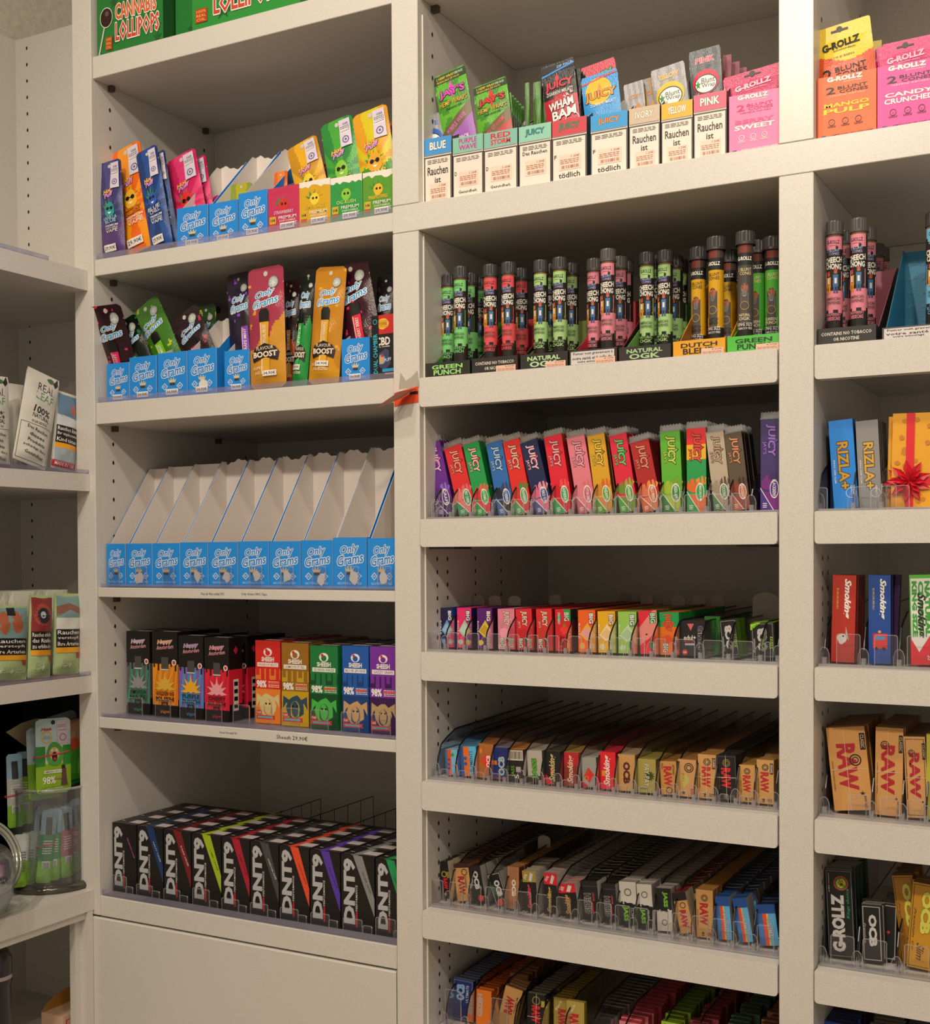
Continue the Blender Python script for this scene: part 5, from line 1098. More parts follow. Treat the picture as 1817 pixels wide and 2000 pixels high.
D = [((857.6, 1190), (883, 1189), (860.5, 1266.6), '#221a48', '#1f4ab0', d_big('', '#6a9ac8', '#9ac0e0', 'BLUE', '#2c3a80'), 'dark blue short roll box with pale diamonds', 3),
     ((892, 1190), (919.5, 1190), (893, 1268), '#e8306a', '#2a1f6a', d_big('', '#a8c8b0', '#c0d8c8', 'GUM', '#23407c'), 'hot pink short roll box with a mint diamond', 3),
     ((931, 1190), (960, 1189), (932, 1269), '#5a1a70', '#4a1c4a', d_big('', '#d8c83c', '#c8a02c', 'HIT', '#8a2c6a'), 'purple short roll box with a yellow triangle', 3),
     ((971.4, 1191), (1004, 1191.5), (973, 1270), '#e88098', '#3a1c24', d_juicy_d('', '#f0a0b0', 'COTTON'), 'rose pink short box with a brown logo', 6),
     ((1006, 1191.5), (1037.5, 1191.5), (1010, 1271), '#e02430', '#a01420', d_juicy_d('', '#c8202c', 'RASPBERRY'), 'red short box with a raspberry and green oval', 9),
     ((1046.5, 1191.5), (1077, 1191.5), (1049, 1273), '#e02c2c', '#a81820', d_juicy_d('', '#c83a2c', 'CHERRY'), 'red short box showing cherries', 12),
     ((1083.7, 1192.6), (1113.7, 1192.6), (1085, 1275), '#d8202c', '#2a3c2c', lambda f: (f.blob(.6, .5, .3, '#f03a34', 3), f.star(.6, .62, .15, '#4a9a2c', 5, .3), f.circ(.25, .78, .14, '#1f7d43', 14, 1.8), f.text('STRAWBERRY', .25, .78, .28, .15, WH, -90), f.poly([(.5, 1), (1, 1), (1, .7)], '#2f9a4a'), f.text('BIG', .75, .82, .2, .3, WH, -90, '#1a6b46', .05), f.text('JUICY', .5, .2, .34, .4, '#8a1c20', 90, BK, .04)), 'red and green strawberry short box', 12),
     ((1128.7, 1194.7), (1162, 1194), (1130, 1277), '#f0641c', '#c8481c', d_big('', '#f0b03c', '#e8a0a0', 'ORANGE', '#c84a2c'), 'orange short roll box', 9),
     ((1167, 1196), (1201, 1195), (1169, 1277), '#e8b01c', '#c8801c', d_big('', '#f0d8b0', '#e8c080', 'BANANA', '#c87a1c'), 'golden yellow banana short roll box', 9),
     ((1207, 1195), (1243, 1194), (1208, 1277), '#9ac85a', '#6a8a4a', d_big('', '#c0d8b0', '#a8c89a', 'APPLE', '#4a9a5a'), 'pale green short roll box', 8),
     ((1246.5, 1195), (1282.5, 1195), (1251, 1280), '#e0283c', '#2f8a4a', lambda f: (f.poly([(0, .2), (0, .6), (.8, 1), (1, 1), (1, .5)], '#e88a80'), f.rect(.6, .7, .95, .95, '#1f7d43'), f.text('BIG', .78, .82, .22, .25, WH, -90), f.circ(.4, .45, .05, BK), f.circ(.7, .22, .17, '#1f7d43', 14, 1.5), f.text('WATERMELON', .7, .22, .3, .15, WH, -90)), 'red and white watermelon short roll box', 8),
     ((1288, 1198.6), (1326, 1197.5), (1290, 1282), '#e8701c', '#1f9a4c', lambda f: (f.rect(0, .66, 1, 1, '#1f9a4c'), f.star(.45, .72, .36, '#e0382c', 4, .55), f.text('JUICY', .42, .76, .42, .4, '#e86a34', -90, BK, .04, 0, .03), f.blob(.4, .35, .3, '#d8501c', 3), f.circ(.82, .22, .15, '#d8302c', 12, 1.5), f.text('RUM', .82, .22, .2, .15, WH, -90), f.text('BIG', .3, .16, .2, .26, WH, -90, '#1a6b46', .05)), 'green and orange rum short box', 8),
     ((1329.6, 1219), (1377, 1219.5), (1331, 1287), '#1f1b1c', '#2c2a2a', lambda f: (f.poly([(.28, .92), (.56, .92), (.42, .72)], '#d8606a'), f.text('edul+', .38, .52, .5, .14, WH), f.text('MENTHOL', .35, .42, .44, .05, '#c8302c'), f.rect(.17, .3, .56, .36, '#b0a8a8'), f.circ(.16, .1, .12, '#c8242c'), f.text('100', .16, .1, .12, .06, WH), f.text('GIZEH', .83, .45, .8, .22, '#1f1b1c', -90, '#c8c4c4', .03, 0, .03)), 'black square box with a small red triangle', 4)]
for i, (TL, TR, BL, fr, sd, des, lab, n) in enumerate(D):
    pk('D', zD, TL, TR, BL, fr, sd, fr if i < 12 else '#3a3637', des, lab+', front row, short-pack shelf', n, .022, .052, 0, lab.split(' short')[0].split(' box')[0]+' box on the short-pack shelf', step=.0228)
def d_ocb(c='#d8d4cc', rot=90, fr=True, slim=None, brd=None):
    def d(f):
        if fr: f.frame(.06, .03, .94, .97, brd or '#8a8884', .0007)
        f.text('OCB', .48, .52, .66, .42, c, rot, None, 0, 0, .06)
        if slim: f.text(slim[0], .84, .4, .4, .16, slim[1], 90, None, 0, .4)
        f.text('Premium', .13, .35, .4, .1, c, rot, None, 0, .3)
    return d
def blk(f): d_ocb('#c8c4bc', 90, True, ('Slim', '#a8d82c'))(f); f.poly([(.0, .78), (0, .96), (.3, 1), (.44, 1)], '#9ad82c'); f.text('FILTERS', .2, .9, .3, .06, BK, 32)
pk('D', zD, (1405, 1211), (1438, 1205), (1413, 1283), '#1a1817', '#5a8a1c', '#2f3a1c', d_ocb('#c8c4bc', 90, True, ('Slim', '#a8d82c')), 'black box with green edges tilted right beside the square black box', 1, .018, .052, 0, 'tilted black and green box', jit=.002)
pk('D', zD, (1466.6, 1222), (1513, 1221), (1470, 1291), '#1a1817', '#2a3a1c', '#8ac81c', blk, 'black box with a lime corner flash at the right end of the short-pack shelf', 5, .020, .052, 0, 'lime-cornered black box', jit=.003)
for q, (px, py, Y) in enumerate(((1392, 1232, .085), (1490, 1185, .25))):
    p = onY((px, py), Y); pack('rolling_paper_pack', T(p.x, Y, zD+.003, .2), .020, .050 if q == 0 else .058, .016, '#2c7a24', '#3f9a2c', '#1f1c1a', lambda f: f.text('GIZEH', .5, .5, .8, .5, BK, -90), ('green pack turned sideways between the two black boxes', 'dark green pack lying at the back behind the lime-cornered box')[q], 'pack')
def pusher(x, y, z, lab, group, r=.010, h=.072):
    m = MB(); m.prism([(-r, 0), (r, 0)]+[(r*math.cos(a), h-r*.55+r*.55*math.sin(a)) for a in [PI*i/10 for i in range(11)]], 'y', 0, .002, mat('#a89f94', .5)); o = m.build('pack_pusher', mw=T(x, y, z)); tag(o, lab, 'pusher', group)
for i, a in enumerate(D):
    if i in (0, 1, 2, 3, 5, 7, 9, 10, 11): 
        l, r = xr(*a[:3], .052, zD); pusher((l+r)/2, .052+.0228*(a[7]+1)+.004, zD+.002, 'rounded grey pusher plate behind a queue of short flavour boxes', 'grey pushers on the short-pack shelf')
pusher(onY((1497, 1180), .18).x, .18, zD+.002, 'larger rounded pusher plate behind the lime-cornered black box', 'large pusher', .018, .08)
dx = []
for i, a in enumerate(D): l, r = xr(*a[:3], .052, zD); dx.append((l, r))
dd = [dx[0][0]-.009]+[(dx[i][1]+dx[i+1][0])/2 for i in range(12)]+[dx[12][1]+.003, -.452, -.412, X4-.008]
dividers('D', zD+.001, .024, .38, .046, dd, 'on the short-pack shelf')
for i in range(len(dd)-1): front_tab((dd[i]+dd[i+1])/2, .016, zD+.003, min(.020, dd[i+1]-dd[i]-.014) if dd[i+1]-dd[i] < .034 else .026, .024, 'clear acrylic front tab before a short flavour box', 'clear tabs on the short-pack shelf')

def d_smk(word, c, bgc=None, rot=90, extra=None, v=.5, h=.5, w=.84, oc=None):
    def d(f):
        for e in (extra or []): getattr(f, e[0])(*e[1:])
        f.text(word, .48, v, w, h, c, rot, oc, .04, .35, .03)
    return d
TAN = '#c99658'
E_ = [((869, 1468), (892.6, 1466), (871, 1517), '#4a6a9a', '#7ab0d8', '#8ab8d8', lambda f: (f.rect(.2, 0, .5, 1, '#e8501c'), f.rect(.5, 0, 1, 1, '#7ab8d8'), f.circ(.3, .6, .1, '#2f5a9a'), f.circ(.3, .42, .1, '#2f5a9a'), f.circ(.3, .25, .1, '#2f5a9a'), f.star(.6, .8, .2, '#3a9a4a', 5)), 'small blue and orange pack, leftmost on the brown-pack shelf', 9),
      ((898, 1463), (929, 1461), (902, 1520.6), '#e8701c', '#4a90c8', '#4a90c0', lambda f: (f.rect(0, 0, .2, 1, '#2f5a9a'), f.rect(.55, 0, 1, 1, '#5ab8e0'), f.circ(.3, .6, .1, '#2f5a9a'), f.circ(.3, .42, .1, '#2f5a9a'), f.text('ELEMENTS', .66, .5, .7, .2, '#3a4a6a', 90)), 'orange and sky blue striped pack, second on the brown-pack shelf', 12),
      ((934, 1455), (963.5, 1455), (934.5, 1521.7), '#b0682c', '#5a3018', '#a86a3a', lambda f: (f.poly([(.1, .5), (.6, .26), (1, .5), (.6, .74)], '#e0402c'), f.text('OCB', .66, .5, .34, .26, WH, 90, None, 0, 0, .03), f.rect(.1, .72, .25, .86, '#e8843c')), 'copper brown pack with a red diamond', 13),
      ((963, 1463.7), (991.4, 1462.6), (964.5, 1526), '#1c2a6a', '#141c44', '#8a7a84', lambda f: (f.text('OCB', .55, .42, .6, .44, '#a8b8c0', 90, None, 0, 0, .05), f.rect(.05, .45, .25, .58, '#e0702c'), f.rect(.05, 0, .95, .06, '#8a2c3a')), 'royal blue pack with big pale letters', 13),
      ((994.6, 1468), (1021.4, 1467), (996.7, 1529), '#241c1a', '#4a4238', '#c8843c', lambda f: (f.rect(.02, .65, .98, .98, '#c8bca8'), f.bars(.08, .7, .9, .94, BK, 5), f.text('JASS', .25, .3, .36, .3, '#6ab02c', 90), f.text('5', .5, .14, .14, .3, WH, 90), f.rect(.45, .28, .8, .45, '#a8a098')), 'black and tan pack with a barcode and small green word', 13),
      ((1028.5, 1468), (1058, 1467), (1032, 1530), '#b8aca0', '#6a6258', '#b0a898', lambda f: (f.rect(0, 0, 1, .2, '#241f1c'), f.text('JASS', .5, .42, .66, .42, '#5aa82c', 90, '#24301c', .05, 0, .05)), 'pale grey pack with chunky green letters', 13),
      ((1065, 1472.3), (1094.4, 1472.3), (1066.5, 1536.7), '#1a1816', '#2a2826', '#4a4a34', d_smk('Smoking', '#c8b878', None, 90, [('poly', [(0, 0), (.55, 0), (0, .3)], '#c8242c'), ('rect', .3, .3, .5, .5, '#c8242c')]), 'black pack with gold script and a red corner', 13),
      ((1101.5, 1474.4), (1129.8, 1475.5), (1102, 1540), '#b8242c', '#d83a3c', '#a8894a', d_smk('Smoking', '#e8c0a8', None, 90, [('rect', 0, 0, 1, .6, '#8a3024')]), 'brick red pack with cream script', 12),
      ((1135, 1485), (1164, 1487), (1138.4, 1543), '#9a9a90', '#7a6a64', '#b0aca0', lambda f: (f.poly([(.1, .35), (.5, .15), (.85, .4), (.45, .68)], '#d8302c'), f.ring(.3, .3, .14, '#d8b02c'), f.ring(.3, .52, .12, '#5a9a2c'), f.poly([(0, 0), (.5, 0), (0, .2)], '#c8242c')), 'silver grey pack with a red and yellow badge', 11),
      ((1171, 1473.6), (1202, 1474.7), (1173, 1546), '#e0202c', '#b0182a', '#c8283c', d_smk('Smoking', '#f0e0d8', None, 90, [('rect', .12, .35, .35, .5, '#e0902c')]), 'bright red pack with white script, centre of the brown-pack shelf', 16),
      ((1207, 1477), (1240, 1479), (1208.4, 1548), TAN, '#a07848', '#b8a078', d_letters('OCB', '#5a2018', -90, .5, .5, .6, .42, None, None, .06), 'tan pack with large dark red letters', 14),
      ((1245, 1488), (1281, 1490), (1246, 1554), '#a8984a', '#8a7a3c', '#a0904a', lambda f: (f.text('PAY-PAY', .5, .52, .66, .3, '#e0d8b8', -90, BK, .03), f.star(.65, .5, .3, '#3a4a1c', 12, .6), f.text('PAY-PAY', .5, .52, .66, .3, '#e0d8b8', -90, BK, .03), f.text('GoGreen', .32, .14, .4, .08, '#4a6a2c')), 'olive green pack with black and white lettering', 14),
      ((1288.3, 1490), (1320.7, 1491), (1292, 1555), '#c8904c', '#9a6a34', '#a07038', lambda f: (f.text('RAW', .46, .55, .6, .5, '#c0282c', -90, None, 0, 0, .05), f.ring(.5, .13, .2, '#4a2c1c', .3), f.text('ARTESANO', .82, .75, .3, .12, '#3a2a1c', -90), f.text('TRAY', .15, .85, .2, .1, '#3a2a1c', -90)), 'tan pack with red letters and a ring at its foot', 14),
      ((1324.4, 1485.7), (1360, 1488), (1325, 1558), '#cf9a5e', '#a07040', '#a87840', lambda f: (f.ring(.6, .78, .26, '#3a2a1c', .2), f.ring(.6, .78, .16, '#3a2a1c', .3), f.poly([(.1, .48), (.36, .22), (.66, .45), (.36, .66)], '#c0b860'), f.text('PULL', .28, .5, .24, .14, '#b83a24', -90), f.star(.3, .1, .13, '#3a2a1c', 5, .35), f.text('RAW', .78, .12, .2, .22, '#b8242c', -90)), 'tan pack with a dark ring and a pale PULL diamond', 14),
      ((1363.6, 1475.8), (1399, 1478), (1363.6, 1561.6), '#d09a5a', '#a87440', '#b88448', lambda f: (d_raw('#c0282c')(f), f.rect(.46, 0, .475, 1, '#e8d8b8'), f.rect(0, .475, 1, .485, '#e8d8b8')), 'tan CLASSIC pack tied with pale string on the brown-pack shelf', 17),
      ((1400, 1479), (1437.4, 1481.3), (1403, 1566), '#1a1816', '#26221f', '#2c2826', lambda f: (d_raw('#d8222c', '#8a7a3c', None)(f), f.rect(.46, 0, .475, 1, '#e8d8b8'), f.rect(0, .5, 1, .51, '#e8d8b8'), f.frame(.02, .02, .98, .98, '#6a6a60', .0004)), 'black pack with red letters tied with pale string', 17),
      ((1444, 1498), (1475, 1500), (1446, 1570.4), '#d09c58', '#8a8a3c', '#b0803c', d_raw('#c0282c', '#3a2a1c', None), 'tan pack with red letters, second from the right post', 16),
      ((1478.8, 1488), (1512, 1490), (1479, 1573.7), '#d2a05e', '#a8743c', '#b88a4c', d_raw('#c0282c', '#3a2a1c', 'ORGANIC'), 'tan ORGANIC pack nearest to the right post', 16)]
dx = []
for i, (TL, TR, BL, fr, sd, tp, des, lab, n) in enumerate(E_):
    o, mw, w, h = pk('E', zE, TL, TR, BL, fr, sd, tp, des, lab+', brown-pack shelf' if len(lab.split()) < 12 and 'shelf' not in lab else lab, n, .0195, .040, .0, lab.split(',')[0].replace(' with a stack of tan tops behind','').replace(' and a stack of tan tops behind','').replace(' with a dotted navy top beside the right post',' with a dotted top').replace(' and small green word','').replace(' on the brown-pack shelf',''), step=.0203, jit=.0012)
    dx.append((mw.translation.x-w/2, mw.translation.x+w/2))
    if i in (14, 15): pass
dd = [dx[0][0]-.006]+[(dx[i][1]+dx[i+1][0])/2+.001 for i in range(17)]+[dx[-1][1]+.006]
dividers('E', zE+.001, .026, .37, .062, [min(x, X4-.007) for x in dd], 'on the brown-pack shelf')
for i in range(len(dd)-1): front_tab((dd[i]+dd[i+1])/2, .020, zE+.003, .012, .012, 'small clear front tab on the brown-pack shelf', 'clear tabs on the brown-pack shelf')

def giz(f): f.rect(0, .86, 1, .87, '#5a5856'); f.text('GIZEH', .36, .42, .52, .38, '#1c1a1a', 90, '#c8c4c0', .035, 0, .03); f.text('MAGNET', .72, .6, .22, .12, '#d8504a', 90); f.rect(.6, .18, .68, .45, '#c8242c')
def jass_a(f): f.rect(0, .52, 1, 1, '#cfc8bc'); f.ring(.5, .76, .22, '#6a645c', .3); [f.blob(random.Random(q).random(), .5+.04*random.Random(q+9).random(), .08, BK if q % 2 else '#cfc8bc', q) for q in range(8)]; f.text('JASS', .32, .27, .34, .36, '#7ab82c', -90, None, 0, 0, .05); f.text('SLIM', .72, .3, .25, .14, '#9a948c', -90)
def jass_b(f): f.rect(0, 0, 1, .46, '#c8c0b4'); f.ring(.5, .2, .2, '#6a645c', .3); [f.blob(random.Random(q).random(), .46+.04*random.Random(q+9).random(), .08, BK if q % 2 else '#cfc8bc', q) for q in range(8)]; f.text('JASS', .6, .74, .36, .36, '#7ab82c', -90, None, 0, 0, .05)
def smg(top, c): return lambda f: (f.rect(0, .72, 1, 1, top), f.poly([(.45, .76), (.6, .96), (.8, .92), (.66, .74)], '#d8d4cc'), f.text('50%', .22, .86, .14, .2, WH, 60), f.text('Smoking', .46, .36, .62, .4, c, 90, None, 0, .35, .04))
def elem(f): f.rect(0, .78, 1, 1, '#1f4f9a'); f.rect(.3, 0, .5, .78, '#e8501c'); f.rect(.5, 0, .58, .78, '#f0c03c'); f.rect(.58, 0, 1, .78, '#5ab0e0'); f.rect(0, .0, .3, .78, '#3a6aa8'); f.rect(.05, .2, .25, .55, '#2c80c8'); f.text('ELEMENTS', .62, .4, .56, .26, '#cfc8c0', 90, '#4a4a4c', .04)
WT = '#d4ccc4'
F_ = [((855.5, 1688), (875, 1686), (865, 1760), '#171412', '#d8c8a8', '#171412', lambda f: (f.ring(.5, .66, .26, '#b8983c', .3), f.text('RAW', .55, .4, .3, .4, '#d8222c', -90, None, 0, 0, .05), f.rect(.75, .55, .98, .72, '#8a7a2c'), f.star(.4, .12, .2, '#b8983c', 5, .4)), 'narrow black and gold pack, leftmost on the tall-pack shelf', 22, .03),
      ((886.6, 1693.4), (915, 1694.4), (895, 1765), TAN, '#8a5a30', '#4a2418', lambda f: (f.rect(0, .9, 1, 1, '#3a1c14'), f.text('RAW', .42, .42, .5, .46, '#a8222a', -90, None, 0, 0, .05), f.ring(.68, .78, .2, '#3a2a1c', .25), f.text('ETHEREAL', .72, .5, .34, .12, '#3a2a1c', -90)), 'tan pack with a dark brown lid, second on the tall-pack shelf', 22, .03),
      ((916, 1697.7), (938, 1695.5), (928, 1769.6), '#171514', '#b0a8a0', '#1c1a1a', lambda f: (f.text('OCB', .5, .62, .5, .44, '#c8c4bc', -90, None, 0, 0, .06), f.circ(.66, .13, .24, '#e0302c')), 'black pack with white letters and a red dot, upright one', 24, .03),
      ((951.7, 1709.5), (973, 1696.6), (971, 1772), '#171514', '#a8a29c', '#8a857e', lambda f: (f.frame(.05, .03, .95, .97, '#b8b4ac', .0008), f.text('OCB', .55, .52, .5, .44, '#c8c4bc', -90, None, 0, 0, .06), f.text('X-PERT', .2, .5, .3, .14, '#2f9a6a', -90), f.circ(.4, .1, .24, '#e0302c')), 'black framed pack tilted left with a red dot', 6, .03),
      ((992, 1695.5), (1014, 1695.5), (992.4, 1778), '#a8704a', '#6a3a20', '#a8743c', lambda f: (f.frame(.08, .03, .92, .98, '#c89a70', .0005), f.text('OCB', .55, .5, .4, .36, '#e8dcc8', -90, None, 0, 0, .05)), 'brown cardboard pack with small cream letters', 14, .03),
      ((1020, 1706), (1046, 1709.5), (1026, 1784.6), '#1a1817', WT, '#b8b0a8', smg('#a8903c', '#d83a5a'), 'black pack with a gold top and pink script', 4, .03),
      ((1063, 1709.5), (1088, 1712.7), (1063.5, 1791), '#1a1817', WT, '#b0aaa0', smg('#d8202c', '#c8a83c'), 'black pack with a red top and golden script, white sides', 22, .02),
      ((1089.7, 1730), (1123, 1731), (1098.7, 1793), '#1a1817', WT, '#b8b0a8', smg('#d8202c', '#c8923c'), 'shorter black pack with a red and white top', 18, .03),
      ((1133, 1726.6), (1166, 1728.8), (1139.5, 1802), '#1c1a1a', WT, '#1c1a1a', giz, 'black magnet pack with outlined letters, left one of two', 20, .03),
      ((1173.6, 1733), (1202, 1735.4), (1178.7, 1809), '#1c1a1a', WT, '#1c1a1a', giz, 'black magnet pack with outlined letters, right one of two', 20, .03),
      ((1209, 1726.6), (1241.5, 1728.8), (1213, 1812.4), '#1a1817', '#a09a92', '#a8a098', jass_a, 'half white half black pack with green letters, left one of two', 17, .03),
      ((1243, 1731), (1272, 1733), (1248, 1816.8), '#1a1817', '#a09a92', '#a8a29c', jass_a, 'half white half black pack with green letters, right one of two', 17, .03),
      ((1280.4, 1741), (1309.7, 1743), (1284.4, 1824.5), '#1a1817', '#a8a29a', '#b0a9a0', jass_b, 'black-topped pack with lime letters and a white foot', 19, .03),
      ((1312.6, 1749.7), (1338, 1746.4), (1329.5, 1829), TAN, '#c8b898', '#8a1f24', lambda f: (f.rect(0, .8, 1, 1, '#1c1412'), f.ring(.6, .68, .22, '#3a2a1c', .25), f.text('RAW', .5, .35, .44, .5, '#b0222a', -90, None, 0, 0, .05)), 'tan pack with a black lid leaning left', 20, .03),
      ((1359, 1740), (1392, 1743), (1360, 1833), TAN, '#9a6a38', '#b07c3c', d_raw('#b0222a', '#3a2a1c', None), 'tan pack with large red letters and a stack of tan tops behind', 22, .0),
      ((1396, 1755), (1423, 1758.5), (1403, 1839), '#5ab0e0', '#b0a8a8', '#1c4a80', elem, 'blue and orange striped pack, left one of three on the tall-pack shelf', 18, .03),
      ((1429.7, 1760.7), (1457, 1763), (1444, 1846.6), '#5ab0e0', '#b0a8a8', '#1c4a80', elem, 'blue and orange striped pack, middle one of three on the tall-pack shelf', 18, .03),
      ((1475, 1773), (1512, 1780), (1484.7, 1853), '#5ab0e0', '#2a2c4a', '#1a1f3c', elem, 'blue and orange striped pack with a dotted navy top beside the right post', 20, .03)]
dx = []
for i, (TL, TR, BL, fr, sd, tp, des, lab, n, bk_) in enumerate(F_):
    o, mw, w, h = pk('F', zF, TL, TR, BL, fr, sd, tp, des, lab, n, .0165, .045, bk_, lab.split(',')[0].replace(' with a stack of tan tops behind','').replace(' and a stack of tan tops behind','').replace(' with a dotted navy top beside the right post',' with a dotted top').replace(' and small green word','').replace(' on the brown-pack shelf',''), step=.0172, jit=.0015)
    a = mw @ Vector((-w/2, 0, 0)); b = mw @ Vector((w/2, 0, 0)); dx.append((a.x, b.x))
    if i == 17:
        pass
dd = [dx[0][0]-.012]+[(dx[i][1]+dx[i+1][0])/2 for i in range(17)]+[min(dx[-1][1]+.006, X4-.007)]
dividers('F', zF+.001, .030, .37, .062, dd, 'on the tall-pack shelf')
for i in range(len(dd)-1): front_tab((dd[i]+dd[i+1])/2, .022, zF+.003, .021, .034, 'clear acrylic front tab on the tall-pack shelf', 'clear tabs on the tall-pack shelf')
for q, i in enumerate((3, 4, 2, 11, 8)): pusher((dx[i][0]+dx[i][1])/2+.004, .045+.0172*(F_[i][8]+1.5), zF+.002, 'rounded pusher plate behind a queue on the tall-pack shelf', 'pushers on the tall-pack shelf', .010, .077)

# --- lowest visible shelf
zG0 = FAS[5][0]
def lowp(TL, TR, sl, h, fr, sd, tp, des, lab, n, d=.010, Y=.06, jit=.002, back=.06, yaw=0, q=''):
    m_, w, _ = pose(TL, TR, (TL[0]+sl, TL[1]+140), Y, zG0, back, d)
    # rebuild at the real height so that the pack stands on the shelf
    a = math.atan2(-sl, 140); R = Matrix.Rotation(-back, 4, 'X') @ Matrix.Rotation(a, 4, 'Y')
    p = hit(((TL[0]+TR[0])/2, (TL[1]+TR[1])/2), (0, Y+.01, 0), Vector((0, 1, 0))); hh = h
    off = R @ Vector((0, 0, hh)); base = Vector((p.x-off.x, Y, zG0+.003+abs(math.sin(a))*w/2))
    mw = Matrix.Translation(base) @ R @ Matrix.Rotation(yaw, 4, 'Z')
    top = (mw @ Vector((0, 0, hh))).z; hh *= 1+(p.z-top)/hh
    o = pack('rolling_paper_pack', mw, w, hh, d, fr, sd, tp, des, lab, 'pack')
    for k in range(1, n+1):
        M2 = Matrix.Translation((rnd.uniform(-jit, jit), (d+.0012)*k, 0)) @ mw @ Matrix.Rotation(rnd.uniform(-.06, .06), 4, 'Z')
        if M2.translation.y > .385: break
        if k <= 3: dup(o, M2, 'pack queued behind the '+q, 'queued behind the '+q)
        else: far_pack(M2, w, hh, d, sd, tp)
    return o
lowp((893.5, 1910), (932, 1917), -3, .10, '#1c2c6a', '#101838', '#7a84a0', d_letters('OCB', '#8ab0d8', 90, .38, .68, .40, .42, [('t', 'ULTIMATE', .72, .66, .42, .13, '#c8d0e0', 90), ('f', .04, .02, .96, .97, '#8a94c0', .0005)], None, .06), 'navy blue pack with pale letters, leftmost on the lowest visible shelf', 18, .009, q='navy blue pack')
lowp((937.5, 1930.6), (966, 1937), 0, .10, '#e87a1c', '#c85a14', '#c86018', d_letters('GIZEH', '#b8b4b0', 90, .25, .55, .66, .34, None, None, .05), 'orange pack with grey letters on the lowest visible shelf', 18, .009, q='orange pack')
lowp((1006, 1926), (1037, 1940), -32, .10, TAN, '#8a5a30', '#a87848', d_letters('RAW', '#b0222a', 90, .45, .55, .42, .5, [('t', 'PREMIUM', .8, .6, .4, .1, '#4a2c1c', 90)], None, .06), 'tan pack tilted right between the orange pack and the black pack', 3, .009, yaw=.15, q='tilted tan pack')
lowp((1002, 1905), (1036, 1900), 0, .10, '#a87848', '#7a4a28', '#8a5a34', None, 'brown pack standing behind the tilted tan pack', 11, .012, .12, .006, q='brown pack by the orange queue')
lowp((1036, 1939), (1069, 1942), 0, .10, '#171412', '#2a2622', '#8a857c', d_letters('RAW', '#d8222c', -90, .5, .5, .42, .5, [('o', .5, .83, .24, '#8a7a3c', .25), ('r', .5, 0, .52, 1, '#d8c8a8'), ('r', 0, .42, 1, .43, '#d8c8a8'), ('r', .8, .7, 1, .85, '#b8a82c')], None, .06), 'black pack with red letters tied with string, lowest visible shelf', 20, .009, q='black string-tied pack')
lowp((1085, 1946), (1117, 1950), 3, .10, '#a8903c', '#8a7a2c', '#8a7424', d_letters('RAW', '#b8222c', -90, .5, .5, .42, .5, [('t', 'Black', .3, .8, .3, .14, '#e8dcb0', 60)], None, .06), 'dark gold pack with red letters, left one of the two gold packs', 12, .009, .07, q='dark gold pack')
lowp((1110, 1953), (1144, 1957.6), 3, .10, '#b8a050', '#9a8230', '#b89c44', d_letters('RAW', '#c8242c', -90, .45, .5, .42, .5, [('t', 'Black', .3, .8, .3, .14, '#f0e6c0', 60)], None, .06), 'shiny gold pack with red letters, right one of the two gold packs', 0, .009, .055, q='gold pack')
lowp((1166, 1986), (1196, 1990), 2, .09, '#1a1817', '#a8a29a', '#4a4644', None, 'black and white pack low in the frame between gold and pink packs', 14, .012, q='black and white pack')
for c, tp, (a, b), nm in (('#e88088', '#c84a58', ((1213, 1993), (1252, 1997)), 'coral pink pack'), ('#a8c83c', '#6a8a1c', ((1294, 1992), (1331, 1999)), 'lime green pack'),
                         ('#b8505a', '#8a2f3a', ((1350, 1998), (1386, 2004)), 'wine red pack'), ('#4a6a58', '#2f4a3e', ((1423, 1996), (1462, 2002)), 'dark teal pack'), ('#a8684a', '#7a4430', ((1487, 1996), (1518, 2002)), 'rusty brown pack')):
    def ex(f, nm=nm): f.text('BLOW', .5, .8, .7, .1, '#3a1c20')
    o = lowp(a, b, 0, .10, c, tp, tp, ex, nm+' at the bottom of the frame, head of a jumbled queue', 19, .0135, .055, .005, .08, q=nm+' at the bottom')
ddl = [-.868, -.835, -.795, -.76, -.72, -.685, -.645, -.60, -.55, -.505, -.46, -.415]
dividers('G', zG0+.001, .035, .37, .062, ddl, 'on the lowest visible shelf')
for i in (0, 2): front_tab((ddl[i]+ddl[i+1])/2-.002, .030, zG0+.003, .026, .054, 'clear acrylic front tab on the lowest visible shelf', 'clear tabs on the lowest visible shelf')

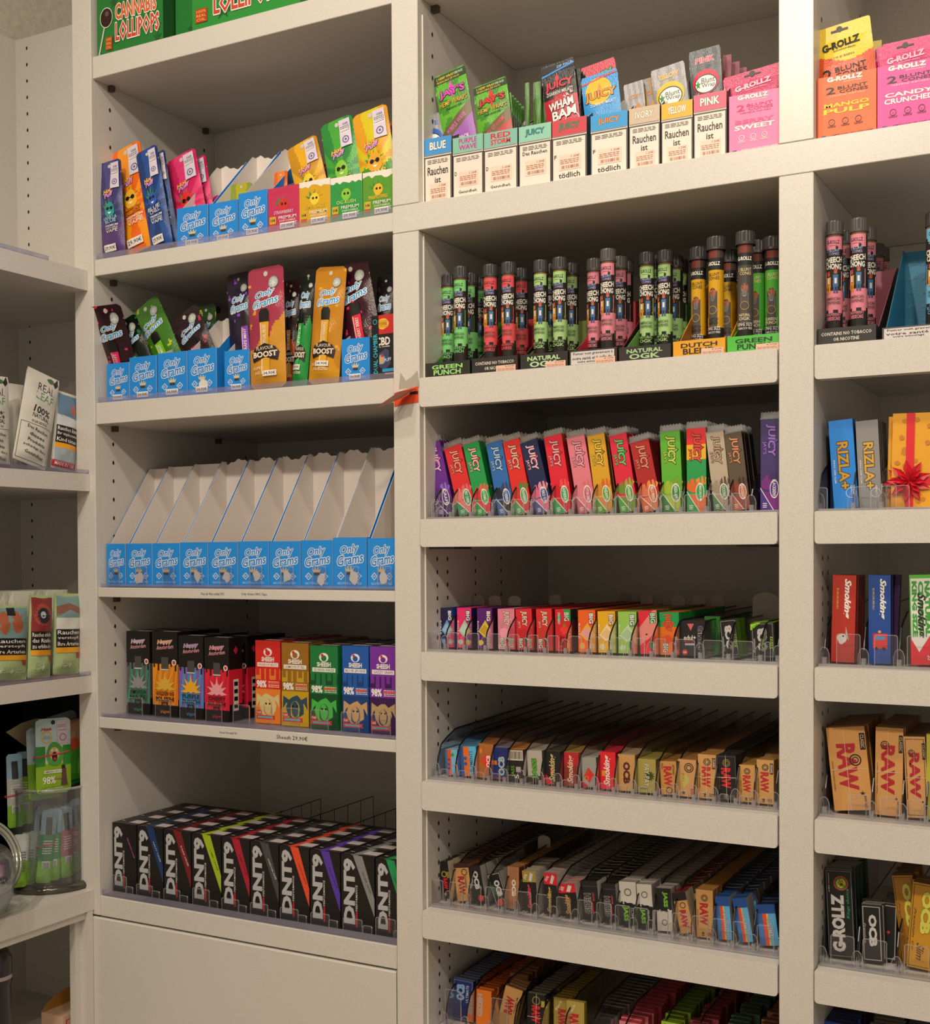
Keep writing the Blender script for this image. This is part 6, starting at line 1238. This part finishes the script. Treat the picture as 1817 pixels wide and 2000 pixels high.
# ================================================================== RIGHT BAY
def rk(zs, TL, TR, BL, fr, sd, tp, des, lab, n, d=.01, Y=.036, back=.02, q='', jit=.001): return pk('R', zs, TL, TR, BL, fr, sd, tp, des, lab, n, d, Y, back, q, jit=jit)
for i, (TL, TR, BL, hb, c, inn, txt, tc, lab) in enumerate([((1595, 636), (1712, 630), (1595, 670), .115, '#2b2825', '#a85a6a', 'CONTAINS NO TOBACCO/OR NICOTINE', '#d8cfc4', 'black display tray with pinkish inside walls in the right bay'),
                                     ((1723, 637), (1850, 628), (1724, 663), .135, '#4a4a4c', '#2f86a8', 'Fumer nuit gravement/votre santé et', None, 'teal patterned display tray with a French warning label in the right bay')]):
    mw, w, h = pose(TL, TR, BL, .010, zt, 0, .15)
    e = tray_box(T(mw.translation.x, .010, zt+.0003), w-.001, .155, h, hb, c, inn, d_tray(txt, tc), lab, 'display tray', 0, None, .02)
    if i == 1:
        m = MB(); f = Face(m, w, hb, lambda u, v, k, w=w, hb=hb: ((u-.5)*w, .1535-.0003-k, v*hb))
        for a in range(4):
            for b in range(7): f.text('G-ROLLZ', .12+.25*a, .1+.13*b, .16, .03, '#6ab0c8', 18)
        m.build('wall_print', e)
for px, py, k, lab in ((1630, 437, 'pink', 'pink-label tube standing left in the right bay tray'), (1678, 432, 'pink', 'pink-label tube standing right in the right bay tray'), (1826, 424, 'blue', 'sky blue label tube cut by the right frame edge')): tb_(px, py, k, lab)
for q, (px, py) in enumerate(((1695, 450), (1648, 456), (1712, 482), (1722, 490))): tb_(px, py, 'pink', 'shaded pink-label tube standing in the rear of the right bay tray')['group'] = 'rear tubes of the right bay tray'
def riz(c, oc): return lambda f: (f.text('RIZLA+', .52, .48, .54, .44, c, -90, oc, .05, 0, .03), f.text('KING SIZE SLIM', .14, .42, .26, .07, WH, -90), f.ring(.75, .17, .22, '#cfe0f0', .1), f.text('QUALITY', .78, .19, .12, .1, WH, -90))
rk(zC, (1619.5, 814), (1667, 810), (1631.6, 985.6), '#1f86e0', '#14589a', '#3f9ae8', riz('#c8962c', '#3a2c1c'), 'bright blue pack with gold letters reading downwards in the right bay', 4, q='bright blue gold-lettered pack')
rk(zC, (1673, 815.5), (1717, 812), (1682, 985.6), '#8c8b8a', '#4a4644', '#a8a6a4', riz('#d8a83c', '#3a2c1c'), 'silver grey pack with gold letters beside the bright blue pack', 4, q='silver grey gold-lettered pack')
mw, w, h = pose((1596, 842), (1621, 850), (1596, 990), .10, zC+.002, 0, .2)
pack('display_carton', T(-.3225, .07, zC), .030, .112, .19, '#1f4a90', '#1c4a9a', '#2a5aa8', None, 'dark blue carton against the side panel left of the bright blue pack', 'box')
mw, w, h = pose((1747, 802.5), (1850, 801), (1743, 986), .034, zC+.002, .02, .012)
o = pack('gift_pack', mw, w, h, .012, '#e8a41c', '#b8781c', '#e0b03c', lambda f: ([f.blob(random.Random(q).random(), random.Random(q+50).random(), .06, '#c8801c', q, 9) for q in range(26)], f.rect(.27, 0, .43, 1, '#e0182c'), f.rect(0, .24, 1, .32, '#e0182c')), 'golden gift-wrap pack with a red ribbon and bow, right frame edge', 'box')
m = MB(); cx, cz = (.35-.5)*w, .28*h
for r_, n_, y_, c in ((.026, 9, .004, '#c81428'), (.019, 8, .008, '#e0243c'), (.012, 6, .012, '#e83a50')):
    for i in range(n_):
        a = 2*PI*i/n_+r_*40; m.add([(cx, -.002, cz), (cx+r_*.62*math.cos(a-.28), -y_, cz+r_*.62*math.sin(a-.28)), (cx+r_*math.cos(a), -y_*.6, cz+r_*math.sin(a)), (cx+r_*.62*math.cos(a+.28), -y_, cz+r_*.62*math.sin(a+.28))], [(0, 1, 2), (0, 2, 3)], c)
m.build('bow', o)
dup(o, Matrix.Translation((-.007, .014, -.002)) @ mw, 'golden gift-wrap pack standing behind the front one in the right bay')
KT = lambda t: lambda f: (f.text('Smoking', .62, .73, .46, .36, WH, -90, None, 0, .35, .04), f.text('KUKUXUMUSU', .22, .73, .24, .09, '#e8c83c', -90), t(f))
rk(zD, (1629.5, 1115.5), (1675.5, 1115.5), (1625, 1285), '#b8301f', '#8a2018', '#c84a34', KT(lambda f: (f.blob(.45, .27, .22, '#d8d0c8', 3, 12, 1.2, .2), f.poly([(.6, .42), (.75, .25), (.6, .3)], '#b8b0a8'), f.circ(.5, .3, .04, BK))), 'red pack with white script and a small white winged animal in the right bay', 4, q='red white-script pack')
rk(zD, (1699.5, 1117), (1743, 1117), (1699, 1289.5), '#1f4a9a', '#2a1440', '#3a5aa8', KT(lambda f: (f.rect(.2, .17, .85, .34, '#d8302c'), f.rect(.3, .27, .75, .31, '#4a90c8'), f.circ(.35, .17, .08, '#26201f'), f.circ(.7, .17, .08, '#26201f'), f.circ(.5, .36, .07, '#e8a060'))), 'royal blue pack with white script and a red bus in the right bay', 3, q='royal blue white-script pack')
rk(zD, (1752, 1118), (1762, 1119), (1744, 1289), '#4a2060', '#1a1018', '#5a2a6a', None, 'purple pack edge behind the royal blue pack in the right bay', 0, Y=.06)
rk(zD, (1779, 1117), (1832, 1117), (1783, 1292.5), '#e8e4dc', '#3a9a3c', '#6ac84a', lambda f: (f.rect(0, 0, .04, 1, '#5ab83c'), f.rect(0, .96, 1, 1, '#5ab83c'), [f.text(t, .18+.24*i, .62, .62, .2, '#3fa03c', -90, None, 0, 0, .06) for i, t in enumerate(('KING SIZE', 'CLASSIC', 'NATURAL', 'SMOKING'))], f.poly([(0, 0), (1, 0), (1, .45)], '#e0202c'), f.poly([(0, .0), (0, .3), (.6, 0)], '#e0202c'), f.text('Smoking', .4, .55, .5, .4, '#2c2422', -90, None, 0, .35, .03), f.text('33', .72, .08, .05, .2, WH, -90)), 'green and white pack with a red corner, right frame edge', 5, q='green and white pack')
def rawt(big): return lambda f: (f.text('RAW', .46, .52, .56, .5, '#b0222a', -90, None, 0, 0, .05), f.ring(.68 if big else .34, .60 if big else .8, .16, '#2a1c14', .22), f.ring(.68 if big else .34, .60 if big else .8, .09, '#2a1c14', .3), f.rect(.84, .72, .98, .92, '#1f1612'), f.text('CLASSIC', .91, .82, .16, .09, '#d8b888', -90), f.text('CLASSIC ROLLING PAPERS', .08, .42, .36, .04, '#3a2418', -90), f.star(.78, .2, .08, '#2a1c14', 5, .35), f.text('RAW SIZE', .84, .1, .14, .06, '#2a1c14', -90), f.rect(.44, 0, .452, 1, '#d8c0a0'), f.rect(0, .49, 1, .496, '#d8c0a0'))
rk(zE, (1614.6, 1424), (1690, 1432), (1631, 1586), '#cf9654', '#9a6834', '#8a6038', rawt(True), 'broad tan CLASSIC pack leaning left at the left end of the right bay', 13, .009, .036, .03, 'broad tan pack', .002)
rk(zE, (1712.5, 1421.5), (1767, 1423), (1709.5, 1592.4), '#d09856', '#8a5a2c', '#7a5434', rawt(False), 'tan CLASSIC pack standing straight, middle of the right bay row', 13, .009, .036, .02, 'middle tan CLASSIC pack', .001)
rk(zE, (1767, 1436), (1809, 1439), (1773, 1594), '#cf9a5c', '#8a5a2c', '#6a4a30', lambda f: (f.frame(.06, .03, .94, .97, '#2a1c14', .0006), rawt(False)(f)), 'slim tan pack with a dark frame, near the right frame edge', 13, .009, .036, .02, 'slim framed tan pack', .001)
rk(zE, (1812, 1430), (1840, 1432), (1812, 1597), '#b8b03c', '#8a8a3c', '#6a5a3a', None, 'olive yellow pack cut by the right frame edge', 10, .009, q='olive yellow pack')
rk(zF, (1611.6, 1708), (1663, 1716), (1618, 1877), '#181617', '#1c3a2c', '#9a9a98', lambda f: (f.frame(.02, .01, .98, .99, '#8a8888', .0006), f.text('G-ROLLZ', .42, .39, .66, .5, '#cfcac4', 90, None, 0, 0, .06), f.circ(.58, .85, .28, '#c8382c', 20), f.circ(.58, .85, .24, '#2c6a2c', 20), f.circ(.58, .85, .18, '#d8c82c', 18), f.text('HEMP', .58, .85, .1, .2, '#1c2a14', -70), f.text('Kings choice', .82, .62, .34, .14, '#1fa878', 90, None, 0, .2), f.text('premium paper', .12, .85, .22, .06, WH, -90)), 'large black pack with grey letters and a round green emblem, right bay', 9, .010, .045, .02, 'large black emblem pack', .003)
rk(zF, (1681.6, 1770), (1720, 1774), (1685, 1881), '#191716', '#3a3836', '#8a8a86', lambda f: (f.frame(.05, .03, .95, .97, '#b8b4ac', .001), f.text('OCB', .55, .55, .56, .42, '#d0ccc4', -90, None, 0, 0, .06), f.text('Premium', .15, .5, .35, .1, '#b8b4ac', -90, None, 0, .3)), 'small black framed pack beside the large black pack in the right bay', 2, .009, .045, .02, 'small black framed pack', .003)
rk(zF, (1726, 1774), (1752, 1779), (1722, 1884), '#191716', '#3a3836', '#8a8a86', lambda f: (f.frame(.05, .03, .95, .97, '#b8b4ac', .001), f.circ(.4, .5, .12, '#c83a3c')), 'small black pack leaning right with a red spot, right bay', 9, .009, .060, .02, 'small black pack with a red spot', .004)
gold = lambda f: (f.frame(.05, .02, .95, .98, '#6a4a10', .0008), f.text('OCB', .62, .66, .50, .42, '#e0dc5a', -90, '#8a7a1c', .03, 0, .06), f.text('Slim', .5, .2, .2, .3, '#4a3410', -90, None, 0, .4), f.text('Premium Or', .18, .45, .5, .1, '#5a4010', -90, None, 0, .4))
rk(zF, (1784, 1728), (1832, 1733), (1769, 1892), '#c8901f', '#8a5a14', '#6a4a1c', gold, 'gold pack with yellow letters at the right frame edge, front one', 3, .009, .044, .02, 'front gold pack', .004)
rk(zF, (1742, 1717), (1781, 1712), (1763, 1888), '#b87c1c', '#7a4a10', '#5a3c1c', gold, 'gold pack leaning left behind the front gold pack in the right bay', 6, .009, .058, .02, 'leaning gold pack', .004)
for nm, zs, xs_ in (('second', zC, ((1600, 35), (1688, 30), (1740, 26), (1757, 40))), ('third', zD, ((1660, 44), (1734, 40), (1800, 50))), ('fourth', zE, ((1680, 38), (1740, 34), (1792, 30))), ('fifth', zF, ((1645, 50), (1708, 46), (1790, 50)))):
    for px, ww in xs_:
        yp = {'second': 970, 'third': 1270, 'fourth': 1570, 'fifth': 1870}[nm]
        x = onY((px, yp), .02).x; front_tab(x, .018, zs+.003, min(.028, ww/1500), .036 if nm in ('third', 'fifth') else .026, 'clear acrylic front tab on the %s right-bay shelf' % nm, 'clear tabs on the %s right-bay shelf' % nm)
for nm, zs, xs_ in (('second', zC, (1604, 1670, 1725)), ('third', zD, (1613, 1690, 1760)), ('fourth', zE, (1612, 1704, 1764, 1811)), ('fifth', zF, (1605, 1674, 1751))):
    for px in xs_: divider(onY((px, {'second': 985, 'third': 1285, 'fourth': 1590, 'fifth': 1885}[nm]), .024).x, .024, zs+.001, .37, .062, 'clear divider with a black edge, %s right-bay shelf' % nm, 'clear dividers on the %s right-bay shelf' % nm)
for (a, b), c, tp, n, lab, q in ((((1587, 1986), (1672, 1999)), '#1f4ab8', '#14204a', 12, 'bright blue ornate pack in the bottom right bay corner', 'bright blue ornate pack'), (((1697, 1998), (1757, 2004)), '#2a2a2a', '#8a8a84', 12, 'dark pack with pale tops at the bottom of the right bay', 'dark pack at the right bottom'), (((1772, 2006), (1830, 2012)), '#2a2a2a', '#5a5a5c', 12, 'grey-topped pack at the bottom right frame corner', 'grey-topped corner pack')):
    lowp(a, b, 0, .09, c, '#141a30', tp, (lambda f: [f.ring(.2+.2*i, .85, .1, '#8ab0e8', .2) for i in range(4)]) if c == '#1f4ab8' else None, lab, n, .011, .05, .003, .04, q=q)

o = FAR.build('rolling_paper_packs'); tag(o, 'the many rolling paper packs farther back in the queues, only their tops showing', 'pack', None, 'stuff')
# ================================================================== CORNER UNIT
def yz(px, py, X): p = onX((px, py), X); return p.y, p.z
# pouches face +X here: build facing -y, then turn
def cpose(TL, TR, BL, X, zs, back=.05):
    tl, tr, bl = (onX(p, X) for p in (TL, TR, BL)); w = math.hypot(tr.y-tl.y, tr.z-tl.z); h = math.hypot(tl.y-bl.y, tl.z-bl.z); al = math.atan2(tl.y-bl.y, tl.z-bl.z)
    m = Matrix.Translation((X, bl.y+w/2*math.cos(al), zs)) @ Matrix.Rotation(PI/2, 4, 'Z') @ Matrix.Rotation(-back, 4, 'X') @ Matrix.Rotation(al, 4, 'Y')
    zmin = min((m @ Vector((s*w/2, q, 0))).z for s in (-1, 1) for q in (0, .012)); m.translation.z += zs-zmin
    return m, w, h
zLC, zLD, zLE = 1.5825, 1.2535, .901
for z, t in ((zLC, 'white tobacco pouches'), (zLD, 'pale green tobacco pouches'), (1.9133, 'empty upper corner shelf')):
    m = MB(); y1 = -.006 if z < 1.8 else -.085; m.box(LX-.30, LX-.002, -.9, y1, z, z+.0015, TRAYM); m.box(LX-.002, LX-.0005, -.9, y1, z, z+.007, TRAYM); o = m.build('acrylic_tray'); tag(o, 'greyish clear tray on the corner unit for the '+t, 'tray')
def d_leaf(f):
    f.rect(0, .0, 1, 1, '#d8d4c8'); f.text('REAL', .6, .83, .5, .085, BK, -5, None, 0, 0, .0); f.text('LEAF', .57, .73, .52, .085, '#3a8a3a', -5, None, 0, 0, .0); f.circ(.72, .95, .11, '#4a6a4a', 12, .7); f.poly([(.8, .93), (.95, 1), (.97, .93), (.88, .89)], '#26201c')
    f.text('100%', .55, .58, .5, .075, BK, -5, None, 0, 0, .02); f.text('NATURAL', .55, .51, .5, .045, BK, -5); f.lines(.3, .44, .75, .47, 2, '#5a544c')
    f.frame(.04, .03, .96, .42, '#2a2420', .0006)
    for i, t in enumerate(('Das Rauchen', 'dieses', 'Produkts', 'schädigt Ihre', 'Gesundheit')): f.text(t, .52, .37-.067*i, .24+.035*len(t), .035, '#1f1b18', -6)
def d_rauch(lines_, pic, low, foot=None):
    def d(f):
        f.rect(.06, .55, .96, .97, '#5f7f9a' if pic == 0 else '#8a2c2c' if pic == 1 else '#7a9a98')
        if pic == 0: f.blob(.65, .78, .16, '#b8604a', 2, 10, 1.4); f.poly([(.06, .55), (.96, .55), (.96, .66), (.06, .70)], '#c8ccd0')
        if pic == 1: f.circ(.5, .76, .38, '#a84a3c', 18); f.circ(.52, .75, .27, '#26282c', 18); f.circ(.5, .76, .12, '#b8c0c4', 12)
        if pic == 2: f.blob(.3, .76, .18, '#b0603c', 3, 10, 1.6); f.blob(.66, .76, .18, '#b0603c', 4, 10, 1.6); f.rect(.4, .86, .62, .97, '#1a1c1c')
        if pic == 3: f.rect(.06, .55, .96, .7, '#d8d8d0'); f.poly([(.06, .72), (.5, .8), (.96, .74), (.96, .82), (.5, .88), (.06, .84)], '#8a5a4a')
        f.rect(.06, .33, .96, .56, '#15120f')
        for i, t in enumerate(lines_): f.text(t, .5, .52-.07*i, .80, .05, WH)
        f.rect(.06, .27, .96, .335, '#e8a01c')
        if low: f.text(low, .5, .14, .62, .1, '#8a9a6a', 6, '#c0c8a0', .05, .35); f.rect(.8, .2, .94, .27, '#b8303c')
        else: f.rect(.06, .1, .96, .27, '#9aa8b0'); f.circ(.35, .22, .09, '#a8b8c0'); f.circ(.68, .22, .09, '#a8b8c0'); f.rect(.0, .03, 1, .11, '#b82c34'); f.text('AMERICAN SPIRIT' if False else 'MADE IN USA', .5, .07, .8, .045, WH)
    return d
def cp(TL, TR, BL, X, zs, col, des, lab, back=.04, t=.014, face='#c8c4b8'):
    m, w, h = cpose(TL, TR, BL, X, zs+.002, back); return pouch(m, w, h, t, lambda u, v: col, des, lab, 'tobacco pouch', hole=None, rc=.02, nx=12, nz=20, rough=.5, face=face, name='tobacco_pouch', seal=.97)
cp((64, 724), (127, 742), (29, 903), -1.527, zLC, '#d4d0c4', d_leaf, 'white tobacco pouch leaning right in the corner unit, front one')
cp((24, 731), (56, 735), (26, 900), -1.548, zLC, '#ccc8bc', lambda f: (f.text('RE', .8, .8, .3, .09, BK), f.text('LE', .8, .7, .3, .09, '#3a8a3a')), 'white tobacco pouch standing behind the leaning front one')
cp((-48, 718), (20, 722), (-44, 899), -1.527, zLC, '#d4d0c4', lambda f: (f.rect(0, .96, 1, 1, '#8a3c2c'), d_leaf(f), f.rect(0, 0, 1, .03, '#8a3c2c')), 'white tobacco pouch with reddish ends at the left frame edge, upper row', 0)
cp((118, 755), (163, 770), (103, 906), -1.534, zLC, '#cfcbc0', d_rauch(('Rauchen kann', 'Ihr ungeborenes', 'Kind töten'), 0, None), 'tobacco pouch with a blue warning photo and yellow stripe, beside the left post', .02)
PG = '#a9bd84'
cp((-10, 1186), (62, 1165), (-14, 1334), -1.527, zLD, PG, d_rauch(('Rauchen', 'verstopft', 'Ihre Arterien'), 2, 'Pepe'), 'pale green tobacco pouch with a feet warning photo, left frame edge', .03)
cp((64, 1160), (108, 1153), (61, 1322), -1.527, zLD, PG, d_rauch(('Rauchen erhöht', 'das Risiko', 'zu erblinden'), 1, 'Pepe'), 'pale green tobacco pouch with a cloudy eye warning photo', .0)
cp((112, 1153), (163, 1152), (110, 1312), -1.530, zLD, PG, d_rauch(('Rauchen', 'verstopft', 'Ihre Arterien'), 3, 'Pepe'), 'pale green tobacco pouch with a wrist warning photo beside the left post', .0)
for r in range(1, 5):
    for q, (yy, nm) in enumerate(((-.195, 'feet photo'), (-.10, 'eye photo'), (-.03, 'wrist photo'))):
        m = Matrix.Translation((-1.535-.022*r, yy+.002*r, zLD+.002)) @ Matrix.Rotation(PI/2, 4, 'Z')
        if r == 1: _o = [pouch(m, .055, .138, .014, lambda u, v: '#c8c6b4', None, 'x', hole=None, rc=.02, nx=6, nz=8, rough=.5, face='#c8c6b4', name='tobacco_pouch', seal=.97)] if q == 0 else _o
        src = _o[0]
        if r == 1 and q == 0: o = src
        else: o = dup(src, m)
        tag(o, 'pale tobacco pouch queued behind the one with the %s' % nm, 'tobacco pouch', 'pouches queued behind the '+nm)
# dark hanging bracket and dark backdrop of the jar niche
m = MB(); m.tube([(0, -.30, 1.205), (0, -.30, 1.19), (0, -.155, 1.19), (0, -.175, 1.215), (0, -.175, 1.2255)], .0018, mat('#8f8d88', .3, .8)); o = m.build('wire_hanger', mw=T(-1.56, 0, .0)); tag(o, 'bent grey wire hanger under the lower corner shelf', 'hanger')
m = MB(); m.box(-1.86, -1.855, -.95, LY-.004, .905, 1.222, mat('#0c0b0d', .5)); m.box(-1.855, -1.60, LY-.012, LY-.006, .905, 1.222, mat('#0c0b0d', .5)); o = m.build('black_backdrop'); tag(o, 'black backdrop board in the corner niche behind the glass jars', 'board')
m = MB(); sh = [(-.082, 1.163), (-.050, 1.174), (-.018, 1.178), (.010, 1.172), (.012, 1.105), (-.010, 1.112), (-.040, 1.133)]
m.prism(sh, 'x', -1.6215, -1.62, mat('#a89c84', .6))
o = m.build('paper_sheet'); tag(o, 'folded beige paper sheet fanned out behind the rubber-banded pouch', 'paper')
# glass jar with banded sachets
JX, JR = -1.600, .068; JY = onX((106, 1650), JX).y
e = empty('glass_jar', T(JX, JY, zLE)); tag(e, 'tall clear glass jar full of rubber-banded green sachets beside the left post', 'jar')
m = MB(); m.lathe([(JR-.004, .012), (JR-.004, .165), (JR-.001, .169), (JR, .165), (JR, .012)], GLASS, 40); m.tube([((JR-.002)*math.cos(2*PI*i/40), (JR-.002)*math.sin(2*PI*i/40), .168) for i in range(40)], .0022, ACRYL_EDGE, 6, True); m.build('jar_wall', e, True)
m = MB(); m.lathe([(0, .0), (JR+.004, .0), (JR+.007, .004), (JR+.006, .009), (JR, .013), (JR-.006, .011), (0, .010)], mat('#5a564e', .15, .6), 40); m.build('jar_base', e, True)
def cut(c1, c2, c3): return lambda u, v: c1 if v > .62 else (c2 if v > .45+.08*math.sin(8*u) else c3)
def d_98(f):
    f.text('Hush', .30, .86, .3, .04, '#c8242c', 0, None, 0, .3, .04); f.ring(.30, .755, .16, '#d8b83c', .2); f.lines(.2, .73, .4, .78, 3, '#8a9a8a')
    f.rect(.60, .66, .92, .97, '#c8b8c0'); f.ring(.76, .74, .1, '#8a6a84', .25); f.lines(.64, .83, .88, .92, 4, '#8a7a84')
    f.blob(.5, .52, .28, '#4f9a3c', 4, 14, 1.2, .2); f.blob(.5, .53, .16, '#c8b080', 6, 12, 1.1, .1); f.circ(.5, .49, .08, '#2a1414', 12, 1.6); f.circ(.5, .46, .04, '#c8303c'); f.circ(.43, .575, .03, WH); f.circ(.56, .575, .03, WH)
    f.rect(.2, .27, .8, .315, '#cfd8c8'); f.text('AMNESIA x BISCOTTI', .5, .292, .54, .022, '#2a3a2c'); f.text('98%', .34, .18, .36, .10, '#e8e0d8', 0, None, 0, 0, .02); f.rect(.52, .19, .78, .215, '#a87a5c')
    f.poly([(.68, .10), (.88, .10), (.84, .22), (.82, .34), (.70, .34), (.70, .22)], '#5a3a3c'); f.rect(.70, .32, .80, .37, '#1c1616'); f.text('VERDAMPFER', .5, .07, .5, .02, '#e0e8c0')
def band_(m_, w, h, v, par, wob=.0): 
    mm = MB(); pts = []
    for i in range(20):
        a = 2*PI*i/20; pts.append(((w/2+.0015)*math.cos(a)*1.0, .007+(.0095)*math.sin(a), v*h+wob*math.cos(a)))
    mm.tube(pts, .0012, mat('#e0485c', .5), 5, True); o = mm.build('rubber_band', mw=m_); tag(o, par, 'rubber band'); return o
zj = zLE+.0135
def jp(px, py, X, yw, w, h, base, col, des, lab, lean=0, back=.05, b=None, band=None, hole=None, rz=None):
    p = onX((px, py), X)
    m = Matrix.Translation((X, p.y, base)) @ Matrix.Rotation(PI/2-.25 if rz is None else rz, 4, 'Z') @ Matrix.Rotation(-back, 4, 'X') @ Matrix.Rotation(lean, 4, 'Y')
    o = pouch(m, w, h, .006, col, des, lab, 'sachet', hole=hole, rc=.12, nx=12, nz=30, rough=.4, face='#5f8a2c', name='foil_sachet')
    if band: band_(m, w, h, band[0], band[1], .003)
    return o
jp(112, 1560, -1.556, 0, .062, .122, 1.062, lambda u, v: '#b0c8cc' if v > .63 else ('#2f8a34' if v > .37 and (u < .25 or u > .78) else '#c8d0c0' if v > .40 else '#86b01c'), d_98, 'light green 98% pouch with an open-mouthed figure, standing high in the glass jar', .03, .06, None, (.52, 'pink rubber band round the light green 98% pouch'), BK)
jp(98, 1570, -1.570, 0, .062, .118, 1.052, lambda u, v: '#9ab0b4' if v > .5 else '#6a9a1c', None, 'lime pouch just behind the light green 98% pouch', .0, .06)
jp(150, 1560, -1.572, 0, .060, .122, 1.066, lambda u, v: '#6a7a7c' if v > .6 else '#1f8a3c', lambda f: (f.circ(.5, .9, .07, BK), f.lines(.3, .3, .8, .5, 4, WH)), 'dark green and grey pouch fanned to the right in the glass jar', -.18, .04)
jp(158, 1560, -1.566, 0, .040, .10, 1.075, lambda u, v: '#b88a6a' if v > .6 else '#4a9a2c', lambda f: f.blob(.5, .6, .3, '#c8583c', 3), 'patterned orange and green pouch against the jar wall by the post', -.1, .04)
gg = random.Random(4)
SP = [(40, .0, '#9ac0d8', '#c8ccc8', 'grey and white'), (58, .0, '#8ab0c8', '#8ab82c', 'blue-topped'), (78, .14, '#9ab8c8', '#3f8a3c', 'green backed'), (92, .12, '#8aa8c0', '#2f8a4c', 'green barcode'), (108, .06, '#9ac0e0', '#2a9a4a', 'green labelled'), (124, .03, '#8ab0d8', '#4aa83c', 'plain green'), (140, .0, '#a8c0d0', '#c86a84', 'pink striped'), (153, -.04, '#9ac0e0', '#d87a90', 'pink labelled'), (164, -.05, '#b0c8d8', '#7ab82c', 'lime ended')]
for i, (px, ln, c1, c2, nm) in enumerate(SP):
    up = i < 2
    dy = onX((px, 1650), -1.58).y-JY; X = JX+math.sqrt(max(0, .052**2-dy*dy))*.75-.006*(i % 3)-(.01 if up else 0)
    def cf(u, v, c1=c1, c2=c2): return c1 if v > .66 else (c2 if v > .3 else '#8ac82c')
    jp(px, 1650, X, 0, .026, .118 if not up else .12, zj+(.001 if not up else .092), cf, lambda f: (f.rect(.3, .66, .7, .9, '#3a3c3e'), f.lines(.2, .4, .8, .6, 6, WH, i), f.rect(.25, .2, .75, .3, '#e8e8e8'), f.bars(.3, .2, .7, .28, BK, 3)),
       '%s sachet standing in the glass jar, %s' % (nm, 'upper left bundle' if up else 'lower bundle'), ln, .03, None, (.45 if up else .52, 'pink rubber band round the %s sachet in the jar' % nm) if i in (0, 3, 7) else None, rz=PI/2-.25+gg.uniform(-.2, .2))
for i in range(3):
    jp((45, 60, 75)[i], 1690, -1.585, 0, .028, .085, zj+.001, lambda u, v: '#b8bcb8' if v > .5 else '#7aa82c', lambda f: f.lines(.2, .3, .8, .7, 8, '#6a6a6a', 5), ('white and green sachet low at the left side of the jar', 'white and green sachet low in the jar, middle left', 'white and green sachet low in the jar behind the green barcode sachet')[i], .1, .02)
# second jar lying with wire-framed ring lid
B = T(-1.545, -.235, zLE)
e = empty('glass_bowl_jar', B); tag(e, 'round clear glass jar cut by the left frame edge with a tilted ring lid', 'jar')
m = MB(); m.lathe([(.0, .002), (.045, .002), (.062, .012), (.074, .04), (.078, .07), (.074, .095), (.064, .108), (.062, .106), (.072, .094), (.076, .07), (.072, .04), (.060, .014), (.044, .005), (0, .005)], GLASS, 36); m.build('jar_wall', e, True)
m = MB(); Rm = Matrix.Translation((.02, .03, .095)) @ Matrix.Rotation(1.15, 4, 'Y') @ Matrix.Rotation(.0, 4, 'X')
for r_, zz_, th_ in ((.054, 0, .0034), (.058, .004, .0024), (.052, -.004, .0022), (.061, .001, .0016)): m.tube([tuple(Rm @ Vector((r_*math.cos(2*PI*i/40), r_*math.sin(2*PI*i/40), zz_))) for i in range(40)], th_, mat('#a8a89c', .12, .35) if r_ != .061 else mat('#8a8a84', .2, .9), 6, True)
m.build('ring_lid', e, True)
for i, (dx_, dz_, c, lab) in enumerate(((.0, .06, '#c88ac0', 'pink and white label strip inside the glass bowl jar'), (.01, .035, '#26242a', 'black outlined sachet inside the glass bowl jar'), (-.01, .02, '#3a6aa8', 'blue strip at the bottom of the glass bowl jar'))):
    m = MB(); m.box(-.022, .022, 0, .006, 0, .018, c); f = front_face(m, .044, .018); f.frame(.1, .15, .45, .85, WH, .0008); f.frame(.55, .15, .9, .85, WH, .0008)
    o = m.build('label_strip', mw=Matrix.Translation((-1.515+dx_-.01*i, -.205+.01*i, zLE+.004+dz_)) @ Matrix.Rotation(PI/2, 4, 'Z') @ Matrix.Rotation((.1, -.2, .3)[i], 4, 'Y')); tag(o, lab, 'label strip')
# lower compartment
m = MB(); m.lathe([(0, 0), (.024, 0), (.026, .004), (.026, .03), (.024, .034), (.024, .17), (.026, .174), (.026, .21), (.02, .222), (0, .224)], mat('#2a2428', .25), 28)
e = m.build('black_canister', None, True, T(-1.545, -.176, .622)); tag(e, 'dark glossy cylinder standing in the lower corner compartment at left edge', 'canister')
m = MB(); m.lathe([(.0262, .18), (.0262, .186)], mat('#a8a0a0', .3, .5), 28); m.build('lid_band', e, True)
m = MB(); m.box(-.03, .03, 0, .05, 0, .068, '#e8c0a0'); f = front_face(m, .06, .068); f.rect(.1, .88, 1, .9, '#e0302c'); f.rect(.1, .3, .14, .9, '#e0302c'); f.rect(.55, .7, 1, .73, '#f07a4a'); f.rect(.3, .2, 1, .6, '#f0905a')
m.prism([(-.03, .068), (.03, .068), (.03, .092), (.0, .087), (-.02, .077)], 'y', .045, .05, '#a8742c')
o = m.build('cardboard_box', mw=Matrix.Translation((-1.56, .005, .6202)) @ Matrix.Rotation(PI/2, 4, 'Z')); tag(o, 'orange and beige open cardboard box low in the corner compartment', 'box')
